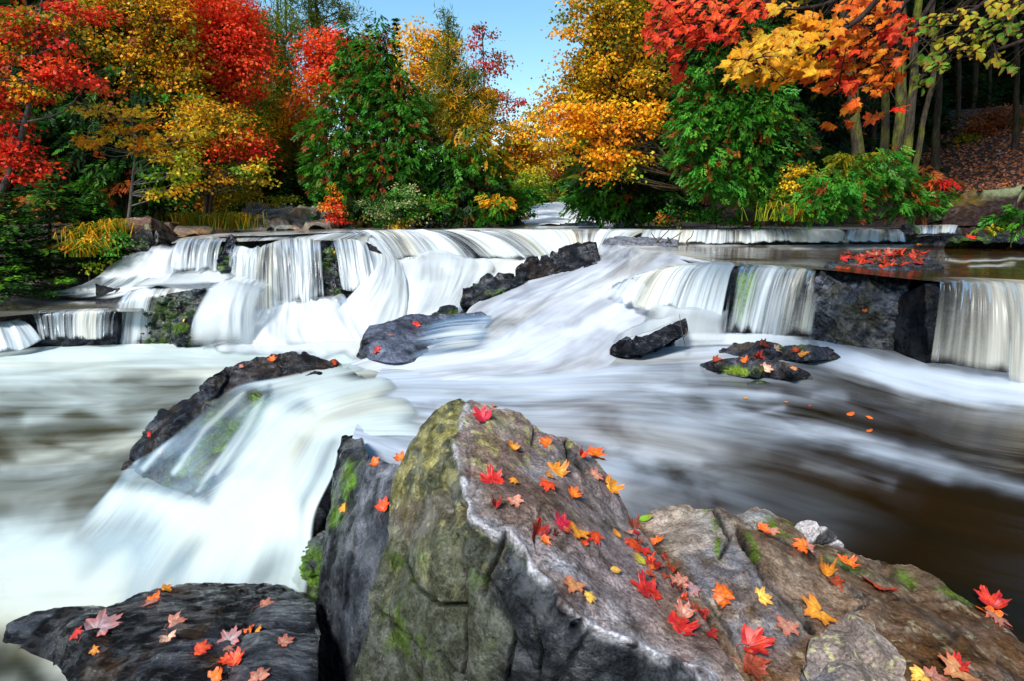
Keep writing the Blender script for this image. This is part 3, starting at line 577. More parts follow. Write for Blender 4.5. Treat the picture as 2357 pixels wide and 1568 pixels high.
# middle falls on the right
def midfn(f, x, y, t): return np.where((x > 1855) & (y < 1000), f - 0.22 * sstep(1855, 1880, x), f) - 0.35 * np.exp(-((x - 1692 + 0.1 * (y - 610)) / 9) ** 2)
veil([(1420, 655, 6.4), (1480, 632, 6.1), (1560, 613, 5.95), (1640, 607, 5.95), (1695, 608, 5.9)], [(1390, 672, 6.2), (1420, 690, 6.1), (1480, 712, 5.9), (1580, 722, 5.75), (1660, 735, 5.65)], 260, 40, 0.7, 0.60, 0.02, 11, seed=46, fn=midfn, over=0.12)
veil([(1697, 610, 5.9), (1790, 615, 5.85), (1875, 622, 5.75), (1905, 628, 5.75)], [(1660, 765, 5.65), (1740, 775, 5.6), (1840, 775, 5.55), (1862, 780, 5.55)], 200, 40, 0.7, 0.56, 0.02, 11, seed=27, fn=midfn, over=0.12)
mound([[(1500, 700, 5.85), (1600, 705, 5.75), (1680, 712, 5.75)], [(1480, 735, 5.6), (1590, 745, 5.5), (1670, 750, 5.55)], [(1470, 785, 5.35), (1580, 792, 5.3), (1690, 795, 5.35)]], 80, 30, 0.82, 0.03, seed=28)
mound([[(1560, 765, 5.6), (1700, 765, 5.6), (1870, 772, 5.6)], [(1540, 800, -1.296), (1700, 800, -1.296), (1900, 805, -1.296)]], 90, 20, 0.92, 0.006, seed=29)
# right falls
veil([(2158, 648, 4.7), (2230, 646, 4.7), (2300, 648, 4.65), (2440, 655, 4.6)], [(2140, 850, -1.30), (2230, 868, -1.30), (2320, 880, -1.30), (2430, 892, -1.30)], 220, 40, 0.8, 0.66, 0.02, 8, water_mat('cream_veil', 14, 0.4, 0.8, True, foamcol=(0.435, 0.435, 0.383), foamcol2=(0.435, 0.392, 0.278)), seed=30, over=0.2, fade=0.3)
# big chute into the left pool
def chutefn(f, x, y):
    f = 0.93 + 0 * f
    f = f - 0.80 * softpoly(x, y, [(240, 1120), (320, 985), (460, 880), (620, 905), (600, 970), (540, 1060), (480, 1160), (350, 1130)], 20)
    for poly, wd, v in (([(450, 925), (400, 1000), (330, 1080)], 6, 0.6), ([(560, 905), (470, 990), (400, 1090)], 6, 0.55), ([(590, 940), (520, 1040), (455, 1130)], 6, 0.55), ([(350, 1010), (310, 1065)], 5, 0.6), ([(620, 890), (560, 1000), (500, 1090)], 7, 0.6)):
        wv = np.exp(-(pdist(x, y, poly) / wd) ** 2); f = f * (1 - wv) + v * wv
    f = f - 0.42 * softpoly(x, y, [(540, 880), (640, 890), (700, 905), (720, 950), (680, 950), (600, 925)], 22)
    f = f - 0.25 * softpoly(x, y, [(690, 1010), (780, 1010), (760, 1110), (690, 1190), (660, 1130)], 20) - 0.2 * np.exp(-(pdist(x, y, [(770, 1020), (700, 1150), (690, 1250)]) / 9) ** 2)
    f = f + 0.13 * sstep(1100, 1190, y + 0.25 * (x - 400))
    return f + 0.12 * fbm(np.stack([x / 90 + y / 160, y / 50 - x / 300, x * 0], -1), 3, 61)
mound([[(800, 838, -1.25), (890, 870, -1.285), (950, 930, -1.29), (1000, 1010, -1.31)], [(640, 868, -1.215), (740, 905, -1.262), (830, 945, -1.285), (872, 1008, -1.30)], [(520, 895, -1.29), (640, 950, -1.335), (730, 985, -1.34), (795, 1012, -1.34)],
       [(400, 1000, -1.42), (520, 1075, -1.51), (650, 1110, -1.50), (768, 1095, -1.44)], [(300, 1070, -1.62), (410, 1150, -1.61), (560, 1205, -1.61), (728, 1190, -1.56)], [(250, 1130, -1.69), (345, 1225, -1.685), (490, 1300, -1.68), (718, 1310, -1.67)],
       [(190, 1190, -1.722), (280, 1310, -1.72), (440, 1400, -1.715), (700, 1410, -1.715)], [(100, 1260, -1.732), (200, 1420, -1.73), (400, 1520, -1.73), (690, 1520, -1.73)]], 125, 196, 0.9, 0.022,
      water_mat('chute_water', 9, 0.4, 0.55, True, foamcol=(0.50, 0.58, 0.57), foamcol2=(0.49, 0.50, 0.41), film=0.15), seed=34, fn=chutefn, edge=(10, 4, 19, 76))

# ------------------------------------------------------------------ rocks in the river
rock('rock', 'dark brown-topped rock jutting out below the long straight ledge, upper end of the ridge', [(1186, 618), (1200, 602), (1250, 592), (1290, 577), (1340, 565), (1372, 560), (1380, 582)], [(1186, 634), (1230, 634), (1330, 628), (1380, 604)],
     [(1186, 618, 7.7), (1250, 590, 7.9), (1370, 562, 8.0), (1230, 634, 7.5), (1380, 604, 7.5), (1300, 600, 7.6)], step=2, disp=chunk(0.09, 3.5, 41), seed=41, back=0.5, paint=dark_paint(0.0, 0.3, 41))
rock('rock', 'blocky dark rock between the plunging foam and the top of the sloping stream', [(1058, 690), (1062, 656), (1100, 642), (1130, 630), (1200, 632), (1207, 640)], [(1058, 700), (1110, 698), (1207, 648)],
     [(1058, 690, 6.85), (1130, 632, 7.2), (1207, 640, 7.3), (1110, 698, 6.6), (1160, 670, 6.95)], step=2, disp=chunk(0.08, 3.5, 42), seed=42, back=0.4, paint=dark_paint(0.15, 0.3, 42))
rock('rock', 'small dark rock beside the foam, just above the leaf strewn slab', [(993, 718), (1010, 702), (1035, 696), (1052, 700)], [(993, 726), (1052, 722)], [(993, 720, 6.2), (1052, 700, 6.35), (1020, 724, 6.1)], step=2, seed=43, back=0.25, drop=0.2)
rock('slab', 'flat wet grey slab with three red leaves at the edge of the sloping stream', [(821, 818), (830, 790), (836, 768), (850, 747), (900, 737), (918, 728), (940, 722), (985, 722), (1040, 722), (1110, 716), (1130, 730)], [(821, 824), (900, 836), (1000, 832), (1130, 790)],
     [(836, 768, -1.12), (850, 747, -1.08), (985, 722, -1.03), (1110, 716, -1.07), (821, 822, -1.3), (870, 790, -1.13), (920, 828, -1.235), (1000, 800, -1.235), (1060, 770, -1.19), (1130, 760, -1.2), (835, 815, -1.25)],
     step=2, disp=chunk(0.014, 4, 44, 0.004, (1, 1, 2.5)), seed=44, paint=lambda G, X, Y, N: colmix(np.broadcast_to(SLATE * 3.4, G.shape).copy(), BLACK, np.clip(0.6 * sstep(0.1, 0.4, fbm(G * 5, 4, 44)) + 0.8 * sstep(852, 838, X + 8 * fbm(G * 8, 3, 1)), 0, 1)), back=0.4)
def rimpaint(G, X, Y, N):
    c = dark_paint(0, 0.35, 45, 3.5)(G, X, Y, N)
    top = softpoly(X, Y, [(480, 880), (560, 830), (640, 812), (760, 826), (800, 850), (760, 890), (620, 880), (520, 920)], 14)
    c = colmix(c, np.array([0.028, 0.019, 0.013]), top * np.clip(0.5 + fbm(G * 8, 4, 2), 0, 1))
    m = softpoly(X, Y, [(470, 950), (580, 900), (640, 930), (560, 1060), (480, 1140), (380, 1120), (420, 1020)], 30) * sstep(-0.25, 0.25, fbm(G * np.array([9, 9, 4]), 4, 7))
    return colmix(c, np.array([0.075, 0.14, 0.010]), m)
rock('rock', 'long dark mossy rock rim that the wide chute pours over', [(282, 1084), (305, 1030), (340, 962), (365, 940), (400, 926), (440, 908), (470, 880), (490, 862), (525, 845), (560, 828), (600, 818), (640, 811), (700, 812), (760, 828), (800, 850), (840, 870)],
     [(282, 1092), (345, 1110), (430, 1135), (560, 1290), (700, 1330), (840, 1100)],
     [(285, 1084, -1.76), (360, 945, -1.44), (440, 910, -1.33), (490, 862, -1.20), (640, 811, -1.12), (760, 830, -1.17), (800, 850, -1.275), (620, 875, -1.25), (720, 915, -1.32), (520, 905, -1.34), (640, 962, -1.41), (400, 1005, -1.46), (520, 1085, -1.56), (300, 1092, -1.8),
      (400, 1185, -1.78), (650, 1125, -1.56), (560, 1255, -1.80), (730, 1000, -1.42), (820, 960, -1.38)], step=3.2, disp=chunk(0.045, 4.5, 45, 0.010), seed=45, paint=rimpaint, back=0.5, jag=5)
rock('rock', 'dark mossy block with small yellow leaves under the left veils', [(322, 700), (345, 686), (400, 672), (455, 664), (476, 668), (490, 676)], [(322, 800), (400, 800), (490, 790)], [(322, 700, 7.48), (400, 674, 7.52), (476, 668, 7.6), (322, 800, 7.38), (400, 800, 7.36), (490, 790, 7.4)],
     step=2, disp=chunk(0.05, 5, 46, 0.02), seed=46, back=0.5, paint=lambda G, X, Y, N: colmix(colmix(dark_paint(0, 0.25, 46)(G, X, Y, N), np.array([0.03, 0.06, 0.01]), 0.75 * sstep(-0.3, 0.3, fbm(G * 7, 4, 46))), SLATE * 1.5, 0.6 * sstep(700, 676, Y)))
rock('rock', 'small rounded black rock with a yellow leaf at the foot of the mossy block', [(383, 760), (390, 745), (405, 733), (430, 722), (445, 728), (450, 745)], [(383, 775), (395, 792), (450, 790)], [(383, 765, 7.2), (430, 724, 7.25), (415, 760, 7.1), (450, 790, 7.15)], step=1.8, disp=chunk(0.04, 5, 47), seed=47, back=0.3)
rock('rock', 'narrow black rock standing between the two left veils', [(500, 600), (512, 570), (524, 540), (534, 538), (537, 560)], [(500, 622), (537, 622)], [(500, 600, 8.1), (526, 545, 8.35), (515, 620, 8.0), (537, 620, 8.15)], step=1.8, seed=48, disp=chunk(0.05, 5, 48), back=0.4)
rock('rock', 'grey green rock face showing between the main veil and the curved veil', [(744, 566), (760, 558), (785, 560), (797, 580)], [(744, 640), (772, 690), (797, 672)], [(744, 566, 8.6), (785, 560, 8.7), (770, 685, 8.1), (797, 670, 8.2)], step=1.8, seed=49, disp=chunk(0.07, 6, 49, 0.03), paint=dark_paint(0.3, 0.5, 49, 5), back=0.4)
rock('rock', 'curved dark rock edge at the right end of the upper falls', [(838, 556), (862, 566), (885, 590), (893, 606)], [(838, 566), (870, 590), (893, 612)], [(838, 558, 8.95), (893, 608, 8.9), (870, 575, 8.9)], step=1.8, seed=50, disp=chunk(0.03, 6, 50), back=0.3, drop=0.2)
rock('rock', 'black rock with a grey top splitting the stream in the centre right', [(1404, 800), (1430, 783), (1470, 772), (1500, 764), (1540, 746), (1562, 733), (1578, 728), (1583, 745)], [(1404, 812), (1430, 820), (1470, 824), (1492, 815), (1540, 785), (1583, 762)],
     [(1404, 802, 5.0), (1470, 772, 5.15), (1575, 730, 5.3), (1450, 822, 4.85), (1583, 760, 5.15), (1510, 800, 4.9)], step=2, disp=chunk(0.06, 4.5, 51), seed=51, back=0.45, paint=dark_paint(0, 0.12, 51))
mound([[(1420, 770, 5.25), (1480, 735, 5.4), (1560, 720, 5.5)], [(1405, 795, 5.02), (1480, 768, 5.12), (1572, 735, 5.27)]], 50, 24, 0.62, 0.015, M_FALLSOFT, seed=36, edge=(12, 10, 8, 3), name='river_water')
def flatpaint(seed, poly):
    def f(G, X, Y, N):
        c = dark_paint(0, 0.6, seed, 6)(G, X, Y, N) * 1.5; c = colmix(c, np.array([0.10, 0.075, 0.05]), sstep(0, 0.35, fbm(G * 9, 4, seed)) * 0.6)
        return colmix(c, np.array([0.11, 0.17, 0.012]), softpoly(X, Y, poly, 9) * sstep(-0.3, 0.1, fbm(G * 20, 3, seed)))
    return f
rock('rock', 'low flat rock with leaves and a bright moss edge in the middle pool', [(1613, 838), (1650, 828), (1700, 822), (1780, 828), (1830, 842), (1860, 858), (1869, 866)], [(1613, 843), (1640, 856), (1700, 867), (1760, 872), (1830, 880), (1869, 872)],
     [(1613, 840, -1.28), (1740, 822, -1.20), (1869, 866, -1.27), (1740, 850, -1.18), (1650, 842, -1.2), (1830, 862, -1.2), (1650, 858, -1.31), (1760, 873, -1.31), (1840, 880, -1.33)], step=2, disp=chunk(0.02, 7, 52, 0.006), seed=52, back=0.2, drop=0.15, paint=flatpaint(52, [(1660, 850), (1700, 842), (1760, 846), (1755, 862), (1700, 866), (1665, 862)]), jag=1.5)
rock('rock', 'low flat dark rock behind the mossy one, curled brown leaves on top', [(1655, 808), (1690, 790), (1720, 785), (1800, 798), (1850, 792), (1900, 800), (1930, 815), (1936, 824)], [(1655, 815), (1700, 826), (1800, 832), (1880, 830), (1936, 828)],
     [(1655, 810, -1.29), (1720, 785, -1.20), (1850, 792, -1.16), (1936, 826, -1.30), (1760, 815, -1.22), (1870, 812, -1.17), (1800, 833, -1.31)], step=2, disp=chunk(0.03, 6, 53, 0.006), seed=53, back=0.2, drop=0.15, paint=flatpaint(53, [(1780, 795), (1850, 792), (1860, 800), (1790, 806)]), jag=1.5)
rock('rock', 'tiny wet stone just breaking the surface near the flat mossy rock', [(1720, 884), (1735, 877), (1760, 878), (1775, 886)], [(1720, 890), (1775, 890)], [(1720, 886, -1.3), (1750, 877, -1.27), (1775, 888, -1.31)], step=2, seed=54, disp=chunk(0.008, 9, 54, 0.003), back=0.1, drop=0.1, jag=0.5)
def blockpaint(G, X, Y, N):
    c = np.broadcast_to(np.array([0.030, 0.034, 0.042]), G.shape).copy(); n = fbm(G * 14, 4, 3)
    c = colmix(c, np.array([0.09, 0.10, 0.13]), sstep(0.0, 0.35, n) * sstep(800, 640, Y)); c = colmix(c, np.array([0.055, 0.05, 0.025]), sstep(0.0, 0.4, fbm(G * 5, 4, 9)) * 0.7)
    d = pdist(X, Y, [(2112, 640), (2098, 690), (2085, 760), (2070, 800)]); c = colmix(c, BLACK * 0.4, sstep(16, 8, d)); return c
def blockdisp(G, X, Y, N):
    d = pdist(X + 4 * fbm(G * 6, 2, 1), Y, [(2118, 645), (2098, 690), (2085, 760), (2070, 800)])
    return chunk(0.025, 4.5, 55, 0.022)(G, X, Y, N) + 0.015 * fbm(G * 30, 3, 8) - 0.16 * sstep(15, 6, d)
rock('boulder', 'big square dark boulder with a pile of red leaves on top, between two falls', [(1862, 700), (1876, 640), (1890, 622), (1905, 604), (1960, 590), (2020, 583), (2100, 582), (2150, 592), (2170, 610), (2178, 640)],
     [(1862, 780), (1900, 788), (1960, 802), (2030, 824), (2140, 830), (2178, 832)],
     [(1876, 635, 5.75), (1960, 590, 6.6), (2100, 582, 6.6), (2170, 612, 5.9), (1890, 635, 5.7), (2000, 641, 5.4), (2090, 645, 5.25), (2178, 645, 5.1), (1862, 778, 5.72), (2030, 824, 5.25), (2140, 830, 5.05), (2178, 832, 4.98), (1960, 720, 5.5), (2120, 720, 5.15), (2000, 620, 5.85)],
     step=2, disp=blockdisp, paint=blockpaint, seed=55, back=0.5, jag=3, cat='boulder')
rock('slab', 'smooth grey wet slab leaning at the foot of the long ledge, twigs beside it', [(1378, 572), (1392, 548), (1420, 544), (1520, 545), (1560, 552)], [(1378, 578), (1450, 572), (1560, 566)], [(1378, 574, 9.2), (1400, 546, 9.5), (1560, 552, 9.6), (1450, 572, 9.0), (1560, 566, 9.1)],
     step=2, disp=chunk(0.02, 4, 56, 0.005), seed=56, paint=lambda G, X, Y, N: np.broadcast_to(np.array([0.13, 0.14, 0.17]), G.shape) * (1 + 0.4 * fbm(G * 6, 3, 5))[..., None], back=0.5, drop=0.2, jag=1)
rock('rock', 'dark rock in the small fall at the right end of the ledge', [(2066, 528), (2075, 518), (2095, 515), (2110, 520), (2116, 530)], [(2066, 538), (2090, 542), (2116, 536)], [(2066, 530, 9.9), (2090, 516, 9.95), (2090, 540, 9.75), (2116, 532, 9.9)], step=1.5, seed=57, back=0.3, jag=1)
rock('rock', 'low dark rock in the pool at the right edge, a red leaf on it', [(2188, 548), (2200, 540), (2260, 537), (2330, 540), (2400, 546)], [(2188, 554), (2250, 558), (2400, 560)], [(2188, 550, 8.8), (2260, 538, 9.2), (2400, 546, 9.0), (2260, 557, 8.8)], step=2, seed=58, back=0.3, drop=0.2, jag=1, paint=dark_paint(0.2, 0.3, 58))

# ------------------------------------------------------------------ bank rocks
def bankpaint(seed, lich=0.3, brown=0.4):
    def f(G, X, Y, N):
        c = np.broadcast_to(np.array([0.14, 0.13, 0.12]), G.shape).copy(); n = fbm(G * 2.2, 4, seed)
        c = colmix(c, np.array([0.20, 0.11, 0.05]), np.clip(brown + n, 0, 1)); c = colmix(c, np.array([0.33, 0.36, 0.33]), sstep(0.25 - lich * 0.5, 0.5, fbm(G * 6, 3, seed + 1)) * 0.7)
        c = colmix(c, np.array([0.035, 0.055, 0.012]), sstep(0.1, 0.35, fbm(G * 3.2, 4, seed + 2)) * 0.6); return colmix(c, BLACK, 0.85 * sstep(-0.1, -0.5, fbm(G * np.array([2, 2, 9]), 4, seed + 3)))
    return f
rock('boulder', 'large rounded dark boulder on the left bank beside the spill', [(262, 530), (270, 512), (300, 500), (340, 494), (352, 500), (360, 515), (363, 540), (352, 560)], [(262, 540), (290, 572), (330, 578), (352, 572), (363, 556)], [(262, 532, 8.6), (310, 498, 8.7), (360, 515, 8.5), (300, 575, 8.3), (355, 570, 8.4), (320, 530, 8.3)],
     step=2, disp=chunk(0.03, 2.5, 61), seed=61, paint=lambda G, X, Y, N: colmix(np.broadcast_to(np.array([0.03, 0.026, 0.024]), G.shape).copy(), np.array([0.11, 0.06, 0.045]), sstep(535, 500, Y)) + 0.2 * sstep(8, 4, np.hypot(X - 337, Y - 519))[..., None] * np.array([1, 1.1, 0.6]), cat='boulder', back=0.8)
rock('rock_ledge', 'low brown rock ledge on the left bank behind the dark boulder', [(350, 520), (400, 514), (440, 518), (500, 516), (540, 522)], [(350, 560), (420, 548), (480, 536), (540, 532)], [(350, 522, 9.3), (540, 522, 10.2), (380, 552, 9.0), (480, 536, 9.6)], step=2, disp=chunk(0.1, 2.0, 62, 0.02, (1, 1, 3)), seed=62, paint=bankpaint(62, 0, 0.6), mat=M_DRY, cat='rock ledge', back=1.2)
rock('rock_ledge', 'pale lichen covered layered rock ledge on the far left bank, strewn with leaves', [(556, 480), (575, 468), (620, 472), (660, 470), (700, 474), (748, 472), (780, 484)], [(556, 528), (640, 530), (700, 530), (780, 524)], [(556, 480, 12.6), (660, 470, 13.5), (780, 484, 13.0), (556, 500, 11.6), (660, 498, 11.8), (556, 528, 10.9), (660, 530, 10.9), (780, 524, 11.6)],
     step=2, disp=chunk(0.14, 1.6, 63, 0.03, (1, 1, 4)), seed=63, paint=bankpaint(63, 0.6, 0.35), mat=M_DRY, cat='rock ledge', back=1.5, drop=0.5)
rock('rock_ledge', 'mossy brown rock outcrop with a lichen top below the leafy slope at the right', [(2168, 498), (2190, 460), (2230, 444), (2290, 440), (2356, 438), (2440, 440)], [(2168, 512), (2220, 528), (2300, 534), (2440, 536)], [(2168, 500, 10.6), (2230, 444, 11.2), (2440, 440, 11.2), (2190, 520, 10.2), (2440, 536, 10.2), (2300, 470, 10.8)],
     step=2.5, disp=chunk(0.2, 1.5, 64, 0.03, (1, 1, 2)), seed=64, paint=lambda G, X, Y, N: colmix(colmix(np.broadcast_to(np.array([0.020, 0.011, 0.009]), G.shape).copy(), np.array([0.10, 0.06, 0.010]), sstep(490, 455, Y) * sstep(-0.2, 0.2, fbm(G * 3, 3, 1)) * sstep(2290, 2240, X)), np.array([0.17, 0.19, 0.10]), sstep(462, 448, Y + 8 * fbm(G * 6, 3, 3)) * sstep(2230, 2280, X)), mat=M_DRY, cat='rock ledge', back=1.2)
for tp, lb, sd in (([(1150, 512), (1165, 500), (1190, 503), (1210, 514)], 'grey rock at the left foot of the distant rapids', 65), ([(1275, 520), (1300, 510), (1330, 507), (1362, 512), (1400, 520)], 'dark rocks crossing the foot of the distant rapids', 66), ([(1410, 516), (1425, 508), (1450, 508), (1466, 518)], 'small dark rock at the right foot of the distant rapids', 67)):
    rock('rock', lb, tp, [(tp[0][0], 523), (tp[-1][0], 523)], [(tp[0][0], tp[0][1], 13.6), (tp[1][0], tp[1][1], 14.0), (tp[-1][0], tp[-1][1], 13.6), (tp[1][0], 523, 13.4)], step=1.5, seed=sd, disp=chunk(0.08, 3, sd), back=0.8, paint=dark_paint(0.1, 0.6, sd), jag=2)
rock('rock', 'pale round stone on the bank left of the distant rapids', [(1200, 498), (1206, 492), (1214, 492), (1219, 499)], [(1200, 504), (1219, 505)], [(1200, 499, 16.5), (1210, 492, 16.6), (1219, 500, 16.5), (1210, 504, 16.4)], step=1, seed=68, disp=lambda G, X, Y, N: 0 * X, paint=lambda G, X, Y, N: np.broadcast_to(np.array([0.5, 0.36, 0.2]), G.shape), mat=M_DRY, jag=0)

# ------------------------------------------------------------------ foreground rocks
LINE = [(1077, 946), (1061, 979), (1048, 1034), (1065, 1101), (1088, 1194), (1141, 1236), (1170, 1228), (1200, 1266), (1225, 1320), (1271, 1350), (1297, 1396), (1350, 1434), (1387, 1459), (1449, 1476), (1507, 1507), (1558, 1527), (1630, 1575)]
CRK = [([(909, 1253), (940, 1310), (968, 1354), (1010, 1392), (1065, 1392)], 6, 0.03), ([(1044, 1236), (1056, 1290), (1061, 1329), (1068, 1420), (1065, 1600)], 6, 0.03), ([(1166, 1228), (1150, 1260), (1115, 1329), (1105, 1370)], 7, 0.035),
       ([(1077, 1000), (1079, 1068), (1080, 1144)], 2.5, 0.008), ([(1225, 965), (1232, 1010), (1228, 1020)], 3, 0.012), ([(1120, 1330), (1160, 1390), (1185, 1450), (1160, 1600)], 6, 0.03), ([(1195, 1380), (1230, 1420), (1250, 1500), (1240, 1600)], 5, 0.02),
       ([(960, 1170), (930, 1240), (925, 1260)], 3, 0.008), ([(850, 1400), (900, 1440), (960, 1500), (980, 1600)], 5, 0.02), ([(1010, 1500), (1060, 1560)], 4, 0.015), ([(1090, 1050), (1140, 1040), (1170, 1035)], 2.5, 0.006), ([(1280, 1060), (1330, 1110), (1400, 1160), (1440, 1200)], 3, 0.008),
       ([(1240, 1180), (1230, 1235), (1235, 1280)], 3, 0.008), ([(1300, 1020), (1310, 1060), (1345, 1090)], 6, 0.02)]
def grooves(X, Y, G, L):
    jx = 5 * fbm(G * 9, 3, 5); jy = 5 * fbm(G * 9 + 4, 3, 6); d = 0
    for poly, wd, dp in L: d = d - dp * np.exp(-(pdist(X + jx, Y + jy, poly) / (wd * 0.62)) ** 2)
    return d
def foredisp(G, X, Y, N):
    d = grooves(X, Y, G, CRK)
    face = 1 - TOPM(X, Y)
    d = d + 0.028 * fbm(G * 4.0, 3, 11) + face * chunk(0.028, 4.2, 15, 0.004, (1, 1, 0.55))(G, X, Y, N) + face * (0.014 * ridge(G * np.array([5, 5, 2.2]), 3, 12)) + 0.006 * fbm(G * 22, 4, 13) + (1 - face) * 0.008 * ridge(np.stack([G[..., 0] * 9 + G[..., 1] * 7, G[..., 1] * 3 - G[..., 0] * 3, G[..., 2] * 4], -1), 3, 14)
    d = d - 0.10 * sstep(1, 0.4, np.hypot((X - 1056 + 0.35 * (Y - 1185)) / 24, (Y - 1187) / 36)) - 0.035 * sstep(1.1, 0.5, np.hypot(X - 1328, Y - 1441) / 19)
    d = d + 0.02 * sstep(1, 0.0, np.hypot((X - 990) / 75, (Y - 1290) / 110)) + 0.012 * np.exp(-(pdist(X, Y, LINE) / 9) ** 2)
    return d
TOPPOLY = [(1077, 940)] + LINE[1:] + [(2000, 1700), (2000, 900), (1100, 880)]
def TOPM(X, Y): return softpoly(X, Y, TOPPOLY, 7)
def forepaint(G, X, Y, N):
    jx = 7 * fbm(G * 12, 4, 31); jy = 7 * fbm(G * 12 + 3, 4, 32); x = X + jx; y = Y + jy
    n1 = fbm(G * 4, 4, 33); n2 = fbm(G * 16, 4, 34); n3 = fbm(G * 40, 3, 35)
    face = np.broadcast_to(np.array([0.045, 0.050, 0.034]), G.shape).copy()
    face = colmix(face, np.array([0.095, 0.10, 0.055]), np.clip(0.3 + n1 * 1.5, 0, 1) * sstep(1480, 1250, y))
    face = colmix(face, np.array([0.22, 0.20, 0.065]), softpoly(x, y, [(905, 1150), (920, 1060), (1000, 960), (1062, 925), (1060, 975), (1040, 1050), (1050, 1110), (1000, 1130), (930, 1190)], 20) * np.clip(0.45 + 1.5 * n2 + n3, 0, 1))
    face = colmix(face, np.array([0.19, 0.18, 0.09]), softpoly(x, y, [(960, 1240), (1040, 1230), (1055, 1370), (1010, 1385), (970, 1330)], 20) * np.clip(0.35 + n2 * 1.5, 0, 1))
    face = colmix(face, np.array([0.10, 0.075, 0.06]), softpoly(x, y, [(890, 1170), (1040, 1120), (1030, 1200), (960, 1250), (900, 1240)], 20) * 0.6)
    face = colmix(face, np.array([0.045, 0.075, 0.010]), sstep(0.18, 0.4, n2 + 0.4 * n1) * softpoly(x, y, [(850, 1250), (1200, 1180), (1150, 1500), (850, 1600)], 60) * 0.8)
    face = colmix(face, np.array([0.33, 0.30, 0.12]), sstep(0.30, 0.42, n3) * sstep(1450, 1100, y) * 0.7)
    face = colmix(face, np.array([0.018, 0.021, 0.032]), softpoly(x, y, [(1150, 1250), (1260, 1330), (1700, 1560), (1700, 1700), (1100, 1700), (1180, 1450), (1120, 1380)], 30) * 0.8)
    face = colmix(face, np.array([0.13, 0.13, 0.15]), sstep(0.15, 0.4, n1 + n2 * 0.5) * softpoly(x, y, [(1180, 1400), (1420, 1480), (1600, 1640), (1150, 1640)], 40) * 0.5)
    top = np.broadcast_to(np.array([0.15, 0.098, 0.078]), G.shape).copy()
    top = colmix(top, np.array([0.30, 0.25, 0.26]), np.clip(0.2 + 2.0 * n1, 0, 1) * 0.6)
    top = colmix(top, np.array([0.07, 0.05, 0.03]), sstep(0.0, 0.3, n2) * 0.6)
    for poly, cc, a in (([(1230, 1030), (1270, 1040), (1290, 1100), (1240, 1110), (1200, 1080)], (0.42, 0.42, 0.46), 0.8), ([(1100, 1200), (1230, 1230), (1330, 1290), (1350, 1340), (1250, 1320), (1180, 1240)], (0.46, 0.46, 0.50), 0.7),
                        ([(1300, 1310), (1400, 1340), (1480, 1420), (1400, 1440), (1320, 1390)], (0.36, 0.34, 0.36), 0.5), ([(1090, 990), (1140, 1000), (1140, 1060), (1090, 1060)], (0.15, 0.12, 0.05), 0.6), ([(1100, 930), (1180, 950), (1230, 990), (1160, 990), (1090, 955)], (0.22, 0.21, 0.15), 0.7),
                        ([(1250, 1000), (1330, 1040), (1370, 1080), (1310, 1080)], (0.07, 0.075, 0.085), 0.9), ([(1360, 1110), (1460, 1200), (1440, 1230), (1350, 1160)], (0.055, 0.055, 0.04), 0.8)):
        top = colmix(top, np.array(cc), softpoly(x, y, poly, 22) * a * np.clip(0.7 + n2, 0, 1))
    top = colmix(top, np.array([0.30, 0.28, 0.10]), sstep(0.34, 0.40, vnoise(G * 38, 3)) * sstep(1120, 1050, y) * 0.6)
    q = G * 6 + 0.6 * fbm(G * 5, 3, 44)[..., None]; f1, f2, cid = voro(q * np.array([1, 1.6, 1]), 45)
    top = colmix(top, np.array([0.012, 0.010, 0.009]), 0.75 * sstep(0.07, 0.0, f2 - f1) * sstep(-0.15, 0.25, fbm(G * 3, 3, 46))); top = top * (0.75 + 0.5 * cid)[..., None]
    face = face * (0.55 + 0.45 * cid)[..., None]
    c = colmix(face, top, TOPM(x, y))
    dl = pdist(x, y, LINE); wdt = np.interp(Y, [930, 1100, 1250, 1450, 1560], [6, 6, 9, 13, 16])
    c = colmix(c, np.array([0.40, 0.40, 0.43]), np.exp(-(dl / wdt) ** 2) * np.clip(0.5 + 1.8 * n2 + n3, 0, 1))
    c = colmix(c, np.array([0.30, 0.29, 0.31]), 0.4 * np.exp(-((dl + 30 * n1) / 30) ** 2) * np.clip(0.4 + 2 * n2, 0, 1) * TOPM(x, y))
    for poly, wd, dp in CRK: c = colmix(c, np.array([0.010, 0.010, 0.008]), np.clip(dp / 0.02, 0.3, 0.9) * np.exp(-(pdist(x, y, poly) / (wd * 0.8)) ** 2))
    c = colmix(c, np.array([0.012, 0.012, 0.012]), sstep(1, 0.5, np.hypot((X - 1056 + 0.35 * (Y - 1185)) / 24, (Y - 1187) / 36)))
    return c
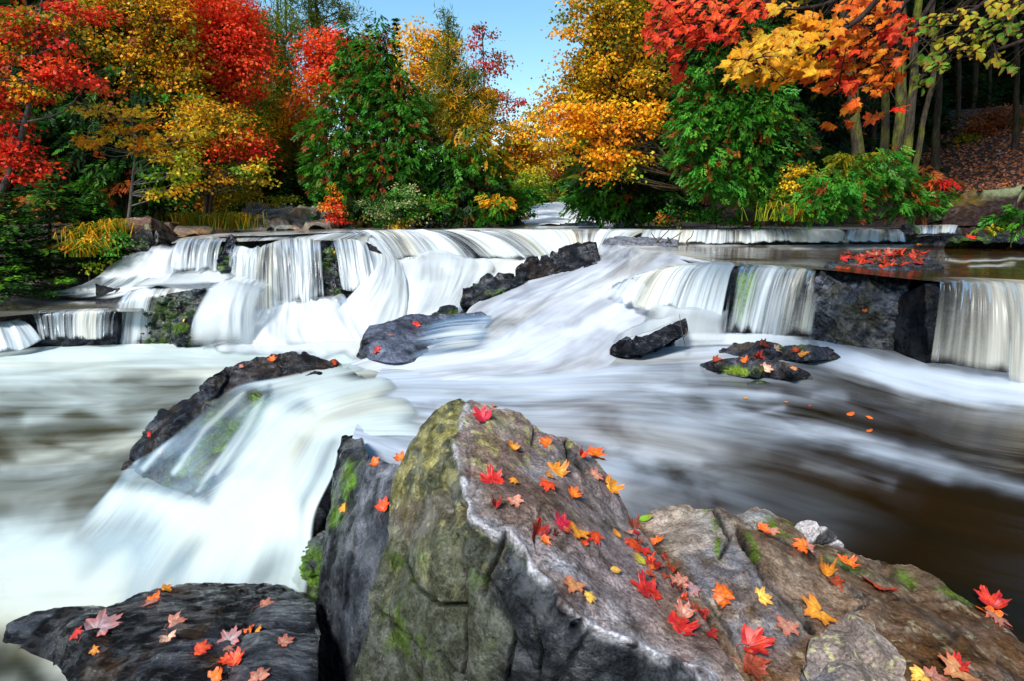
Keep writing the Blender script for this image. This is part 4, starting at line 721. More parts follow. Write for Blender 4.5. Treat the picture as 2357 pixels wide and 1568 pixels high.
rock('boulder', 'big central foreground boulder with a pale crest line, lichen left and red leaves on top',
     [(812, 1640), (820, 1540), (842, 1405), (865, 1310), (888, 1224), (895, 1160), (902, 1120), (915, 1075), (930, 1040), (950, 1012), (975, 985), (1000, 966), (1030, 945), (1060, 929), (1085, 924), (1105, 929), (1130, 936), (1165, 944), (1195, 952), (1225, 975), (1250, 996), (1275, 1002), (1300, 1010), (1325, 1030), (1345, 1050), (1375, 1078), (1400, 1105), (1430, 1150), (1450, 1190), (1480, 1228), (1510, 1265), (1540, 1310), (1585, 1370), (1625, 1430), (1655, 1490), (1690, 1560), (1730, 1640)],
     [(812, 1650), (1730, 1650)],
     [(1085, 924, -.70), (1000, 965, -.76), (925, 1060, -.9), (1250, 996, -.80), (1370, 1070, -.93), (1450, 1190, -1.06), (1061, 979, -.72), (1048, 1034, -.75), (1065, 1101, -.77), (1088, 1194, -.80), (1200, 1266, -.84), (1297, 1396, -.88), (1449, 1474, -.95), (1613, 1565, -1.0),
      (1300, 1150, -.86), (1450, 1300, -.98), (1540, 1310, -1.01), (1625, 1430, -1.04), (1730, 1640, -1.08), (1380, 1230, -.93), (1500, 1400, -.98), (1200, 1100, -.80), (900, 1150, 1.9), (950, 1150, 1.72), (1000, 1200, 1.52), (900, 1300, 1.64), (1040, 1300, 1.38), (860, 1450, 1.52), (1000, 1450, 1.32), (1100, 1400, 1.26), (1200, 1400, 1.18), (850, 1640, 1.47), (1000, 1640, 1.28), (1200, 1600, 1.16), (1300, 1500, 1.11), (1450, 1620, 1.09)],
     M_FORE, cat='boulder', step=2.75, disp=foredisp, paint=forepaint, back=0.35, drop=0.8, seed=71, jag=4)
CRKB = [([(1640, 1180), (1660, 1215), (1680, 1240), (1655, 1290)], 5, 0.02), ([(1700, 1230), (1725, 1280), (1760, 1330), (1800, 1370), (1850, 1420), (1870, 1450)], 9, 0.035), ([(1690, 1195), (1780, 1240), (1900, 1290), (2000, 1330)], 5, 0.015),
        ([(1850, 1270), (1930, 1340), (1990, 1400), (1960, 1420)], 5, 0.015), ([(1620, 1300), (1700, 1320)], 3, 0.008), ([(1960, 1380), (2050, 1380), (2200, 1375), (2300, 1420)], 5, 0.012), ([(1560, 1330), (1640, 1400), (1700, 1480), (1750, 1600)], 5, 0.014)]
def bdisp(G, X, Y, N):
    d = grooves(X, Y, G, CRKB); P = np.stack([(G[..., 0] + G[..., 1]) * 3.2, (G[..., 0] - G[..., 1]) * 9, G[..., 2] * 6], -1)
    f1, f2, cid = voro(P * 0.7 + 0.3 * fbm(G * 5, 2, 3)[..., None], 72)
    return d + 0.020 * (cid - 0.5) * sstep(0, 0.25, f2 - f1) + 0.022 * fbm(G * 3.5, 3, 72) + 0.010 * ridge(P, 3, 73) + 0.005 * fbm(G * 25, 4, 74)
def bpaint(G, X, Y, N):
    x = X + 8 * fbm(G * 12, 4, 81); y = Y + 8 * fbm(G * 12 + 3, 4, 82); n1 = fbm(G * 4, 4, 83); n2 = fbm(G * 15, 4, 84); n3 = fbm(G * 38, 3, 85)
    P = np.stack([(G[..., 0] + G[..., 1]) * 3, (G[..., 0] - G[..., 1]) * 12, G[..., 2] * 6], -1)
    c = np.broadcast_to(np.array([0.14, 0.085, 0.048]), G.shape).copy()
    c = colmix(c, np.array([0.05, 0.032, 0.016]), sstep(-0.05, 0.3, fbm(P, 4, 86)) * 0.8)
    for poly, cc, a in (([(1480, 1200), (1530, 1172), (1620, 1170), (1700, 1240), (1740, 1300), (1650, 1300), (1560, 1290)], (0.36, 0.29, 0.24), 0.9), ([(1580, 1180), (1640, 1170), (1690, 1230), (1620, 1240)], (0.40, 0.39, 0.36), 0.6),
                        ([(1560, 1290), (1680, 1240), (1760, 1330), (1860, 1440), (1800, 1540), (1700, 1480), (1620, 1400)], (0.16, 0.17, 0.20), 0.9), ([(1720, 1250), (1850, 1290), (1950, 1400), (1870, 1420), (1790, 1340)], (0.24, 0.17, 0.12), 0.7),
                        ([(1620, 1330), (1720, 1350), (1800, 1420), (1720, 1400)], (0.12, 0.045, 0.012), 0.7), ([(1950, 1420), (2050, 1380), (2250, 1400), (2500, 1500), (2500, 1700), (2100, 1700), (2020, 1500)], (0.085, 0.036, 0.010), 0.9), ([(1740, 1480), (1850, 1480), (1880, 1700), (1750, 1700)], (0.11, 0.05, 0.018), 0.8),
                        ([(1690, 1190), (1740, 1175), (1775, 1185), (1780, 1215), (1720, 1215)], (0.36, 0.37, 0.38), 0.8)):
        c = colmix(c, np.array(cc), softpoly(x, y, poly, 20) * a * np.clip(0.75 + n2, 0, 1))
    c = colmix(c, np.array([0.10, 0.16, 0.012]), sstep(0.0, 0.3, n2 + 0.3) * np.maximum.reduce([np.exp(-(pdist(x, y, q) / wq) ** 2) for q, wq in (([(1625, 1172), (1640, 1195), (1650, 1215)], 8), ([(1650, 1240), (1655, 1290)], 8), ([(1720, 1240), (1740, 1290)], 9), ([(1775, 1210), (1815, 1225)], 16), ([(2075, 1320), (2100, 1335)], 14), ([(1900, 1290), (2010, 1330)], 7), ([(2160, 1350), (2260, 1400)], 7))]))
    c = colmix(c, np.array([0.40, 0.36, 0.22]), sstep(0.33, 0.42, n3) * 0.35)
    q = G * 6 + 0.6 * fbm(G * 5, 3, 44)[..., None]; f1, f2, cid = voro(q * np.array([1, 1.6, 1]), 45)
    c = colmix(c, np.array([0.012, 0.010, 0.009]), 0.75 * sstep(0.07, 0.0, f2 - f1) * sstep(-0.15, 0.25, fbm(G * 3, 3, 46))); c = c * (0.75 + 0.5 * cid)[..., None]
    for poly, wd, dp in CRKB: c = colmix(c, np.array([0.010, 0.010, 0.010]), np.clip(dp / 0.018, 0.3, 0.95) * np.exp(-(pdist(x, y, poly) / wd) ** 2))
    return c
rock('slab', 'wide brown wet rock slab at the right foreground with many leaves and moss in its cracks',
     [(1440, 1215), (1465, 1200), (1485, 1195), (1505, 1182), (1530, 1172), (1560, 1167), (1600, 1166), (1640, 1172), (1670, 1182), (1692, 1190), (1715, 1180), (1740, 1172), (1765, 1178), (1790, 1192), (1830, 1205), (1870, 1225), (1920, 1258), (1955, 1272), (2000, 1281), (2050, 1300), (2100, 1300), (2150, 1328), (2200, 1366), (2280, 1412), (2356, 1452), (2450, 1500), (2520, 1560)],
     [(1440, 1650), (2520, 1650)],
     [(1440, 1210, -1.12), (1600, 1168, -1.12), (1740, 1173, -1.15), (1950, 1272, -1.22), (2150, 1330, -1.28), (2356, 1452, -1.33), (2520, 1560, -1.36), (1540, 1330, -1.04), (1650, 1230, -1.05), (1760, 1330, -1.05), (1640, 1440, -1.075), (1800, 1450, -1.09), (2000, 1400, -1.17), (1740, 1640, -1.13), (2000, 1640, -1.15), (2200, 1500, -1.2), (2356, 1640, -1.24), (1850, 1270, -1.14)],
     M_FORE, cat='rock slab', step=3.0, disp=bdisp, paint=bpaint, back=0.3, drop=0.5, seed=72, jag=5)
rock('stone', 'pale grey angular stone behind the moss tuft on the right slab', [(1822, 1222), (1835, 1206), (1855, 1200), (1880, 1204), (1905, 1215), (1930, 1240), (1950, 1262)], [(1822, 1236), (1860, 1250), (1910, 1272), (1950, 1275)], [(1822, 1225, -1.17), (1855, 1202, -1.15), (1950, 1265, -1.22), (1860, 1248, -1.165), (1915, 1272, -1.22), (1890, 1225, -1.13)],
     M_DRY, cat='stone', step=1.8, disp=chunk(0.03, 9, 75, 0.005), paint=lambda G, X, Y, N: colmix(np.broadcast_to(np.array([0.34, 0.31, 0.31]), G.shape) * (1 + 0.4 * fbm(G * 14, 4, 75))[..., None], BLACK, 0.9 * sstep(5, -5, pdist(X, Y, [(1915, 1225), (1880, 1262), (1950, 1280)]) - 15)), back=0.12, drop=0.15, seed=75, jag=2)
rock('stone', 'pinkish grey speckled boulder at the lower right, with yellow lichen spots', [(1845, 1640), (1852, 1530), (1862, 1470), (1885, 1430), (1920, 1405), (1965, 1398), (1990, 1405), (2012, 1430), (2035, 1470), (2060, 1500), (2095, 1560), (2120, 1640)], [(1845, 1650), (2120, 1650)],
     [(1850, 1530, -1.10), (1920, 1406, -1.14), (1985, 1404, -1.15), (2035, 1470, -1.14), (2095, 1560, -1.14), (1950, 1470, -1.065), (1950, 1560, -1.06), (1900, 1640, -1.09), (2100, 1640, -1.14), (1870, 1560, -1.12)],
     M_DRY, cat='boulder', step=2.0, disp=chunk(0.03, 6, 76, 0.005), back=0.15, drop=0.25, seed=76, jag=3,
     paint=lambda G, X, Y, N: colmix(colmix(np.broadcast_to(np.array([0.21, 0.165, 0.14]), G.shape) * (1 + 0.5 * fbm(G * 14, 4, 76))[..., None], np.array([0.07, 0.075, 0.09]), sstep(1480, 1580, Y) * sstep(1980, 1900, X) * 0.8), np.array([0.42, 0.40, 0.20]), sstep(0.42, 0.5, vnoise(G * 55, 7)) * 0.6))
def fpaint(G, X, Y, N):
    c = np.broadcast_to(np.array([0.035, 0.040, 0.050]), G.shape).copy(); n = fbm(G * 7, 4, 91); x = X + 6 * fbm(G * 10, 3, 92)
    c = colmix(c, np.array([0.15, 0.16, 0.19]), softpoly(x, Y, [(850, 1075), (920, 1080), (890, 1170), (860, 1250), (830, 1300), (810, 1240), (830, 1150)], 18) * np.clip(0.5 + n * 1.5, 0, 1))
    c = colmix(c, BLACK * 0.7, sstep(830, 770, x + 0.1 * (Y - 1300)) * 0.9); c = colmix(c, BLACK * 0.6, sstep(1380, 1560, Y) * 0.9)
    c = colmix(c, np.array([0.06, 0.12, 0.01]), sstep(-0.2, 0.15, fbm(G * 14, 4, 93)) * softpoly(x, Y, [(800, 1060), (840, 1060), (815, 1140), (800, 1200), (755, 1230), (765, 1160)], 10))
    for q in ([(812, 1130), (800, 1220), (790, 1350), (770, 1480)], [(840, 1140), (826, 1260), (805, 1400)], [(880, 1110), (868, 1200)]): c = colmix(c, BLACK * 0.4, 0.9 * np.exp(-(pdist(x, Y, q) / 5) ** 2))
    return c
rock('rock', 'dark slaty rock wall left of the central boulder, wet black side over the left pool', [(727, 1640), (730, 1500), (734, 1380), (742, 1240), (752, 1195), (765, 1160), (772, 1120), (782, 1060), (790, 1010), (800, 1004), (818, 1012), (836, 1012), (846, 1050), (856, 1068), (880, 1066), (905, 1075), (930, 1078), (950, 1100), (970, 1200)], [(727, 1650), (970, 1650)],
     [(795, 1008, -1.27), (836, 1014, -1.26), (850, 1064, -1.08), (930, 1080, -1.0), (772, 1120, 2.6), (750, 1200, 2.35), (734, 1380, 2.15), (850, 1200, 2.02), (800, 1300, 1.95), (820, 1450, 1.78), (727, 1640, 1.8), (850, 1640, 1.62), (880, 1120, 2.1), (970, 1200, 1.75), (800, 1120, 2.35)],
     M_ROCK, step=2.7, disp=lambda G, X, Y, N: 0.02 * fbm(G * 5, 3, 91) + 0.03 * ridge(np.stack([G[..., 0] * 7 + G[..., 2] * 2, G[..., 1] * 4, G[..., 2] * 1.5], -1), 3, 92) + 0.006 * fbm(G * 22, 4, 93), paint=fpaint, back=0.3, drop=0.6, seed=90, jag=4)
rock('rock', 'mossy rounded stone between the chute foam and the dark rock wall', [(662, 1372), (672, 1330), (690, 1285), (712, 1250), (738, 1226), (756, 1222), (762, 1240)], [(662, 1384), (690, 1392), (762, 1400)], [(662, 1375, 2.42), (700, 1270, 2.5), (756, 1224, 2.5), (700, 1392, 2.3), (762, 1400, 2.25), (715, 1320, 2.3)], step=2,
     disp=chunk(0.02, 8, 94, 0.015), seed=94, paint=lambda G, X, Y, N: colmix(np.broadcast_to(np.array([0.03, 0.035, 0.035]), G.shape).copy(), np.array([0.06, 0.12, 0.012]), sstep(-0.35, 0.1, fbm(G * 14, 4, 94)) * sstep(1240, 1290, Y)), back=0.3)
def hdisp(seed):
    def f(G, X, Y, N):
        P = np.stack([G[..., 0] * 3.0 + G[..., 1] * 2.0, G[..., 1] * 9 - G[..., 0] * 4.5, G[..., 2] * 6], -1)
        return 0.030 * fbm(G * 3, 3, seed) + 0.022 * ridge(P, 4, seed + 1) + 0.018 * (voro(P * 0.55, seed)[2] - 0.5) + 0.006 * fbm(G * 26, 3, seed + 2)
    return f
hp = lambda G, X, Y, N: colmix(colmix(np.broadcast_to(np.array([0.006, 0.006, 0.007]), G.shape).copy(), np.array([0.026, 0.029, 0.038]), sstep(0.1, 0.35, fbm(G * np.array([4, 9, 5]), 4, 95)) * 0.8), np.array([0.045, 0.022, 0.008]), sstep(0.05, 0.4, fbm(G * 6, 4, 96)) * 0.6)
rock('slab', 'low black wet layered slab at the bottom left corner, with pale and red leaves', [(8, 1470), (22, 1445), (60, 1425), (130, 1408), (190, 1400), (235, 1398), (290, 1378), (340, 1362), (400, 1352), (470, 1341), (530, 1334), (580, 1334), (640, 1345), (680, 1372), (722, 1392), (732, 1420)],
     [(8, 1480), (60, 1502), (140, 1532), (180, 1590), (230, 1650), (732, 1650)],
     [(10, 1468, -1.70), (130, 1410, -1.64), (290, 1380, -1.62), (400, 1354, -1.63), (580, 1336, -1.66), (722, 1394, -1.60), (200, 1470, -1.56), (400, 1430, -1.54), (560, 1400, -1.56), (600, 1500, -1.52), (400, 1560, -1.52), (140, 1530, -1.72), (230, 1640, -1.68), (400, 1650, -1.55), (732, 1650, -1.5), (60, 1500, -1.74), (250, 1560, -1.62)],
     M_SCHIST, cat='rock slab', step=2.8, disp=hdisp(95), paint=hp, back=0.3, drop=0.3, seed=95, jag=4)
rock('slab', 'smooth dark grey block beside the black layered slab, leaves on its flat top', [(500, 1640), (530, 1545), (560, 1470), (575, 1428), (590, 1400), (620, 1388), (655, 1381), (700, 1380), (722, 1390), (728, 1400), (732, 1460)], [(500, 1650), (732, 1650)],
     [(500, 1645, -1.50), (575, 1428, -1.54), (600, 1395, -1.56), (722, 1392, -1.56), (600, 1450, -1.47), (722, 1450, -1.50), (620, 1560, -1.455), (732, 1600, -1.50), (600, 1650, -1.44)], M_SCHIST, cat='rock slab', step=2.2,
     disp=lambda G, X, Y, N: 0.018 * fbm(G * 4, 3, 97) + 0.006 * ridge(G * 14, 3, 98) - 0.02 * np.exp(-(pdist(X, Y, [(576, 1450), (640, 1438), (728, 1446)]) / 4) ** 2), paint=lambda G, X, Y, N: colmix(np.broadcast_to(np.array([0.032, 0.036, 0.045]), G.shape) * (1 + 0.5 * fbm(G * 8, 4, 97))[..., None], BLACK, 0.9 * np.maximum(sstep(690, 730, X + 0.12 * (1500 - Y)), np.exp(-(pdist(X, Y, [(576, 1450), (640, 1438), (728, 1446)]) / 5) ** 2))), back=0.25, drop=0.3, seed=97, jag=2)

# pale eddy of foam turning under the left bank
mound([[(0, 652, 9.0), (60, 640, 9.05), (140, 648, 9.1)], [(0, 658, 8.75), (70, 648, 8.7), (150, 656, 8.8)], [(0, 664, 8.5), (70, 664, 8.45), (150, 662, 8.6)]], 40, 20, 0.9, 0.02, water_mat('tan_foam', 2, 0.5, 0.3, True, foamcol=(0.42, 0.34, 0.24), foamcol2=(0.40, 0.34, 0.26)), seed=39)

mound([[(1135, 722, -1.03), (1140, 800, -1.19)], [(1040, 728, -1.02), (1020, 818, -1.215)], [(950, 752, -1.05), (925, 832, -1.225)]], 50, 40, 0.5, 0.01, M_FALL, seed=40, edge=(10, 8, 12, 24))
# ------------------------------------------------------------------ vegetation
M_LEAF = leaf_mat('foliage', trans=0.38)
M_BARK = rock_mat('bark', None, (0.7, 0.95), 0.15, 1.2, 1.0, 0.6, aniso=((3, 3, 0.8), (0, 0, 0)))
PAL = dict(
    red=[(.62, .030, .012), (.75, .06, .02), (.50, .02, .012), (.70, .10, .02)], scarlet=[(.85, .085, .02), (.80, .05, .02), (.85, .15, .03)], orange=[(.80, .20, .015), (.78, .30, .02), (.70, .12, .015)],
    gold=[(.72, .32, .012), (.78, .42, .02), (.58, .26, .012), (.40, .26, .012)], yellow=[(.78, .48, .025), (.75, .38, .02), (.62, .42, .03)], amber=[(.85, .36, .012), (.85, .46, .02), (.75, .26, .012)],
    olive=[(.20, .19, .010), (.30, .24, .012), (.13, .16, .010)], green=[(.045, .19, .014), (.065, .23, .018), (.030, .12, .012)], bright=[(.055, .28, .025), (.04, .21, .02), (.11, .34, .03)],
    dark=[(.010, .035, .008), (.016, .050, .010), (.008, .025, .006)], lit=[(.05, .15, .012), (.08, .20, .015), (.03, .10, .01)], rust=[(.24, .055, .012), (.17, .045, .012), (.32, .09, .015)], mix=[(.04, .11, .012), (.30, .15, .012), (.12, .13, .012), (.42, .10, .015)],  # dark greens and a lighter green, mixed at random on the spruce boughs
    pale=[(.40, .46, .20), (.14, .24, .06), (.30, .36, .12)], lime=[(.30, .38, .02), (.18, .32, .02), (.45, .40, .03)], pinkred=[(.60, .06, .05), (.48, .09, .03), (.30, .12, .03)], brown=[(.16, .06, .015), (.10, .045, .012), (.22, .10, .02)], pine=[(.11, .17, .015), (.17, .19, .02), (.06, .11, .012)])
for k in PAL: PAL[k] = np.array(PAL[k])
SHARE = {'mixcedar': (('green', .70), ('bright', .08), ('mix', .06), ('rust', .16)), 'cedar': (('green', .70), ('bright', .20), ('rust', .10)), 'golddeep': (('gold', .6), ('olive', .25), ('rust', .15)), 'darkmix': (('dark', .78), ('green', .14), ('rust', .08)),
         'goldgreen': (('olive', .5), ('gold', .35), ('green', .15)), 'redgreen': (('red', .7), ('olive', .3)), 'amberg': (('amber', .7), ('lime', .15), ('gold', .15)), 'birch': (('gold', .55), ('olive', .3), ('yellow', .15)), 'pinegold': (('pine', .55), ('gold', .3), ('olive', .15)),
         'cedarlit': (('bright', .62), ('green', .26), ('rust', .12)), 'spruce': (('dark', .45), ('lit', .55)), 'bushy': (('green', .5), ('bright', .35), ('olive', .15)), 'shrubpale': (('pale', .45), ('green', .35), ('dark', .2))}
def tones(pal, n, r):
    if pal in SHARE:
        names = [a for a, _ in SHARE[pal]]; pr = np.array([b for _, b in SHARE[pal]]); ch = r.choice(len(names), n, p=pr / pr.sum()); out = np.zeros((n, 3))
        for i, a in enumerate(names):
            m = ch == i; out[m] = PAL[a][r.integers(0, len(PAL[a]), m.sum())]
        return out
    return PAL[pal][r.integers(0, len(PAL[pal]), n)]
def unit(v): return v / (np.linalg.norm(v, axis=-1, keepdims=True) + 1e-9)
def kites(C, D, W, ln, wd, fold=0.15):
    ln = np.asarray(ln)[:, None] if np.ndim(ln) else ln; wd = np.asarray(wd)[:, None] if np.ndim(wd) else wd
    N = unit(np.cross(D, W)); a = C; b = C + D * ln * 0.45 + W * wd * 0.5 + N * ln * fold; c = C + D * ln; d = C + D * ln * 0.45 - W * wd * 0.5 + N * ln * fold
    V = np.stack([a, b, c, d], 1).reshape(-1, 3); n = len(C); F = np.arange(n * 4).reshape(n, 4)
    return V, F
def crown(blobs, Y, L, cov=4.0, style='broad', seed=0, cr_=0.30, depth=1.0, per=36, droop=0.3, jit=0.25):
    L = L * (0.80 if style == 'broad' else 0.9)
    """leaf-sized faces in clumps; blobs are (x, y, rx, ry, palette[, dY])"""
    r = np.random.default_rng(seed); Vs, Fs, Ts, K = [], [], [], []; off = 0; wide = 0.38 if style in ('cedar', 'needle') else 0.8
    for bl in blobs:
        x, y, rx, ry, pal = bl[:5]; yy = Y + (bl[5] if len(bl) > 5 else 0); sc = yy / FPX
        Lp = L / sc; n = int(cov * math.pi * rx * ry / (Lp * Lp * 0.5 * wide)); nc = max(4, n // per)
        u = unit(r.normal(size=(nc, 3))); rad = r.random(nc) ** 0.42
        c0 = at(x, y, yy); R = np.array([rx * sc, min(rx, ry * 1.4) * sc * depth, ry * sc * 1.02])
        P = c0 + u * rad[:, None] * R; P += 0.12 * R * r.normal(size=P.shape)
        base = tones(pal, nc, r); out = unit(u * np.array([1, 1, 0.6]) + 1e-6); K.append(P)
        s = cr_ * (0.6 + 0.8 * r.random(nc))
        ci = np.repeat(np.arange(nc), per); m = len(ci); q = r.normal(size=(m, 3)) * 0.5
        if style == 'broad':
            off3 = q * s[ci][:, None] * np.array([1, 1, 0.38]); off3[:, 2] -= droop * np.linalg.norm(off3[:, :2], axis=1)
            Dn = unit(unit(off3) * 0.7 + out[ci] * 0.5 + r.normal(size=(m, 3)) * 0.45 + np.array([0, 0, -0.35]))
            Nn = unit(np.array([0, 0, 0.8]) + out[ci] * 0.6 + r.normal(size=(m, 3)) * 0.55)
            Wn = unit(np.cross(Dn, Nn)); ll = L * (0.65 + 0.6 * r.random(m)); ww = ll * 0.8
        elif style == 'cedar':
            # flat drooping fans: a stem going outward and down, leaflets on both sides
            stem = unit(out * np.array([1, 1, 0.15]) + np.array([0, 0, -0.65]) + r.normal(size=(nc, 3)) * 0.28); side = unit(np.cross(stem, unit(out + r.normal(size=(nc, 3)) * 0.6)))
            t = r.random(m); sg = np.where(r.random(m) < 0.5, -1, 1)
            off3 = stem[ci] * (t * s[ci])[:, None] + side[ci] * (sg * 0.16 * s[ci] * (1 - t * 0.5) * r.random(m))[:, None]
            Dn = unit(stem[ci] * 0.9 + side[ci] * (sg * 0.6)[:, None] + r.normal(size=(m, 3)) * 0.2); Nn = unit(np.cross(stem, side))[ci]
            Wn = unit(np.cross(Dn, Nn)); ll = L * (1.0 + 0.8 * r.random(m)); ww = ll * 0.30
        else:   # needle tufts
            Dn = unit(r.normal(size=(m, 3)) + out[ci] * 0.6 + np.array([0, 0, 0.5])); off3 = q * s[ci][:, None] * 0.5; Wn = unit(np.cross(Dn, r.normal(size=(m, 3)))); ll = L * (1.2 + 0.8 * r.random(m)); ww = ll * 0.14
        C = P[ci] + off3; t3 = base[ci] * (1 + jit * 2 * (r.random((m, 1)) - 0.5)) * (1 + 0.12 * r.normal(size=(m, 3)))
        V, F = kites(C, Dn, Wn, ll, ww); Vs.append(V); Fs.append(F + off); off += len(V); Ts.append(t3)
    return np.concatenate(Vs), np.concatenate(Fs), np.clip(np.concatenate(Ts), 0.002, 0.9), np.concatenate(K)
def tube(P, R, k=7):
    P = np.asarray(P, float); n = len(P); T = np.gradient(P, axis=0); T = unit(T); up = np.array([0.3, 1, 0.1]); A = unit(np.cross(T, up)); B = np.cross(T, A)
    a = np.linspace(0, 2 * math.pi, k, endpoint=False)
    V = P[:, None] + (A[:, None] * np.cos(a)[None, :, None] + B[:, None] * np.sin(a)[None, :, None]) * np.asarray(R)[:, None, None]
    V = V.reshape(-1, 3); i = (np.arange(n - 1)[:, None] * k + np.arange(k)[None]); j = (np.arange(n - 1)[:, None] * k + (np.arange(k)[None] + 1) % k)
    F = np.stack([i.ravel(), j.ravel(), (j + k).ravel(), (i + k).ravel()], 1); return V, F
class Mix:
    def __init__(s): s.V, s.F, s.n = [], [], 0
    def add(s, V, F): s.V.append(V); s.F.append(F + s.n); s.n += len(V)
    def mesh(s, name, mat, col=None, moss=0.0, seed=0):
        V = np.concatenate(s.V); F = np.concatenate(s.F); c = np.broadcast_to(np.array(col), V.shape).copy()
        if moss: c = colmix(c, np.array([0.11, 0.12, 0.018]), moss * sstep(-0.1, 0.25, fbm(V * np.array([7, 7, 4]), 4, seed)))
        return newmesh(name, V, F, mat, attrs={'col': c})
def foot(x, yb, Y):
    p = at(x, yb, Y); return p
def tree(name, label, cat, blobs, Y, trunk, L=0.09, cov=4.0, style='broad', seed=0, group=None, bark=(0.045, 0.032, 0.022), tw=0.09, limbs=22, cr_=0.30, moss=0.0, **kw):
    """trunk: list of picture points from foot to top"""
    V, F, T, K = crown(blobs, Y, L, cov, style, seed, cr_, **kw)
    P = np.array([at(a, b, Y + (c[0] if c else 0)) for a, b, *c in trunk]); P[0, 2] = min(P[0, 2], P[1, 2] - 0.3)
    r = root(name, Vector(P[0]), label, cat, group)
    part('crown', newmesh('crown', V, F, M_LEAF, smooth=False, fcol=T), r, kind='stuff')
    m = Mix(); Q = cr(P, 14); Q = Q + 0.03 * fbm(Q * 1.5, 2, seed)[:, None] * np.array([1, 0.5, 0]); R = tw * (1 - 0.85 * np.linspace(0, 1, 14) ** 1.1); V1, F1 = tube(Q, R, 8); m.add(V1, F1)
    rr = np.random.default_rng(seed + 5); 
    for k in rr.choice(len(K), min(limbs, len(K)), replace=False):
        e = K[k]; h = np.linalg.norm(Q[:, :2] - e[:2], axis=1); j = int(np.clip(np.searchsorted(Q[:, 2], e[2] - 0.45 * h.mean()), 1, 12)); b = Q[j]
        mid = (b + e) / 2 + np.array([0, 0, -0.04 * np.linalg.norm(e - b)]) + rr.normal(size=3) * 0.05; r0 = min(R[j] * 0.55, 0.035)
        V1, F1 = tube(cr(np.array([b, mid, e]), 7), np.linspace(r0, 0.004, 7), 5); m.add(V1, F1)
    part('trunk', m.mesh('trunk', M_BARK, bark, moss, seed), r)
    return r
def spruce(name, label, top, base, halfw, Y, pal='spruce', L=0.07, levels=22, seed=0, group=None, dens=1.0, cat='conifer', droop=0.25):
    r_ = np.random.default_rng(seed); a = at(top[0], top[1], Y); b = at(base[0], base[1], Y); H = a[2] - b[2]; Rm = halfw * Y / FPX
    C, D, W, T = [], [], [], []; m = Mix(); V1, F1 = tube(np.array([b, (a + b) / 2, a]), [0.012 * H + 0.02, 0.008 * H + .01, 0.004], 6); m.add(V1, F1)
    for i in range(levels):
        t = (i + 0.3) / levels; z = a[2] - H * t; R = Rm * (t ** 0.8) * (0.8 + 0.35 * r_.random()); c = a + (b - a) * t
        for k in range(9):
            an = 2 * math.pi * (k / 9 + r_.random() * 0.13); d = np.array([math.cos(an), math.sin(an), -droop]); Rl = R * (0.75 + 0.4 * r_.random()); n = int(max(6, 60 * dens * Rl / Rm)); s = r_.random(n) ** 0.7
            side = np.array([-math.sin(an), math.cos(an), 0]); wdt = 0.26 * Rl * (1 - s) + 0.03; sg = r_.choice([-1, 1], n)
            p = c + d[None] * (s * Rl)[:, None] + side[None] * (sg * wdt * r_.random(n))[:, None]; p[:, 2] += 0.12 * Rl * s * s + 0.02 * r_.normal(size=n) - droop * 0.0
            C.append(p); D.append(unit(d[None] * 0.7 + side[None] * (sg * 0.8)[:, None] + r_.normal(size=(n, 3)) * 0.2)); W.append(unit(np.cross(D[-1], np.array([0, 0, 1.0]) + r_.normal(size=(n, 3)) * 0.35)))
            base_c = tones(pal, 1, r_)[0]; tip = 1 + 0.9 * sstep(0.7, 1, s); T.append(base_c[None] * tip[:, None] * (1 + 0.3 * (r_.random((n, 1)) - 0.5)))
            V1, F1 = tube(np.array([c, c + d * Rl * 0.9]), [0.012, 0.003], 4); m.add(V1, F1)
    C, D, W, T = map(np.concatenate, (C, D, W, T)); V, F = kites(C, D, W, L * (0.8 + 0.7 * r_.random(len(C))), L * 0.45, 0.05)
    r = root(name, Vector(b), label, cat, group)
    part('crown', newmesh('crown', V, F, M_LEAF, smooth=False, fcol=np.clip(T, 0.002, 0.9)), r, kind='stuff')
    part('trunk', m.mesh('trunk', M_BARK, (0.035, 0.025, 0.02)), r); return r

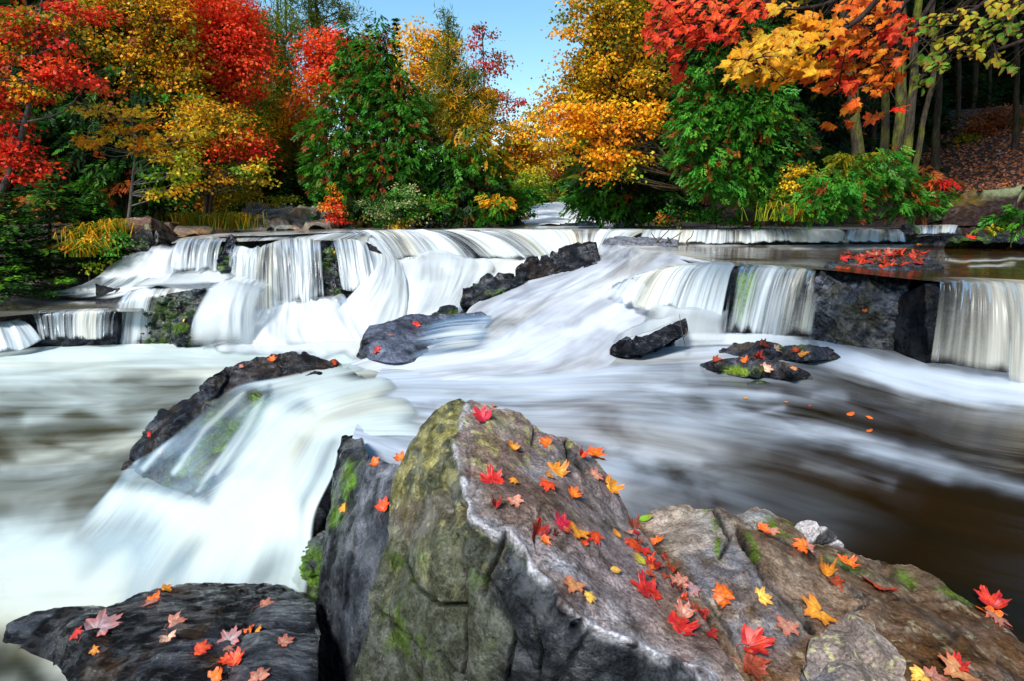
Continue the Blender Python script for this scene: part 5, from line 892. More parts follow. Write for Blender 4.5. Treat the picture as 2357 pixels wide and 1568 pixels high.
# --- the far dark wood, one mass behind everything
def wood():
    r = np.random.default_rng(90); V, F, T = [], [], []; off = 0
    prof = [(-900, -420), (-300, -420), (440, -260), (540, 160), (620, 280), (700, 320), (900, 340), (1080, 340), (1150, 390), (1250, 400), (1300, 300), (1340, 160), (1420, -150), (1600, -420), (3300, -480)]
    tr = []
    for k in range(330):
        Y = r.uniform(19, 42); x = r.uniform(-800, 3200)
        yt = interp1(np.array([x]), prof)[0] + r.uniform(-30, 70)
        tr.append((x, yt, Y))
    for x, yt, Y in tr:
        a = at(x, yt, Y); X = a[0]; g = float(ground_h(np.array([X]), np.array([Y]))[0]); H = a[2] - g
        if H < 0.6: continue
        if 0.2 < X - 0.02 * Y < 2.6 and Y < 40: continue
        R = min(0.24 * H, 2.2) * r.uniform(0.8, 1.2); n = int(60 + 24 * H); t = r.random(n) ** 0.6; an = r.random(n) * 6.283; rr = R * (t ** 0.9) * (0.35 + 0.65 * r.random(n) ** 0.4)
        C = np.stack([X + rr * np.cos(an), Y + rr * np.sin(an), a[2] - H * t], -1); D = unit(np.stack([np.cos(an), np.sin(an), -0.5 + 0 * an], -1) + 0.3 * r.normal(size=(n, 3))); W = unit(np.cross(D, np.array([0, 0, 1.0]) + 0.6 * r.normal(size=(n, 3))))
        v, f = kites(C, D, W, 0.50 + 0.55 * r.random(n), 0.46); V.append(v); F.append(f + off); off += len(v)
        T.append(tones('darkmix' if r.random() < 0.8 else 'olive', 1, r) * (0.8 + 0.5 * r.random((n, 1))) * 0.75)
        v, f = tube(np.array([[X, Y, g - 0.2], [X, Y, a[2] - 0.2 * H]]), [0.03 * H ** 0.8 + .03, 0.02], 6); V.append(v); F.append(f + off); off += len(v); T.append(np.full((len(f), 3), 0.025))
    link('far_wood', newmesh('far_wood', np.concatenate(V), np.concatenate(F), M_LEAF, smooth=False, fcol=np.concatenate(T)), kind='stuff', label='dark mass of conifers filling the wood behind the coloured trees', category='wood')
wood()

G_LEFT = None
# left bank
tree('pine_tree', 'tall olive green pine behind the red maple at the left', 'pine', [(600, 160, 70, 110, 'pine'), (650, 120, 50, 90, 'pine'), (620, 300, 90, 130, 'goldgreen'), (560, 330, 80, 130, 'pine'), (680, 300, 60, 110, 'goldgreen'), (640, 420, 80, 60, 'darkmix')], 15.0, [(640, 505), (640, 300), (640, 60)], 0.12, 4.0, 'needle', 101, cr_=0.45, limbs=40)
tree('pine_tree', 'second dark pine further left behind the big red maple crown', 'pine', [(500, 350, 90, 110, 'pine'), (540, 440, 90, 60, 'darkmix'), (590, 60, 22, 45, 'pine')], 15.4, [(585, 505), (587, 300), (590, 40)], 0.10, 4, 'needle', 102, cr_=0.45, limbs=20)
tree('white_pine', 'sparse white pine top with spreading boughs against the blue sky', 'pine', [(725, 8, 60, 26, 'pine'), (690, 45, 40, 12, 'pine'), (700, 70, 45, 10, 'pine'), (770, 45, 55, 16, 'pine'), (805, 28, 35, 14, 'pine'), (740, 80, 40, 20, 'pine'), (725, -50, 60, 40, 'pine'), (675, 15, 22, 12, 'pine'), (750, 130, 45, 40, 'pine')], 24, [(745, 480), (743, 200), (730, 60), (722, -80)], 0.16, 2.4, 'needle', 103, cr_=0.5, limbs=40, tw=0.16, depth=0.6)
tree('maple_tree', 'tall scarlet maple standing against the sky left of the pines', 'maple', [(520, 60, 75, 75, 'scarlet'), (560, 130, 60, 70, 'scarlet'), (490, 140, 60, 70, 'scarlet'), (570, 70, 35, 60, 'scarlet'), (460, 40, 40, 60, 'scarlet'), (500, 0, 80, 50, 'scarlet'), (540, 200, 50, 30, 'scarlet'), (480, 190, 40, 30, 'red')], 12.6, [(470, 500), (468, 330), (480, 200), (515, 60)], 0.085, 3.4, seed=104, cr_=0.26, limbs=40)
tree('maple_tree', 'gold and green maple crown filling the upper left, dark trunk inside', 'maple', [(300, 60, 110, 90, 'golddeep'), (400, 90, 80, 90, 'golddeep'), (230, 100, 80, 80, 'goldgreen'), (350, 180, 110, 70, 'golddeep'), (430, 210, 60, 60, 'birch'), (250, 20, 80, 50, 'goldgreen'), (330, -20, 120, 50, 'golddeep')], 11.8, [(420, 510), (410, 400), (380, 200), (330, 20)], 0.085, 3.2, seed=105, cr_=0.28, limbs=45)
tree('maple_tree', 'maple with mixed gold and red sprays above the yellow leaved bank shrubs', 'maple', [(470, 290, 70, 55, 'birch'), (540, 300, 50, 45, 'golddeep'), (560, 320, 45, 30, 'red'), (500, 335, 60, 25, 'redgreen'), (440, 250, 60, 40, 'birch'), (590, 345, 25, 22, 'red'), (420, 350, 60, 40, 'golddeep')], 11.0, [(470, 515), (480, 430), (500, 350), (520, 270)], 0.08, 3.0, seed=106, cr_=0.22, limbs=30, tw=0.05)
tree('small_tree', 'slender small tree with sparse yellow leaves leaning over the far bank', 'tree', [(560, 385, 50, 25, 'lime'), (590, 400, 25, 20, 'yellow'), (530, 400, 40, 30, 'birch'), (470, 400, 50, 35, 'birch'), (600, 370, 20, 18, 'yellow')], 10.8, [(482, 520), (490, 440), (520, 400), (560, 370)], 0.075, 1.6, seed=107, cr_=0.18, limbs=24, tw=0.035)
tree('cedar_tree', 'dark cedar with rusty tips in the middle of the left bank', 'cedar', [(330, 300, 110, 120, 'darkmix'), (230, 330, 90, 110, 'darkmix'), (400, 300, 60, 90, 'mixcedar'), (300, 420, 80, 60, 'mixcedar'), (120, 260, 80, 140, 'darkmix'), (150, 380, 70, 90, 'darkmix'), (160, 120, 70, 100, 'darkmix'), (380, 400, 50, 60, 'bushy')], 11.4, [(300, 515), (300, 350), (280, 100)], 0.085, 3.4, 'cedar', 108, cr_=0.34, limbs=20)
tree('maple_tree', 'red leaved maple with layered boughs at the far left edge', 'maple', [(40, 60, 80, 30, 'redgreen'), (180, 15, 60, 22, 'red'), (105, 95, 80, 20, 'redgreen'), (110, 160, 80, 26, 'red'), (190, 185, 35, 20, 'red'), (40, 225, 50, 18, 'red'), (170, 140, 40, 20, 'red'), (20, 285, 40, 14, 'red'), (60, 335, 30, 12, 'red'), (40, 365, 48, 28, 'red'), (95, 385, 25, 10, 'red'), (25, 400, 40, 14, 'red'), (40, 115, 60, 14, 'golddeep'), (70, 200, 50, 20, 'birch'), (90, 40, 70, 20, 'golddeep'), (-40, 150, 60, 120, 'redgreen'), (-50, 320, 50, 80, 'red')], 8.6, [(-60, 560), (20, 400), (75, 200), (100, -20)], 0.075, 3.2, seed=109, cr_=0.20, limbs=50, tw=0.06, bark=(0.09, 0.08, 0.07))
tree('small_tree', 'small tree with bright yellow round leaves overhanging the left bank', 'tree', [(230, 250, 40, 10, 'yellow'), (290, 258, 50, 16, 'yellow'), (330, 285, 60, 18, 'amber'), (260, 305, 60, 18, 'yellow'), (330, 325, 60, 18, 'amber'), (380, 355, 55, 16, 'yellow'), (410, 300, 45, 14, 'yellow'), (400, 400, 40, 20, 'lime'), (360, 335, 70, 14, 'yellow'), (380, 430, 50, 12, 'yellow'), (350, 440, 30, 10, 'lime'), (205, 320, 28, 12, 'amber'), (430, 375, 30, 30, 'lime')], 9.4, [(290, 540), (300, 440), (310, 340), (300, 260)], 0.085, 1.7, seed=110, cr_=0.16, limbs=50, tw=0.03, bark=(0.16, 0.15, 0.12))
for i, (tp, bs, hw, Yv, lb) in enumerate((((120, 400), (110, 640), 170, 8.4, 'low dark spruce with layered boughs at the left bank edge'), ((215, 445), (230, 600), 80, 8.8, 'smaller spruce with light green tips right of the big dark one'), ((20, 440), (-30, 680), 160, 7.8, 'dark spruce cut by the left edge of the view'))):
    spruce('spruce_tree', lb, tp, bs, hw, Yv, seed=120 + i, levels=15, L=0.06, dens=2.2, droop=0.15, pal='spruce')
spruce('spruce_tree', 'small dark green fir in the shade behind the lichen ledge', (675, 370), (675, 500), 45, 14.2, seed=124, levels=16, L=0.07, dens=0.8)
spruce('spruce_tree', 'thin dark spire of a spruce rising above the cedar tops', (911, 40), (911, 300), 26, 27, seed=125, levels=26, L=0.16, dens=0.6)
spruce('spruce_tree', 'second thin spruce spire just left of the tallest spire', (848, 55), (848, 300), 24, 28, seed=126, levels=22, L=0.16, dens=0.5)
# centre
tree('maple_tree', 'bright orange red maple crown behind the big mixed cedar', 'maple', [(745, 120, 45, 45, 'scarlet'), (720, 140, 32, 40, 'scarlet'), (770, 90, 35, 28, 'scarlet'), (720, 200, 45, 30, 'orange'), (700, 235, 35, 30, 'orange'), (735, 255, 40, 25, 'orange'), (690, 275, 30, 20, 'amber'), (760, 180, 40, 40, 'scarlet'), (720, 305, 40, 16, 'orange'), (810, 110, 40, 40, 'red')], 14.6, [(745, 505), (740, 330), (745, 120)], 0.10, 3.8, seed=131, cr_=0.28, limbs=30)
tree('cedar_tree', 'big broad cedar speckled with rusty sprays at the centre left', 'cedar', [(808, 78, 7, 26, 'mixcedar'), (838, 95, 9, 22, 'mixcedar'), (805, 125, 22, 36, 'mixcedar'), (850, 125, 24, 34, 'mixcedar'), (800, 160, 30, 40, 'mixcedar'), (790, 230, 48, 60, 'mixcedar'), (850, 200, 50, 60, 'mixcedar'), (780, 300, 75, 60, 'mixcedar'), (890, 270, 75, 80, 'mixcedar'), (790, 370, 85, 60, 'mixcedar'), (900, 370, 85, 70, 'mixcedar'), (800, 440, 75, 40, 'cedar'), (900, 440, 80, 40, 'mixcedar'), (735, 400, 28, 55, 'cedar'), (805, 100, 18, 30, 'mixcedar')], 12.8, [(810, 515), (812, 300), (808, 90)], 0.052, 3.6, 'cedar', 132, cr_=0.17, limbs=20)
tree('cedar_tree', 'slimmer cedar with a pointed dark top beside the broad one', 'cedar', [(873, 50, 6, 26, 'cedar'), (876, 80, 12, 26, 'mixcedar'), (880, 110, 20, 34, 'mixcedar'), (870, 150, 40, 45, 'mixcedar'), (905, 200, 50, 55, 'mixcedar'), (930, 270, 50, 70, 'cedar'), (945, 350, 48, 60, 'cedar'), (940, 420, 50, 40, 'cedar')], 12.4, [(885, 515), (880, 300), (872, 70)], 0.052, 3.4, 'cedar', 133, cr_=0.16, limbs=20)
tree('maple_tree', 'yellow maple crown behind the tall gold tipped pine', 'maple', [(960, 80, 34, 36, 'yellow'), (955, 140, 36, 45, 'yellow'), (1000, 110, 40, 50, 'amber'), (975, 200, 45, 50, 'amber'), (985, 270, 40, 40, 'birch')], 15.0, [(990, 505), (985, 300), (975, 90)], 0.10, 3.4, seed=134, cr_=0.3, limbs=30)
tree('pine_tree', 'tall pine with gold tipped needles in the centre of the far bank', 'pine', [(1030, 75, 14, 36, 'pine'), (1030, 130, 36, 45, 'pinegold'), (1035, 190, 60, 50, 'pinegold'), (1030, 250, 75, 50, 'pinegold'), (1060, 300, 80, 45, 'pinegold'), (1100, 240, 45, 50, 'goldgreen'), (1000, 300, 50, 40, 'pinegold')], 13.6, [(1035, 510), (1034, 300), (1031, 40)], 0.10, 4.2, 'needle', 135, cr_=0.32, limbs=40)
tree('maple_tree', 'thin pinkish red maple leaning into the sky gap', 'maple', [(1110, 80, 28, 12, 'pinkred'), (1095, 110, 25, 14, 'pinkred'), (1130, 130, 45, 14, 'pinkred'), (1110, 165, 35, 22, 'pinkred'), (1150, 155, 28, 10, 'pinkred'), (1120, 210, 45, 25, 'pinkred'), (1150, 215, 30, 16, 'pinkred'), (1165, 260, 30, 14, 'pinkred'), (1120, 270, 50, 30, 'golddeep'), (1205, 225, 30, 8, 'pinkred'), (1160, 300, 40, 25, 'golddeep'), (1105, 60, 10, 12, 'pinkred')], 16.5, [(1130, 505), (1120, 300), (1108, 60)], 0.09, 2.2, seed=136, cr_=0.22, limbs=40, tw=0.06)
tree('hemlock_tree', 'dark green hemlock with layered boughs right of the cedars', 'hemlock', [(1030, 380, 60, 50, 'green'), (1080, 400, 70, 60, 'green'), (1040, 440, 70, 50, 'darkmix'), (1110, 450, 60, 50, 'darkmix'), (1000, 400, 40, 50, 'bushy'), (1120, 360, 50, 40, 'goldgreen'), (1080, 330, 60, 40, 'goldgreen')], 12.9, [(1050, 515), (1050, 400), (1045, 300)], 0.065, 3.4, 'cedar', 137, cr_=0.2, limbs=20)
tree('maple_tree', 'low amber and yellow maple left of the distant rapids', 'maple', [(1190, 310, 50, 36, 'amberg'), (1240, 300, 50, 30, 'amberg'), (1180, 350, 50, 26, 'amberg'), (1260, 340, 50, 24, 'amberg'), (1140, 390, 30, 36, 'birch'), (1150, 440, 28, 22, 'birch'), (1250, 370, 40, 18, 'yellow'), (1185, 385, 36, 20, 'yellow'), (1215, 335, 50, 30, 'amberg'), (1200, 370, 40, 30, 'amberg')], 14.5, [(1170, 510), (1180, 400), (1200, 300)], 0.085, 3.2, seed=138, cr_=0.22, limbs=30, tw=0.05)
tree('bush', 'light green bush at the left side of the distant rapids', 'bush', [(1180, 440, 50, 34, 'bushy'), (1200, 470, 45, 26, 'bushy'), (1160, 480, 40, 22, 'bushy'), (1215, 420, 35, 20, 'lime'), (1225, 400, 30, 18, 'lime')], 14.0, [(1190, 512), (1190, 470), (1190, 440)], 0.07, 3.4, seed=139, cr_=0.18, limbs=10, tw=0.02)
tree('bush', 'far green and russet bushes above the head of the rapids', 'bush', [(1275, 420, 40, 16, 'bushy'), (1290, 398, 34, 14, 'rust'), (1320, 420, 30, 20, 'bushy'), (1250, 430, 20, 10, 'lime'), (1270, 445, 30, 8, 'olive')], 29, [(1280, 468), (1280, 440), (1280, 420)], 0.12, 3.5, seed=140, cr_=0.3, limbs=8, tw=0.03)
tree('tree', 'distant yellow green trees closing the far end of the river', 'tree', [(1190, 400, 50, 30, 'amberg'), (1250, 390, 60, 30, 'goldgreen'), (1310, 380, 50, 36, 'birch'), (1220, 350, 40, 24, 'birch'), (1290, 340, 40, 26, 'amberg'), (1230, 430, 50, 20, 'lime'), (1160, 430, 40, 30, 'bushy')], 33, [(1240, 470), (1240, 420), (1240, 350)], 0.16, 3.6, seed=141, cr_=0.6, limbs=14, tw=0.08)
# right bank
tree('cherry_tree', 'large golden leaved tree leaning over the river right of the sky gap', 'tree', [(1340, 60, 55, 60, 'birch'), (1420, 40, 80, 60, 'birch'), (1330, 150, 45, 40, 'birch'), (1390, 130, 80, 55, 'birch'), (1315, 200, 55, 35, 'birch'), (1480, 100, 60, 70, 'goldgreen'), (1330, 230, 80, 40, 'amberg'), (1400, 200, 90, 45, 'birch'), (1480, 190, 60, 45, 'birch'), (1400, 0, 100, 40, 'goldgreen'), (1250, 250, 45, 30, 'birch'), (1325, 5, 25, 30, 'birch')], 11.8, [(1520, 505), (1500, 380), (1430, 200), (1370, 40)], 0.085, 2.5, seed=151, cr_=0.26, limbs=60, tw=0.10)
tree('maple_tree', 'amber maple spray hanging over the rapids from the right bank', 'maple', [(1350, 260, 90, 30, 'amber'), (1430, 265, 70, 30, 'amber'), (1330, 310, 80, 30, 'amberg'), (1420, 310, 70, 34, 'amber'), (1480, 280, 40, 22, 'amber'), (1390, 350, 70, 26, 'amber'), (1450, 355, 50, 20, 'yellow'), (1400, 395, 40, 14, 'amber'), (1300, 270, 60, 28, 'amber'), (1460, 390, 30, 12, 'lime'), (1500, 240, 40, 20, 'amber')], 10.6, [(1600, 505), (1560, 400), (1480, 310), (1380, 280)], 0.085, 3.0, seed=152, cr_=0.20, limbs=50, tw=0.05, moss=0.3)
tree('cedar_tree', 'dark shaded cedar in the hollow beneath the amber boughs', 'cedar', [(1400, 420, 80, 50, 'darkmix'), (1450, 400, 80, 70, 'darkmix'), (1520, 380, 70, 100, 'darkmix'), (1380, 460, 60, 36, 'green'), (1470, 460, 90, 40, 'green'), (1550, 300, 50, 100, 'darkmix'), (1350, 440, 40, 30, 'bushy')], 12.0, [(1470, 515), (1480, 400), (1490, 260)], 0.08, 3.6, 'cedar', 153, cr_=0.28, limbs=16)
tree('cedar_tree', 'dense bright green cedar leaning out over the right bank', 'cedar', [(1620, 160, 50, 60, 'cedar'), (1610, 230, 50, 50, 'cedarlit'), (1600, 290, 55, 50, 'cedarlit'), (1610, 350, 60, 50, 'cedarlit'), (1640, 410, 60, 40, 'cedarlit'), (1680, 240, 70, 70, 'cedar'), (1690, 330, 80, 70, 'cedar'), (1720, 420, 80, 50, 'cedar'), (1740, 290, 80, 100, 'cedar'), (1700, 120, 80, 80, 'darkmix'), (1790, 340, 70, 90, 'darkmix'), (1780, 430, 60, 50, 'cedar'), (1660, 60, 70, 60, 'darkmix')], 9.8, [(1760, 515), (1740, 380), (1700, 40)], 0.046, 3.6, 'cedar', 154, cr_=0.19, limbs=20)  # palettes put the lit left side and the shaded inside into the colour
tree('cedar_tree', 'dark cedar mass behind the maple boughs at the upper right', 'cedar', [(1800, 120, 110, 130, 'dark'), (1900, 200, 90, 130, 'dark'), (1850, 330, 80, 100, 'darkmix'), (1950, 60, 110, 100, 'dark')], 12.5, [(1860, 510), (1860, 300), (1850, -20)], 0.10, 3.0, 'cedar', 155, cr_=0.35, limbs=10)
tree('cedar_bush', 'spreading bright green cedar bush below the mossy trunks', 'bush', [(1900, 440, 60, 45, 'cedarlit'), (1960, 420, 60, 50, 'cedarlit'), (2020, 400, 60, 50, 'cedarlit'), (2040, 360, 35, 25, 'cedarlit'), (1860, 480, 50, 25, 'cedarlit'), (1930, 480, 70, 25, 'cedar'), (2060, 440, 50, 50, 'cedar'), (2110, 470, 50, 28, 'cedar'), (1960, 365, 50, 20, 'olive'), (2150, 450, 30, 24, 'cedar')], 8.9, [(2000, 515), (2000, 460), (2000, 420)], 0.037, 3.4, 'cedar', 156, cr_=0.15, limbs=10, tw=0.03)
tree('bush', 'yellow leaved shrub between the big cedar and the cedar bush', 'bush', [(1815, 395, 26, 22, 'yellow'), (1830, 420, 30, 24, 'yellow'), (1800, 440, 22, 24, 'lime'), (1870, 380, 26, 18, 'olive'), (1850, 450, 24, 16, 'rust')], 9.3, [(1825, 510), (1825, 450), (1820, 400)], 0.055, 2.6, seed=157, cr_=0.12, limbs=14, tw=0.012)
tree('bush', 'deep red fern like bush in front of the leafy slope', 'bush', [(2130, 400, 26, 26, 'rust'), (2150, 420, 28, 22, 'red'), (2120, 440, 30, 20, 'rust'), (2175, 415, 20, 10, 'rust')], 8.9, [(2135, 500), (2135, 450), (2135, 410)], 0.05, 2.8, 'cedar', 158, cr_=0.16, limbs=8, tw=0.012)
tree('bush', 'russet and green brush on top of the leafy slope', 'bush', [(2260, 290, 40, 20, 'rust'), (2310, 265, 50, 24, 'rust'), (2340, 300, 50, 24, 'mix'), (2230, 310, 30, 14, 'olive'), (2390, 290, 40, 30, 'mix'), (2310, 320, 40, 12, 'olive')], 13.6, [(2300, 360), (2300, 320), (2300, 280)], 0.06, 3.0, seed=159, cr_=0.18, limbs=10, tw=0.02)
tree('bush', 'low green fern clump by the water at the right edge', 'bush', [(2310, 495, 34, 16, 'bushy'), (2350, 480, 26, 16, 'green'), (2340, 515, 40, 14, 'bushy'), (2390, 500, 30, 20, 'green'), (2260, 522, 34, 7, 'lime')], 8.3, [(2330, 545), (2330, 520), (2330, 495)], 0.05, 2.8, 'cedar', 160, cr_=0.14, limbs=6, tw=0.01)
tree('bush', 'low brush of mixed leaves along the right bank waterline', 'bush', [(1560, 480, 40, 26, 'darkmix'), (1610, 490, 40, 20, 'bushy'), (1680, 495, 50, 16, 'bushy'), (1750, 500, 50, 14, 'mix'), (1640, 480, 24, 14, 'bright'), (1820, 500, 40, 12, 'mix'), (1530, 500, 30, 14, 'mix')], 10.4, [(1650, 520), (1650, 500), (1650, 485)], 0.06, 2.8, seed=161, cr_=0.14, limbs=10, tw=0.012)
tree('bush', 'small green bush right of the distant rapids', 'bush', [(1360, 480, 36, 18, 'shrubpale'), (1390, 495, 40, 14, 'bushy'), (1340, 465, 20, 12, 'bushy'), (1430, 490, 36, 18, 'green')], 12.6, [(1380, 515), (1380, 495), (1380, 480)], 0.06, 3.0, seed=162, cr_=0.14, limbs=8, tw=0.012)
tree('shrub', 'shrub with pale grey green leaves at the foot of the cedars', 'shrub', [(880, 470, 50, 26, 'shrubpale'), (940, 450, 50, 30, 'shrubpale'), (960, 480, 50, 24, 'shrubpale'), (900, 500, 60, 16, 'shrubpale'), (930, 508, 40, 10, 'gold'), (1010, 460, 36, 26, 'bushy')], 11.6, [(930, 522), (930, 490), (930, 460)], 0.06, 2.4, seed=163, cr_=0.16, limbs=16, tw=0.015)
tree('sapling', 'small orange red maple sapling at the foot of the broad cedar', 'sapling', [(768, 440, 12, 14, 'orange'), (770, 465, 20, 14, 'scarlet'), (772, 488, 26, 16, 'scarlet'), (752, 475, 14, 8, 'orange'), (785, 500, 16, 8, 'red')], 11.4, [(770, 520), (769, 480), (768, 440)], 0.055, 2.4, seed=164, cr_=0.12, limbs=12, tw=0.01)
tree('shrub', 'low russet and olive shrubs behind the lichen ledge', 'shrub', [(470, 470, 50, 20, 'golddeep'), (520, 450, 40, 22, 'olive'), (430, 455, 40, 26, 'mix'), (560, 440, 40, 24, 'goldgreen'), (400, 480, 50, 18, 'darkmix'), (360, 460, 40, 40, 'darkmix'), (640, 455, 50, 12, 'olive')], 11.3, [(480, 515), (480, 490), (480, 470)], 0.06, 2.8, seed=165, cr_=0.16, limbs=10, tw=0.012)
tree('cedar_tree', 'dark cedar undergrowth along the far bank below the gold pine', 'cedar', [(1000, 480, 60, 36, 'darkmix'), (1080, 490, 60, 30, 'darkmix'), (1130, 485, 40, 32, 'green'), (830, 490, 60, 28, 'darkmix'), (760, 500, 40, 14, 'darkmix'), (1150, 465, 30, 22, 'gold')], 12.2, [(1040, 520), (1040, 500), (1040, 480)], 0.06, 3.2, 'cedar', 166, cr_=0.2, limbs=8, tw=0.03)

# mossy trunks of the grove at the right; their crowns, unseen above the view, are enlarged to block sky light
def grove(pts, wd, Y, label, seed, moss, dark=1.0):
    P = np.array([at(x, y, Y) for x, y in pts]); top = P[-1] + np.array([0.15, 0.2, 1.6]); P = np.concatenate([P, top[None]]); P[0, 2] -= 0.4
    r = root('tree', Vector(P[0]), label, 'tree', None); n = 60; Q = cr(P, n); Q = Q + np.stack([0.035 * fbm(Q * 2.0, 2, seed), 0.03 * fbm(Q * 2.0, 2, seed + 1), 0 * Q[:, 0]], -1)
    rad = wd / 2 * Y / FPX; R = rad * (1.15 - 0.35 * np.linspace(0, 1, n)) * (1 + 0.5 * np.exp(-np.linspace(0, 12, n)))
    V, F = tube(Q, R, 14); V = V + unit(V - np.repeat(Q, 14, 0)) * (rad * 0.22 * fbm(V * np.array([14, 14, 7]), 3, seed))[:, None]
    m = Mix(); m.add(V, F); part('trunk', m.mesh('trunk', M_BARK, tuple(q * dark for q in (0.05, 0.04, 0.03)), moss, seed), r)
    rr = np.random.default_rng(seed); m = Mix()
    for k in range(7):
        b = Q[rr.integers(20, n - 2)]; e = b + np.array([rr.normal() * 0.9, rr.normal() * 0.5, 0.3 + rr.random() * 0.7]); V, F = tube(cr(np.array([b, (b + e) / 2 - [0, 0, .06], e]), 7), np.linspace(rad * 0.3, 0.004, 7), 5); m.add(V, F)
    part('limb', m.mesh('limb', M_BARK, (0.05, 0.04, 0.03), moss * 0.6, seed), r)
    c = Q[-1]; n = 3200; u = rr.normal(size=(n, 3)) * np.array([1.9, 1.5, 0.9]) + np.array([0, 0, 3.2]); D = unit(rr.normal(size=(n, 3))); W = unit(np.cross(D, rr.normal(size=(n, 3))))
    V, F = kites(c + u, D, W, 0.26, 0.22); part('crown', newmesh('crown', V, F, M_LEAF, smooth=False, fcol=tones('goldgreen', n, rr)), r, kind='stuff')
grove([(1984, 372), (1968, 290), (1961, 202), (1950, 90), (1945, -20)], 20, 9.6, 'leftmost mossy trunk of the grove, leaning left, behind the cedar bush', 171, 0.7)
grove([(2038, 335), (2038, 220), (2034, 100), (2030, -20)], 14, 10.2, 'thin straight trunk second from the left in the mossy grove', 172, 0.55)
grove([(2070, 365), (2072, 240), (2072, 120), (2078, -20)], 20, 9.4, 'thickest mossy trunk in the middle of the grove', 173, 0.95)
grove([(2086, 372), (2097, 240), (2103, 120), (2116, -20)], 16, 9.3, 'mossy trunk leaning right, touching the thickest trunk at its foot', 174, 0.95)
grove([(2109, 380), (2120, 299), (2136, 220), (2146, 100), (2150, -20)], 10, 9.5, 'slender mossy trunk curving to the right side of the grove', 175, 0.8)
grove([(2158, 340), (2158, 200), (2165, 60), (2168, -20)], 12, 12.0, 'dark bare trunk in the shade behind the grove', 176, 0.25, 0.7)
grove([(2346, 290), (2342, 180), (2335, 60), (2330, -20)], 9, 11.5, 'dark slim trunk at the right edge, on top of the slope', 177, 0.1, 0.5)
for k, (x, yb, wd, Yv) in enumerate(((2240, 300, 9, 16), (2275, 290, 7, 17), (2205, 320, 8, 15), (1905, 400, 10, 13), (1930, 380, 7, 14), (2012, 350, 8, 13), (635, 480, 5, 16), (655, 480, 4, 16.5))):
    grove([(x, yb), (x + 3, yb - 150), (x + 2, -20)], wd, Yv, ('dark distant trunk in the wood above the leafy slope', 'thin dark trunk among shadows above the leafy slope', 'dark trunk at the left end of the leafy slope top', 'dark trunk between the big cedar and the mossy grove', 'thin shaded trunk left of the leaning mossy one', 'thin trunk seen through the mossy grove', 'pale thin trunk left of the small fir', 'pale thin trunk nearest the small fir')[k], 180 + k, 0.15, 0.8)

for k, (x, y, hw, Yv, lb) in enumerate(((2030, 60, 120, 13.5, 'dark fir in the shade behind the mossy grove'), (2200, 40, 130, 16.5, 'dark fir at the top of the leafy slope'), (2320, 80, 120, 17.5, 'dark fir in the wood at the right edge'), (2120, 120, 90, 14.5, 'small dark fir right behind the mossy grove'))):
    spruce('fir_tree', lb, (x, y), (x, 330 if k else 420), hw, Yv, pal='dark', seed=190 + k, levels=22, L=0.10, dens=1.3)
# grasses
def grass(name, label, spots, h, n, pal, seed, lean=0.5, wd=0.008, kind=None, cat='grass'):
    r = np.random.default_rng(seed); C, D, W, T, Ls = [], [], [], [], []
    V, F = [], []; off = 0; cols = []
    for x, y, Y, rx in spots:
        b = at(x, y, Y); m = n
        P = b + np.stack([r.normal(size=m) * rx * Y / FPX * 0.6, r.normal(size=m) * rx * Y / FPX * 0.4, np.zeros(m)], -1)
        an = r.random(m) * 6.283; ln = h * (0.6 + 0.6 * r.random(m)); o = np.stack([np.cos(an), np.sin(an), 0 * an], -1) * (lean * ln * r.random(m))[:, None]
        sd = np.stack([-np.sin(an), np.cos(an), 0 * an], -1) * wd
        p1 = P + o * 0.35 + np.stack([0 * ln, 0 * ln, ln * 0.6], -1); p2 = P + o * 1.3 + np.stack([0 * ln, 0 * ln, ln * (0.95 - 0.5 * lean)], -1)
        v = np.stack([P - sd, P + sd, p1 + sd * 0.8, p1 - sd * 0.8, p2 + sd * .15, p2 - sd * .15], 1).reshape(-1, 3); i = np.arange(m) * 6 + off
        V.append(v); F.append(np.stack([i, i + 1, i + 2, i + 3], 1)); F.append(np.stack([i + 3, i + 2, i + 4, i + 5], 1)); off += len(v); t = tones(pal, m, r); cols += [t, t]
    me = newmesh(name, np.concatenate(V), np.concatenate(F), M_LEAF, smooth=False, fcol=np.concatenate(cols))
    link(name, me, label=label, category=cat, kind='stuff')
grass('grass', 'golden grass tufts on the left bank beside the upper lip of the falls', [(455, 528, 10.0, 40), (490, 526, 10.2, 45), (530, 527, 10.3, 50), (555, 524, 10.5, 40), (430, 525, 10.2, 30)], 0.42, 110, 'goldgreen', 201, lean=0.9)
grass('grass', 'yellow green grass drooping over the water below the dark spruces', [(200, 560, 8.2, 35), (240, 545, 8.3, 35), (215, 585, 8.0, 30), (265, 540, 8.4, 25), (190, 590, 7.9, 20)], 0.34, 130, 'goldgreen', 202, lean=1.3)
grass('grass', 'tall pale grass blades at the right bank in front of the cedar bush', [(1790, 505, 9.0, 30), (1830, 508, 8.9, 30), (1760, 508, 9.0, 30), (1870, 510, 8.9, 30)], 0.42, 26, 'lime', 203, lean=1.0)
tree('shrub', 'sumac like green and yellow shrub hanging over the left spill', 'shrub', [(190, 560, 30, 16, 'lime'), (245, 565, 30, 18, 'bright'), (275, 545, 20, 14, 'bright'), (215, 600, 26, 18, 'lime'), (215, 545, 30, 14, 'gold'), (170, 560, 16, 8, 'orange')], 8.0, [(200, 625), (205, 600), (215, 570)], 0.05, 2.0, seed=205, cr_=0.13, limbs=14, tw=0.012)
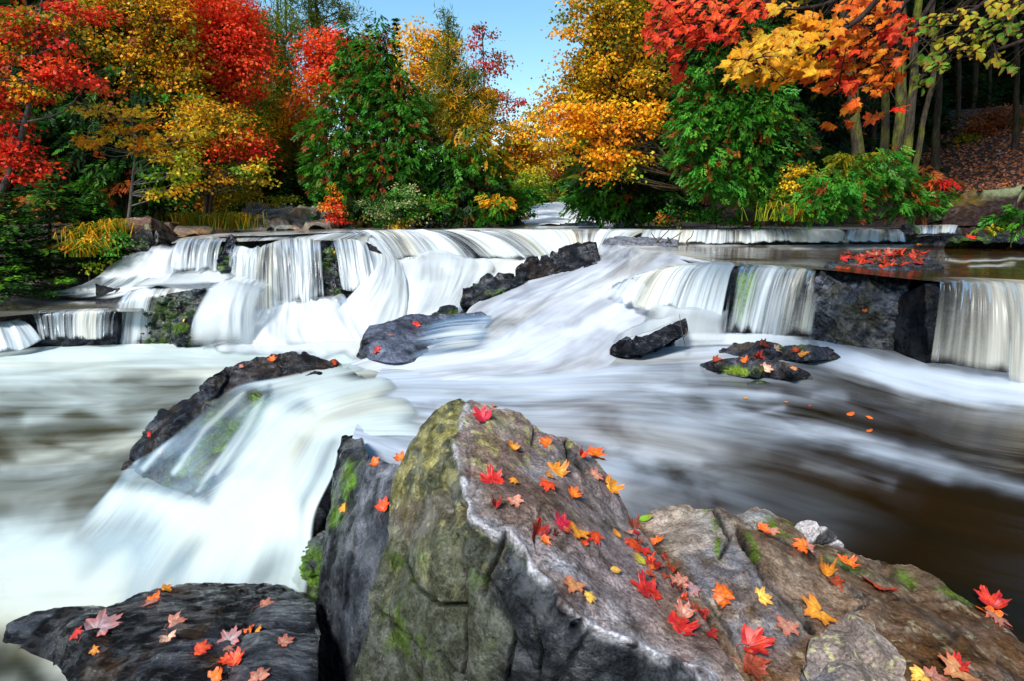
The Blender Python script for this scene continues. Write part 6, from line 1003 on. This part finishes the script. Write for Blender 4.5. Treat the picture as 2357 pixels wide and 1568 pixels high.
# fallen leaves on the slope at the right and on the far left bank
def litter(name, label, poly, n, pal, seed, size):
    r = np.random.default_rng(seed); xs = np.array([p[0] for p in poly]); ys = np.array([p[1] for p in poly]); C = []
    k = 0
    while len(C) < n and k < n * 4:
        k += 1; x = r.uniform(xs.min(), xs.max()); y = r.uniform(ys.min(), ys.max())
        if not inpoly(np.array([x]), np.array([y]), poly)[0]: continue
        rr_ = Vector(ray(x, y)).normalized(); h = GROUND.ray_cast(Vector((0, 0, 0)), rr_)
        if h[0] is None or h[3] > 30: continue
        C.append((*h[0], *h[1]))
    C = np.array(C); N = C[:, 3:]; N *= np.sign(N[:, 2:3]); D = unit(np.cross(N, r.normal(size=N.shape)) + 0.3 * N * r.random((len(N), 1))); W = unit(np.cross(D, N) + 0.3 * r.normal(size=N.shape))
    V, F = kites(C[:, :3] + N * 0.012, D, W, size * (0.6 + 0.7 * r.random(len(C))), size * 0.7)
    link(name, newmesh(name, V, F, M_LEAF, smooth=False, fcol=tones(pal, len(C), r) * (0.9 + 0.8 * r.random((len(C), 1)))), label=label, category='fallen leaves', kind='stuff')
PAL['litter'] = np.array([(.30, .10, .05), (.42, .20, .12), (.20, .08, .05), (.12, .05, .04), (.5, .16, .03)])
litter('leaf_litter', 'brown and pink leaf litter covering the slope at the right', [(2050, 450), (2080, 330), (2160, 270), (2300, 240), (2460, 240), (2460, 450), (2200, 450)], 4200, 'litter', 211, 0.075)
litter('leaf_litter', 'orange leaf litter on the ground of the far left bank', [(380, 520), (430, 505), (560, 480), (760, 480), (800, 520), (560, 535)], 1500, 'rust', 212, 0.08)
# ------------------------------------------------------------------ leaves one can pick up
M_FLEAF = leaf_mat('fallen_leaf', True, 0.12, True)
M_HLEAF = leaf_mat('hanging_leaf', True, 0.42, True)
M_STEM = plain('leaf_stem', (0.30, 0.06, 0.05), 0.5)
M_TWIG = plain('twig_bark', (0.045, 0.032, 0.025), 0.8)
HALF = [(0, 1.0), (4, .91), (8, .84), (11, .87), (14, .76), (19, .62), (25, .60), (30, .70), (34, .73), (38, .84), (42, .92), (46, .80), (52, .78), (57, .66), (64, .54), (72, .55), (80, .58), (88, .66), (93, .70), (99, .58), (108, .54), (120, .44), (138, .34), (158, .22), (178, .05)]
def leaf_mesh(name, kind, seed, curl, mat, size=1.0, cup=0.0, fold=0.0):
    r = np.random.default_rng(seed)
    if kind == 'maple':
        h = np.array(HALF); A = np.concatenate([-h[::-1, 0], h[1:, 0]]); Rr = np.concatenate([h[::-1, 1], h[1:, 1]]) * (1 + 0.06 * r.normal(size=2 * len(h) - 1)); ven = [0, 42, -42, 93, -93]
    else:
        A = np.linspace(-178, 178, 31); a = np.radians(np.abs(A)); Rr = np.zeros(31)
        for i, q in enumerate(np.radians(A)):      # ovate: star shape seen from the stem end
            best = 0.05
            for t in np.linspace(0, 1, 60):
                wv = 0.36 * math.sin(math.pi * t ** 0.75) ** 0.9; 
                for sgn in (-1, 1):
                    if abs(math.atan2(sgn * wv, t + 0.02) - q) < 0.06: best = max(best, math.hypot(wv, t))
            Rr[i] = best
        Rr[15] = 1.0; ven = [0]
    n = len(A); a = np.radians(A); rings = [0.0, 0.25, 0.5, 0.75, 1.0]; V, E, Vn = [], [], []
    for q in rings[1:]:
        for i in range(n):
            x = math.sin(a[i]) * Rr[i] * q; y = math.cos(a[i]) * Rr[i] * q
            V.append((x, y, 0)); E.append(max(0, q * 2 - 1)); Vn.append(1.0 if min(abs(A[i] - v) for v in ven) < 1.2 else 0.0)
    V.append((0, 0, 0)); E.append(0); Vn.append(1)
    V = np.array(V, float); x, y = V[:, 0].copy(), V[:, 1].copy(); rr = np.hypot(x, y)
    z = curl * rr ** 2 * (0.6 + 0.8 * vnoise(np.stack([x * 2, y * 2, x * 0 + seed], -1), seed)) + cup * (np.abs(x) ** 1.4) + 0.07 * vnoise(np.stack([x * 3.5, y * 3.5, x * 0], -1), seed + 3) * (1 + abs(curl)) - 0.035 * np.array(Vn) * (rr > 0)
    if fold: V[:, 0] = x * math.cos(fold); z = z + np.abs(x) * math.sin(fold)
    V[:, 2] = z; c = len(V) - 1; F = []
    for i in range(n):
        j = (i + 1) % n; F.append((c, i, j))
        for k in range(3): F.append((k * n + i, (k + 1) * n + i, (k + 1) * n + j)); F.append((k * n + i, (k + 1) * n + j, k * n + j))
    return newmesh(name, V * size, np.array(F), mat, attrs={'edge': np.array(E), 'vein': np.array(Vn)})
def stem_mesh(seed, ln=0.75):
    r = np.random.default_rng(seed); P = cr(np.array([[0, 0.02, 0.0], [0.04 * r.normal(), -0.3 * ln, 0.07 + 0.05 * r.random()], [0.12 * r.normal(), -0.7 * ln, 0.10], [0.18 * r.normal(), -ln, 0.03]]), 8)
    V, F = tube(P, np.linspace(0.017, 0.011, 8), 5); return newmesh('stem', V, F, M_STEM)
BL = {'maple': [leaf_mesh('blade', 'maple', 300 + i, c, M_FLEAF, 1, cu, fo) for i, (c, cu, fo) in enumerate(((0.22, 0.10, 0.1), (-0.25, 0.12, 0.1), (0.5, 0.1, 0.3), (-0.45, 0.35, 0.25), (0.4, -0.3, 0.1), (0.7, 0.4, 0.6)))],
      'oval': [leaf_mesh('blade', 'oval', 310 + i, c, M_FLEAF, 1, 0.2, 0.1) for i, c in enumerate((0.1, -0.2, 0.3))]}
HB = {'maple': [leaf_mesh('leaf', 'maple', 320 + i, c, M_HLEAF, 1, cu, fo) for i, (c, cu, fo) in enumerate(((-0.15, 0.1, 0.1), (-0.3, 0.0, 0.2), (0.1, 0.2, 0.3), (-0.25, -0.15, 0.0)))],
      'oval': [leaf_mesh('leaf', 'oval', 330 + i, c, M_HLEAF, 1, 0.25, 0.2) for i, c in enumerate((-0.1, -0.25, 0.15))]}
STEMS = [stem_mesh(340 + i, l) for i, l in enumerate((0.7, 0.9, 0.6, 1.0))]
CC = dict(red=(.55, .02, .012), deep=(.28, .010, .010), crimson=(.50, .012, .045), orange=(.80, .17, .012), redor=(.72, .07, .012), gold=(.85, .36, .03), yellow=(.85, .58, .10), pink=(.52, .25, .17), tan=(.62, .30, .12), lilac=(.34, .24, .25), rust=(.30, .055, .015), brown=(.16, .05, .03), green=(.16, .50, .02), lime=(.40, .45, .04), pale=(.78, .55, .38))
_lk = [0]
def fallen(x, y, px, ang, col, label, var=None, kind='maple', stem=True, tilt=0.0, group=None, name='maple_leaf', lift=0.006):
    h = hit(x, y); _lk[0] += 1; k = _lk[0]; r = np.random.default_rng(k)
    if h is None or h[0] is None: print('no surface under leaf', x, y); return
    P, N = h[0], h[1]
    if N.dot(P) > 0: N = -N
    N = (N + Vector((0, 0, 0.5)) + Vector((0, -0.15, 0))).normalized()
    q = Vector(ray(x + 12 * math.cos(math.radians(ang)), y - 12 * math.sin(math.radians(ang)))); den = q.dot(N)
    D = (q * (P.dot(N) / den) - P) if abs(den) > 0.05 else Vector((math.cos(math.radians(ang)), math.sin(math.radians(ang)), 0))
    D = (D - N * D.dot(N)).normalized(); X = D.cross(N).normalized()
    if not group: tilt = tilt + r.uniform(-0.15, 0.35)
    if tilt: D, N = (D * math.cos(tilt) + N * math.sin(tilt)).normalized(), (N * math.cos(tilt) - D * math.sin(tilt)).normalized()
    dep = P.y * CP - P.z * SP; s = 0.84 * px * dep / FPX / (1.25 if kind == 'maple' else 1.0)
    M = Matrix((X, D, N)).transposed().to_4x4(); e = bpy.data.objects.new(name if kind == 'maple' else 'fallen_leaf', None); COL.objects.link(e)
    e.matrix_world = Matrix.Translation(P + h[1] * 0 + N * (lift + 0.02 * s)) @ M @ Matrix.Diagonal((s, s, s, 1)) @ Matrix.Translation((0, -0.35, 0)); e['label'] = label; e['category'] = 'leaf'; e.empty_display_size = 0.1
    if group: e['group'] = group
    b = link('blade', BL[kind][(k if var is None else var) % len(BL[kind])], e); c = np.array(CC[col]) * (0.62 + 0.34 * r.random()); b.color = (*c, 1)
    if stem: link('stem', STEMS[k % 4], e)
    return e
L = [
 (1105, 962, 54, 150, 'crimson', 'crimson curled leaf on the very top of the central boulder', 2), (1138, 938, 20, 20, 'tan', 'tiny tan curled leaf on the crest line behind the crimson one', 3),
 (1177, 1034, 34, 120, 'gold', 'small gold leaf with its stem down, upper middle of the central boulder', 2), (1252, 1018, 36, 150, 'orange', 'orange leaf beside the crack on the right shoulder of the boulder', 1),
 (1130, 1102, 66, 110, 'red', 'large bright red leaf near the pale line, mid height of the boulder', 4), (1180, 1112, 28, 200, 'gold', 'small orange gold leaf touching the large red one', 1),
 (1140, 1166, 32, 90, 'deep', 'dark red folded leaf below the large bright red one', 5), (1185, 1160, 42, 300, 'pink', 'pale pink leaf with a long stem beside the dark red folded leaf', 0),
 (1288, 1086, 62, 10, 'gold', 'orange gold leaf lying highest in the cluster on the right shoulder', 4), (1262, 1100, 32, 200, 'gold', 'small gold leaf tucked between the shoulder cluster leaves', 0), (1258, 1122, 46, 260, 'redor', 'red orange leaf lowest in the shoulder cluster', 1),
 (1318, 1142, 44, 60, 'orange', 'orange folded leaf pointing up, alone below the shoulder cluster', 2), (1228, 1228, 74, 110, 'deep', 'deep red large leaf standing at the edge of the central hollow', 2), (1256, 1250, 32, 330, 'orange', 'small orange leaf tip under the deep red leaf', 3),
 (1288, 1205, 58, 140, 'crimson', 'pinkish red leaf left of the golden one in the middle pile', 4), (1326, 1232, 62, 250, 'gold', 'golden orange star shaped leaf on top of the middle pile', 0), (1366, 1242, 54, 300, 'redor', 'red orange leaf right of the golden star leaf', 1),
 (1378, 1052, 60, 0, 'orange', 'orange leaf at the waterline right of the boulder shoulder', 3), (1372, 1098, 40, 0, 'pink', 'pale wet leaf plastered at the waterline', 0), (1410, 1124, 56, 340, 'gold', 'curled gold leaf on the right edge of the boulder near the water', 4), (1336, 1048, 30, 80, 'redor', 'thin red orange leaf standing on edge in the dark notch', 5),
 (1318, 1356, 58, 240, 'tan', 'pale gold leaf on the mineral line, stem pointing up', 0), (1358, 1380, 40, 350, 'yellow', 'pale yellow leaf right next to the pale gold one', 1), (1482, 1356, 84, 120, 'red', 'biggest deep red curled leaf at the centre of the boulder top', 4),
 (1456, 1262, 52, 200, 'redor', 'orange red leaf in the crack pile, below the pink scrap', 1), (1518, 1254, 40, 20, 'orange', 'orange leaf standing right of the crack pile', 2), (1508, 1304, 46, 30, 'deep', 'dark red leaf filling the crack below the orange one', 3),
 (1458, 1212, 38, 100, 'brown', 'withered brown leaf at the top of the crack pile', 5), (1442, 1230, 26, 140, 'pink', 'pink scrap of a leaf in the crack pile', 3), (1480, 1275, 36, 300, 'red', 'red leaf half under the orange red one in the crack', 0),
 (1560, 1340, 48, 100, 'pink', 'pale pink leaf below the crack pile', 0), (1590, 1362, 44, 250, 'lilac', 'mauve pale leaf right beside the pale pink one', 1), (1546, 1318, 34, 70, 'rust', 'rust red leaf standing in the lower crack', 5), (1498, 1328, 30, 10, 'rust', 'flat rust leaf fragment left of the lower crack', 3),
 (1664, 1362, 54, 80, 'orange', 'orange leaf lying in the shallow brown pool on the slab', 1), (1656, 1388, 46, 200, 'orange', 'folded orange leaf just below the pool leaf', 3), (1756, 1378, 50, 0, 'yellow', 'pale yellow star leaf at the end of the shallow pool', 0),
 (1566, 1410, 52, 120, 'pink', 'pinkish tan leaf above the long red one', 2), (1612, 1424, 32, 300, 'deep', 'dark red curled scrap beside the pinkish tan leaf', 5), (1572, 1450, 84, 340, 'red', 'long glossy red leaf stretched across the lower slab', 4), (1640, 1466, 40, 320, 'deep', 'small deep red leaf between the two long red ones', 3),
 (1742, 1490, 86, 350, 'red', 'long scarlet leaf with a stem to the left, lower slab', 2), (1744, 1552, 90, 330, 'rust', 'rust orange leaf cut by the bottom edge of the view', 3), (1808, 1450, 58, 270, 'pink', 'pale pink leaf with an upright stem left of the gold one', 0), (1872, 1414, 90, 200, 'gold', 'largest gold and orange leaf above the speckled boulder', 0),
 (1898, 1318, 50, 100, 'gold', 'golden fan shaped leaf standing up on the right slab', 5), (1922, 1346, 50, 320, 'rust', 'rusty leaf lying in the shade of the golden fan leaf', 3), (1838, 1258, 44, 170, 'orange', 'orange leaf in front of the pale angular stone', 1), (1862, 1270, 44, 330, 'pink', 'pale orange leaf with raised stem by the pale stone', 3),
 (1952, 1298, 50, 0, 'orange', 'orange leaf on the brown rock below the pale stone', 4), (2020, 1358, 86, 270, 'redor', 'broad red orange leaf flat on the right slab', 0), (1758, 1222, 36, 340, 'orange', 'small orange leaf next to the moss tuft', 3), (1776, 1228, 36, 300, 'pink', 'small pink leaf next to the moss tuft', 0),
 (2272, 1388, 70, 130, 'red', 'red leaf at the far right waterline, uppermost of three', 2), (2268, 1412, 56, 150, 'orange', 'orange leaf in the middle of the three at the far right', 3), (2292, 1428, 62, 290, 'pink', 'pinkish red leaf with a long stem, lowest of three at the far right', 1),
 (2196, 1552, 92, 200, 'tan', 'amber wet leaf beneath the red one at the bottom right', 0), (2198, 1532, 66, 60, 'red', 'red cupped leaf on the amber one at the bottom right', 4), (2112, 1562, 60, 200, 'yellow', 'pale yellow leaf at the bottom edge right of the speckled boulder', 1), (2156, 1566, 60, 0, 'pink', 'pink leaf at the bottom edge between the yellow and amber ones', 0),
 (866, 1068, 34, 0, 'orange', 'orange leaf on top of the dark rock wall, left one', 3), (924, 1058, 36, 60, 'orange', 'orange leaf where the rock wall meets the big boulder', 2), (888, 1166, 42, 60, 'redor', 'orange red leaf resting on the pale face of the rock wall', 2), (790, 1172, 30, 200, 'gold', 'gold leaf on the moss of the rock wall', 1),
 (386, 1361, 34, 10, 'gold', 'gold leaf on the upper rim of the black slab', 3), (360, 1380, 40, 30, 'orange', 'orange leaf just below the gold rim leaf on the black slab', 4), (346, 1394, 42, 200, 'pink', 'pale pink leaf under the orange one on the black slab', 0), (244, 1440, 84, 30, 'lilac', 'largest pale lilac leaf on the black slab', 0),
 (180, 1460, 36, 20, 'red', 'red leaf furthest left on the black slab', 1), (408, 1432, 42, 20, 'pink', 'pale salmon leaf in the centre of the black slab', 3), (388, 1477, 42, 280, 'pale', 'pale peach leaf with an upright stem on the black slab', 2), (222, 1498, 24, 340, 'gold', 'tiny yellow leaf at the lower left of the black slab', 3),
 (468, 1496, 46, 20, 'redor', 'orange red leaf with a long stem, low on the black slab', 1), (534, 1468, 58, 60, 'lilac', 'pale lilac leaf at the joint of the two slabs', 0), (527, 1498, 28, 0, 'pink', 'small pink leaf below the lilac one at the joint', 1), (516, 1520, 32, 160, 'redor', 'red orange leaf left of its twin at the slab joint', 3),
 (548, 1518, 48, 60, 'redor', 'red and orange leaf standing at the slab joint', 2), (578, 1452, 38, 80, 'orange', 'orange pink leaf on the upper part of the grey block', 3), (598, 1454, 28, 300, 'gold', 'small gold leaf touching the orange pink one on the grey block', 1), (660, 1480, 42, 20, 'pink', 'pale pink leaf at the right side of the grey block', 0),
 (598, 1555, 54, 80, 'pink', 'pale pink leaf at the bottom edge of the grey block', 1), (502, 1558, 48, 30, 'orange', 'orange leaf cut by the bottom edge, on the slab joint', 4), (616, 1394, 40, 20, 'pink', 'pale wet leaf at the upper end of the grey block', 0),
 (958, 745, 26, 60, 'red', 'red leaf highest on the flat grey slab', 1), (900, 772, 18, 20, 'pink', 'small pink leaf in the middle of the flat grey slab', 0), (870, 806, 24, 20, 'red', 'red leaf at the lower left corner of the flat grey slab', 1), (1003, 782, 14, 20, 'pale', 'tiny pale leaf on the thin water of the grey slab', 0),
 (628, 830, 24, 60, 'orange', 'orange leaf on top of the long rock rim', 2), (770, 834, 18, 30, 'redor', 'orange red leaf at the right end of the long rock rim', 1), (556, 846, 14, 0, 'pink', 'small pink leaf on the long rock rim, left of the orange one', 0), (345, 1000, 16, 20, 'red', 'small red leaf low on the dark end of the rock rim', 1), (372, 1041, 18, 60, 'pink', 'small pink leaf on the dark lower end of the rock rim', 0),
 (1650, 830, 28, 10, 'rust', 'rusty leaf at the left end of the low mossy rock', 3), (1712, 830, 28, 30, 'orange', 'orange leaf in the middle of the low mossy rock', 4), (1748, 829, 26, 350, 'deep', 'dark red narrow leaf on the low mossy rock', 5), (1764, 849, 32, 30, 'pale', 'pale pink star leaf at the front of the low mossy rock', 0), (1828, 850, 20, 20, 'tan', 'tan leaf at the right end of the low mossy rock', 1),
 (1760, 800, 30, 340, 'brown', 'curled brown leaf at the left of the low dark rock', 5), (1790, 806, 26, 0, 'pale', 'pale curled leaf on the low dark rock', 3), (1830, 808, 18, 90, 'redor', 'small red leaf on the low dark rock', 2), (1852, 817, 28, 30, 'gold', 'gold and white leaf at the right of the low dark rock', 3), (2113, 781, 22, 270, 'pink', 'pale pink leaf low on the square boulder, with a stem up', 0), (2098, 812, 14, 30, 'pale', 'tiny pale leaf at the foot of the square boulder', 1),
 (2232, 545, 24, 90, 'red', 'bright red leaf on the low rock at the right edge', 0), (2114, 562, 16, 0, 'gold', 'small yellow leaf in the shallow water near the right small fall', 1)]
for l in L: fallen(*l[:6], l[6])
OV = [(1413, 1317, 34, 350, 'yellow', 'narrow cream yellow leaf alone on the boulder top', 1), (1418, 1236, 34, 140, 'gold', 'narrow gold leaf at the upper left of the crack pile', 0), (1472, 1296, 44, 150, 'lime', 'yellow green oval leaf in the crack', 0), (1483, 1199, 40, 5, 'green', 'bright green oval leaf at the water edge above the crack pile', 0), (793, 1090, 20, 30, 'orange', 'round orange leaf at the top of the mossy black edge', 0),
      (1989, 714, 28, 10, 'orange', 'orange oval leaf stuck on the face of the square boulder', 0), (1714, 920, 22, 10, 'gold', 'gold leaf drifting nearest the low mossy rock', 0), (1806, 929, 22, 10, 'tan', 'tan leaf drifting between the gold and the orange one', 0), (1863, 937, 16, 60, 'redor', 'small orange red leaf standing in the current', 1),
      (1955, 958, 34, 10, 'orange', 'orange leaf in the brown shallows, upper left of three', 0), (1998, 964, 34, 340, 'orange', 'orange leaf in the brown shallows, right one of three', 1), (1999, 996, 26, 5, 'orange', 'orange leaf in the brown shallows, lowest of three', 0),
      (424, 737, 12, 20, 'yellow', 'yellow leaf on the small rounded black rock', 0), (375, 676, 9, 30, 'yellow', 'tiny yellow leaf at the upper left of the mossy block', 0), (402, 684, 9, 30, 'yellow', 'tiny yellow leaf at the top right of the mossy block', 0), (336, 700, 9, 60, 'pink', 'tiny pink leaf on the left side of the mossy block', 0), (768, 580, 10, 60, 'yellow', 'tiny yellow leaf high on the grey green face behind the falls', 0)]
for l in OV: fallen(l[0], l[1], l[2] * (0.7 if l[1] < 1000 and l[0] > 1700 else 1), *l[3:6], l[6], 'oval', False)
for x, y, sz, an, cn, lb in ((1446, 1248, 20, 10, 'rust', 'small rust scrap left of the orange red crack leaf'), (1470, 1252, 26, 60, 'brown', 'brown scrap right behind the orange red crack leaf'), (1490, 1290, 30, 110, 'redor', 'orange red scrap overlapping the yellow green oval leaf'),
        (1525, 1288, 22, 150, 'deep', 'dark red scrap right of the dark crack leaf'), (1500, 1312, 28, 200, 'orange', 'orange scrap under the dark red crack leaf'), (1530, 1330, 24, 240, 'rust', 'rust scrap where the crack bends down'), (1560, 1362, 26, 290, 'brown', 'brown scrap below the upper pale pink leaf'),
        (1575, 1385, 22, 330, 'redor', 'orange red scrap between the mauve leaf and the pinkish tan one'), (1465, 1230, 24, 20, 'deep', 'dark red scrap beside the withered brown leaf'), (1600, 1400, 28, 70, 'rust', 'rust scrap right above the dark red curled scrap'), (1340, 1250, 24, 120, 'redor', 'orange red scrap under the golden star leaf'),
        (1300, 1225, 28, 170, 'rust', 'rust scrap under the pinkish red leaf of the middle pile'), (1275, 1235, 22, 210, 'brown', 'brown scrap between the deep red leaf and the middle pile'), (1545, 1352, 26, 260, 'deep', 'dark red scrap touching the upper pale pink leaf')):
    fallen(x, y, sz, an, cn, lb, 5 if sz % 4 else 3, group='leaf scraps in the boulder crack', tilt=0.3, lift=0.004)
# pile on the square boulder
rr = np.random.default_rng(5)
for k in range(30):
    x = rr.uniform(1935, 2150); y = 600 + rr.normal() * 9 - 6 * (x > 2050)
    if k < 12: x = rr.normal() * 28 + 2040; y = 603 + rr.normal() * 8
    cn = ('redor', 'deep', 'rust', 'rust', 'red', 'redor')[k % 6]; wd_ = {'redor': 'orange red', 'deep': 'dark red', 'rust': 'rust brown', 'red': 'bright red'}[cn]
    ps = ('far left end', 'left part', 'middle', 'right part', 'far right end')[int(np.clip((x - 1930) / 46, 0, 4))]
    fallen(x, y, rr.uniform(22, 36), rr.uniform(0, 360), cn, wd_ + ' wet leaf in the ' + ps + ' of the pile on the square boulder', None, group='leaves piled on the square boulder', tilt=rr.uniform(-0.1, 0.25), lift=0.005 + 0.02 * rr.random())

# boughs reaching into the view from the right and the top
def bough(name, label, cat, stems, blobs, Y, px, n, pal, seed, kind='maple', dirn=(-0.62, -0.25, -0.62)):
    r = np.random.default_rng(seed); m = Mix(); K = []
    for st in stems:
        P = cr(np.array([at(x, y, Y + dy) for x, y, dy in st]), 24); P = P + 0.02 * fbm(P * 3, 2, seed)[:, None]; V, F = tube(P, np.linspace(0.020, 0.004, 24), 6); m.add(V, F); K.append(P)
    K = np.concatenate(K); root_ = root(name, Vector(K[0]), label, cat)
    tot = sum(b[2] * b[3] for b in blobs); cnt = 0
    for x, y, rx, ry, pl in blobs:
        q = max(3, round(n * rx * ry / tot))
        for j in range(q):
            a = r.random() * 6.283; s = math.sqrt(r.random()); yy = Y + r.normal() * 0.22
            P = at(x + rx * s * math.cos(a), y + ry * s * math.sin(a), yy)
            D = Vector(dirn) + Vector(r.normal(size=3)) * 0.35; D.normalize(); N = Vector((-0.15, -0.32, 0.95)) + Vector(r.normal(size=3)) * 0.34; N = (N - D * N.dot(D)).normalized(); X = D.cross(N)
            sz = px * yy / FPX * r.uniform(0.7, 1.15) / 1.7
            o = link('leaf', HB[kind][r.integers(0, len(HB[kind]))], root_); o.color = (*np.clip(tones(pl, 1, r)[0] * r.uniform(0.75, 1.15), 0, 0.9), 1)
            o.matrix_world = Matrix.Translation(P) @ Matrix((X, D, N)).transposed().to_4x4() @ Matrix.Diagonal((sz, sz, sz, 1)); M0 = o.matrix_world.copy(); o.matrix_parent_inverse = Matrix.Translation(-root_.location); o.matrix_basis = M0
            if j % 3 == 0:
                e = np.array(P); i = int(np.argmin(np.linalg.norm(K - e, axis=1))); i = max(0, i - 3); b = K[i]; V, F = tube(cr(np.array([b, (b + e) / 2 + np.array([0, 0, 0.02]), e]), 6), np.linspace(0.006, 0.002, 6), 4); m.add(V, F)
    part('twig', m.mesh('twig', M_BARK, (0.035, 0.025, 0.022)), root_, kind='stuff'); return root_
bough('maple_bough', 'near bough of large yellow maple leaves hanging in from the top right', 'bough', [[(2150, -200, 0), (2000, 20, 0), (1880, 95, 0), (1760, 140, 0), (1680, 155, 0)], [(2000, -60, 0.1), (1900, 10, 0), (1780, 25, 0)], [(1950, 50, 0), (1840, 150, 0.1), (1730, 175, 0.1)]],
      [(1700, 150, 38, 34, 'yellow'), (1760, 130, 60, 40, 'yellow'), (1830, 100, 60, 45, 'yellow'), (1800, 18, 40, 14, 'yellow'), (1880, 70, 60, 45, 'amber'), (1790, 170, 60, 26, 'amber'), (1860, 150, 60, 24, 'amber'), (1780, 90, 50, 22, 'yellow')], 3.4, 42, 260, None, 401)
bough('maple_bough', 'near bough of orange maple leaves in front of the mossy trunks', 'bough', [[(2260, -200, 0), (2120, 40, 0), (2000, 150, 0), (1900, 220, 0)], [(2120, -40, 0.1), (2020, 70, 0), (1900, 140, 0)], [(2080, 100, 0), (2010, 210, 0), (1940, 280, 0.1), (1910, 300, 0)]],
      [(1900, 180, 55, 30, 'orange'), (1960, 110, 60, 40, 'orange'), (2040, 140, 60, 40, 'orange'), (1990, 50, 70, 36, 'orange'), (2070, 60, 40, 40, 'red'), (1950, 190, 40, 20, 'red'), (2020, 190, 40, 24, 'orange'), (1960, 246, 34, 14, 'orange'), (1935, 285, 34, 10, 'orange'), (2010, 262, 20, 14, 'orange'), (2080, 245, 14, 8, 'red'), (2000, 10, 80, 16, 'orange'), (1930, 120, 40, 30, 'red')], 3.9, 36, 290, None, 402)
bough('maple_bough', 'near bough of scarlet maple leaves at the top right of the sky gap', 'bough', [[(1960, -200, 0), (1780, -10, 0), (1650, 40, 0), (1520, 90, 0)], [(1800, -60, 0), (1650, -10, 0), (1520, 20, 0)], [(1700, 20, 0.1), (1600, 110, 0), (1560, 170, 0)]],
      [(1530, 30, 45, 36, 'red'), (1600, 30, 70, 40, 'scarlet'), (1680, 30, 70, 34, 'scarlet'), (1510, 90, 28, 34, 'red'), (1570, 90, 55, 34, 'scarlet'), (1640, 80, 60, 24, 'red'), (1560, 165, 16, 22, 'scarlet'), (1560, 130, 24, 14, 'red'), (1740, 14, 50, 20, 'red')], 4.4, 31, 295, None, 403)
bough('birch_bough', 'near bough of green and yellow oval leaves in the upper right corner', 'bough', [[(2500, -120, 0), (2330, 30, 0), (2200, 110, 0), (2110, 190, 0)], [(2420, -160, 0.1), (2260, 10, 0), (2150, 50, 0), (2060, 85, 0)], [(2480, 40, 0), (2330, 100, 0), (2230, 130, 0.1)]],
      [(2110, 55, 50, 22, 'bright'), (2150, 140, 40, 26, 'bright'), (2125, 185, 24, 20, 'bright'), (2220, 100, 60, 28, 'lime'), (2200, 40, 60, 24, 'lime'), (2300, 60, 60, 30, 'bright'), (2320, 10, 50, 24, 'lime'), (2280, 130, 30, 16, 'lime'), (2330, 150, 20, 16, 'bright')], 3.9, 32, 280, None, 404, 'oval')

# twigs
def twig(name, label, lines, Y, r0, cat='twig'):
    m = Mix()
    for ln in lines:
        P = cr(np.array([at(x, y, Y + i * 0.03) for i, (x, y) in enumerate(ln)]), 14); V, F = tube(P, np.linspace(r0, r0 * 0.35, 14), 5); m.add(V, F)
    link(name, m.mesh(name, M_TWIG, (0.05, 0.04, 0.03)), label=label, category=cat)
twig('dead_branch', 'bare dark forked branch caught on the long ledge beside the grey slab', [[(1495, 572), (1520, 548), (1536, 532), (1542, 525)], [(1512, 573), (1528, 560), (1560, 540), (1570, 532)], [(1530, 572), (1516, 556), (1505, 545), (1498, 534)], [(1548, 572), (1560, 556), (1566, 536)], [(1588, 573), (1580, 556), (1590, 545), (1596, 530)], [(1536, 546), (1550, 566), (1556, 574)]], 9.3, 0.014)
twig('twig', 'thin upright twig with a curled end behind the split black rock', [[(1577, 800), (1572, 775), (1567, 750), (1563, 722)], [(1572, 775), (1580, 768), (1578, 755)], [(1567, 750), (1556, 746), (1548, 742)]], 4.95, 0.006)
m = Mix()
for q in range(22):
    x0 = rr.uniform(1960, 2190); y0 = 598 + rr.normal() * 6; dx = rr.uniform(-50, 50)
    V, F = tube(cr(np.array([at(x0, y0 + 8, 5.9), at(x0 + dx * 0.5, y0 - rr.uniform(2, 10), 5.95), at(x0 + dx, y0, 5.8)]), 6), np.full(6, 0.004), 4); m.add(V, F)
link('twigs', m.mesh('twigs', M_TWIG, (0.09, 0.05, 0.03)), label='tangle of thin twigs among the red leaves on the square boulder', category='twigs', kind='stuff')
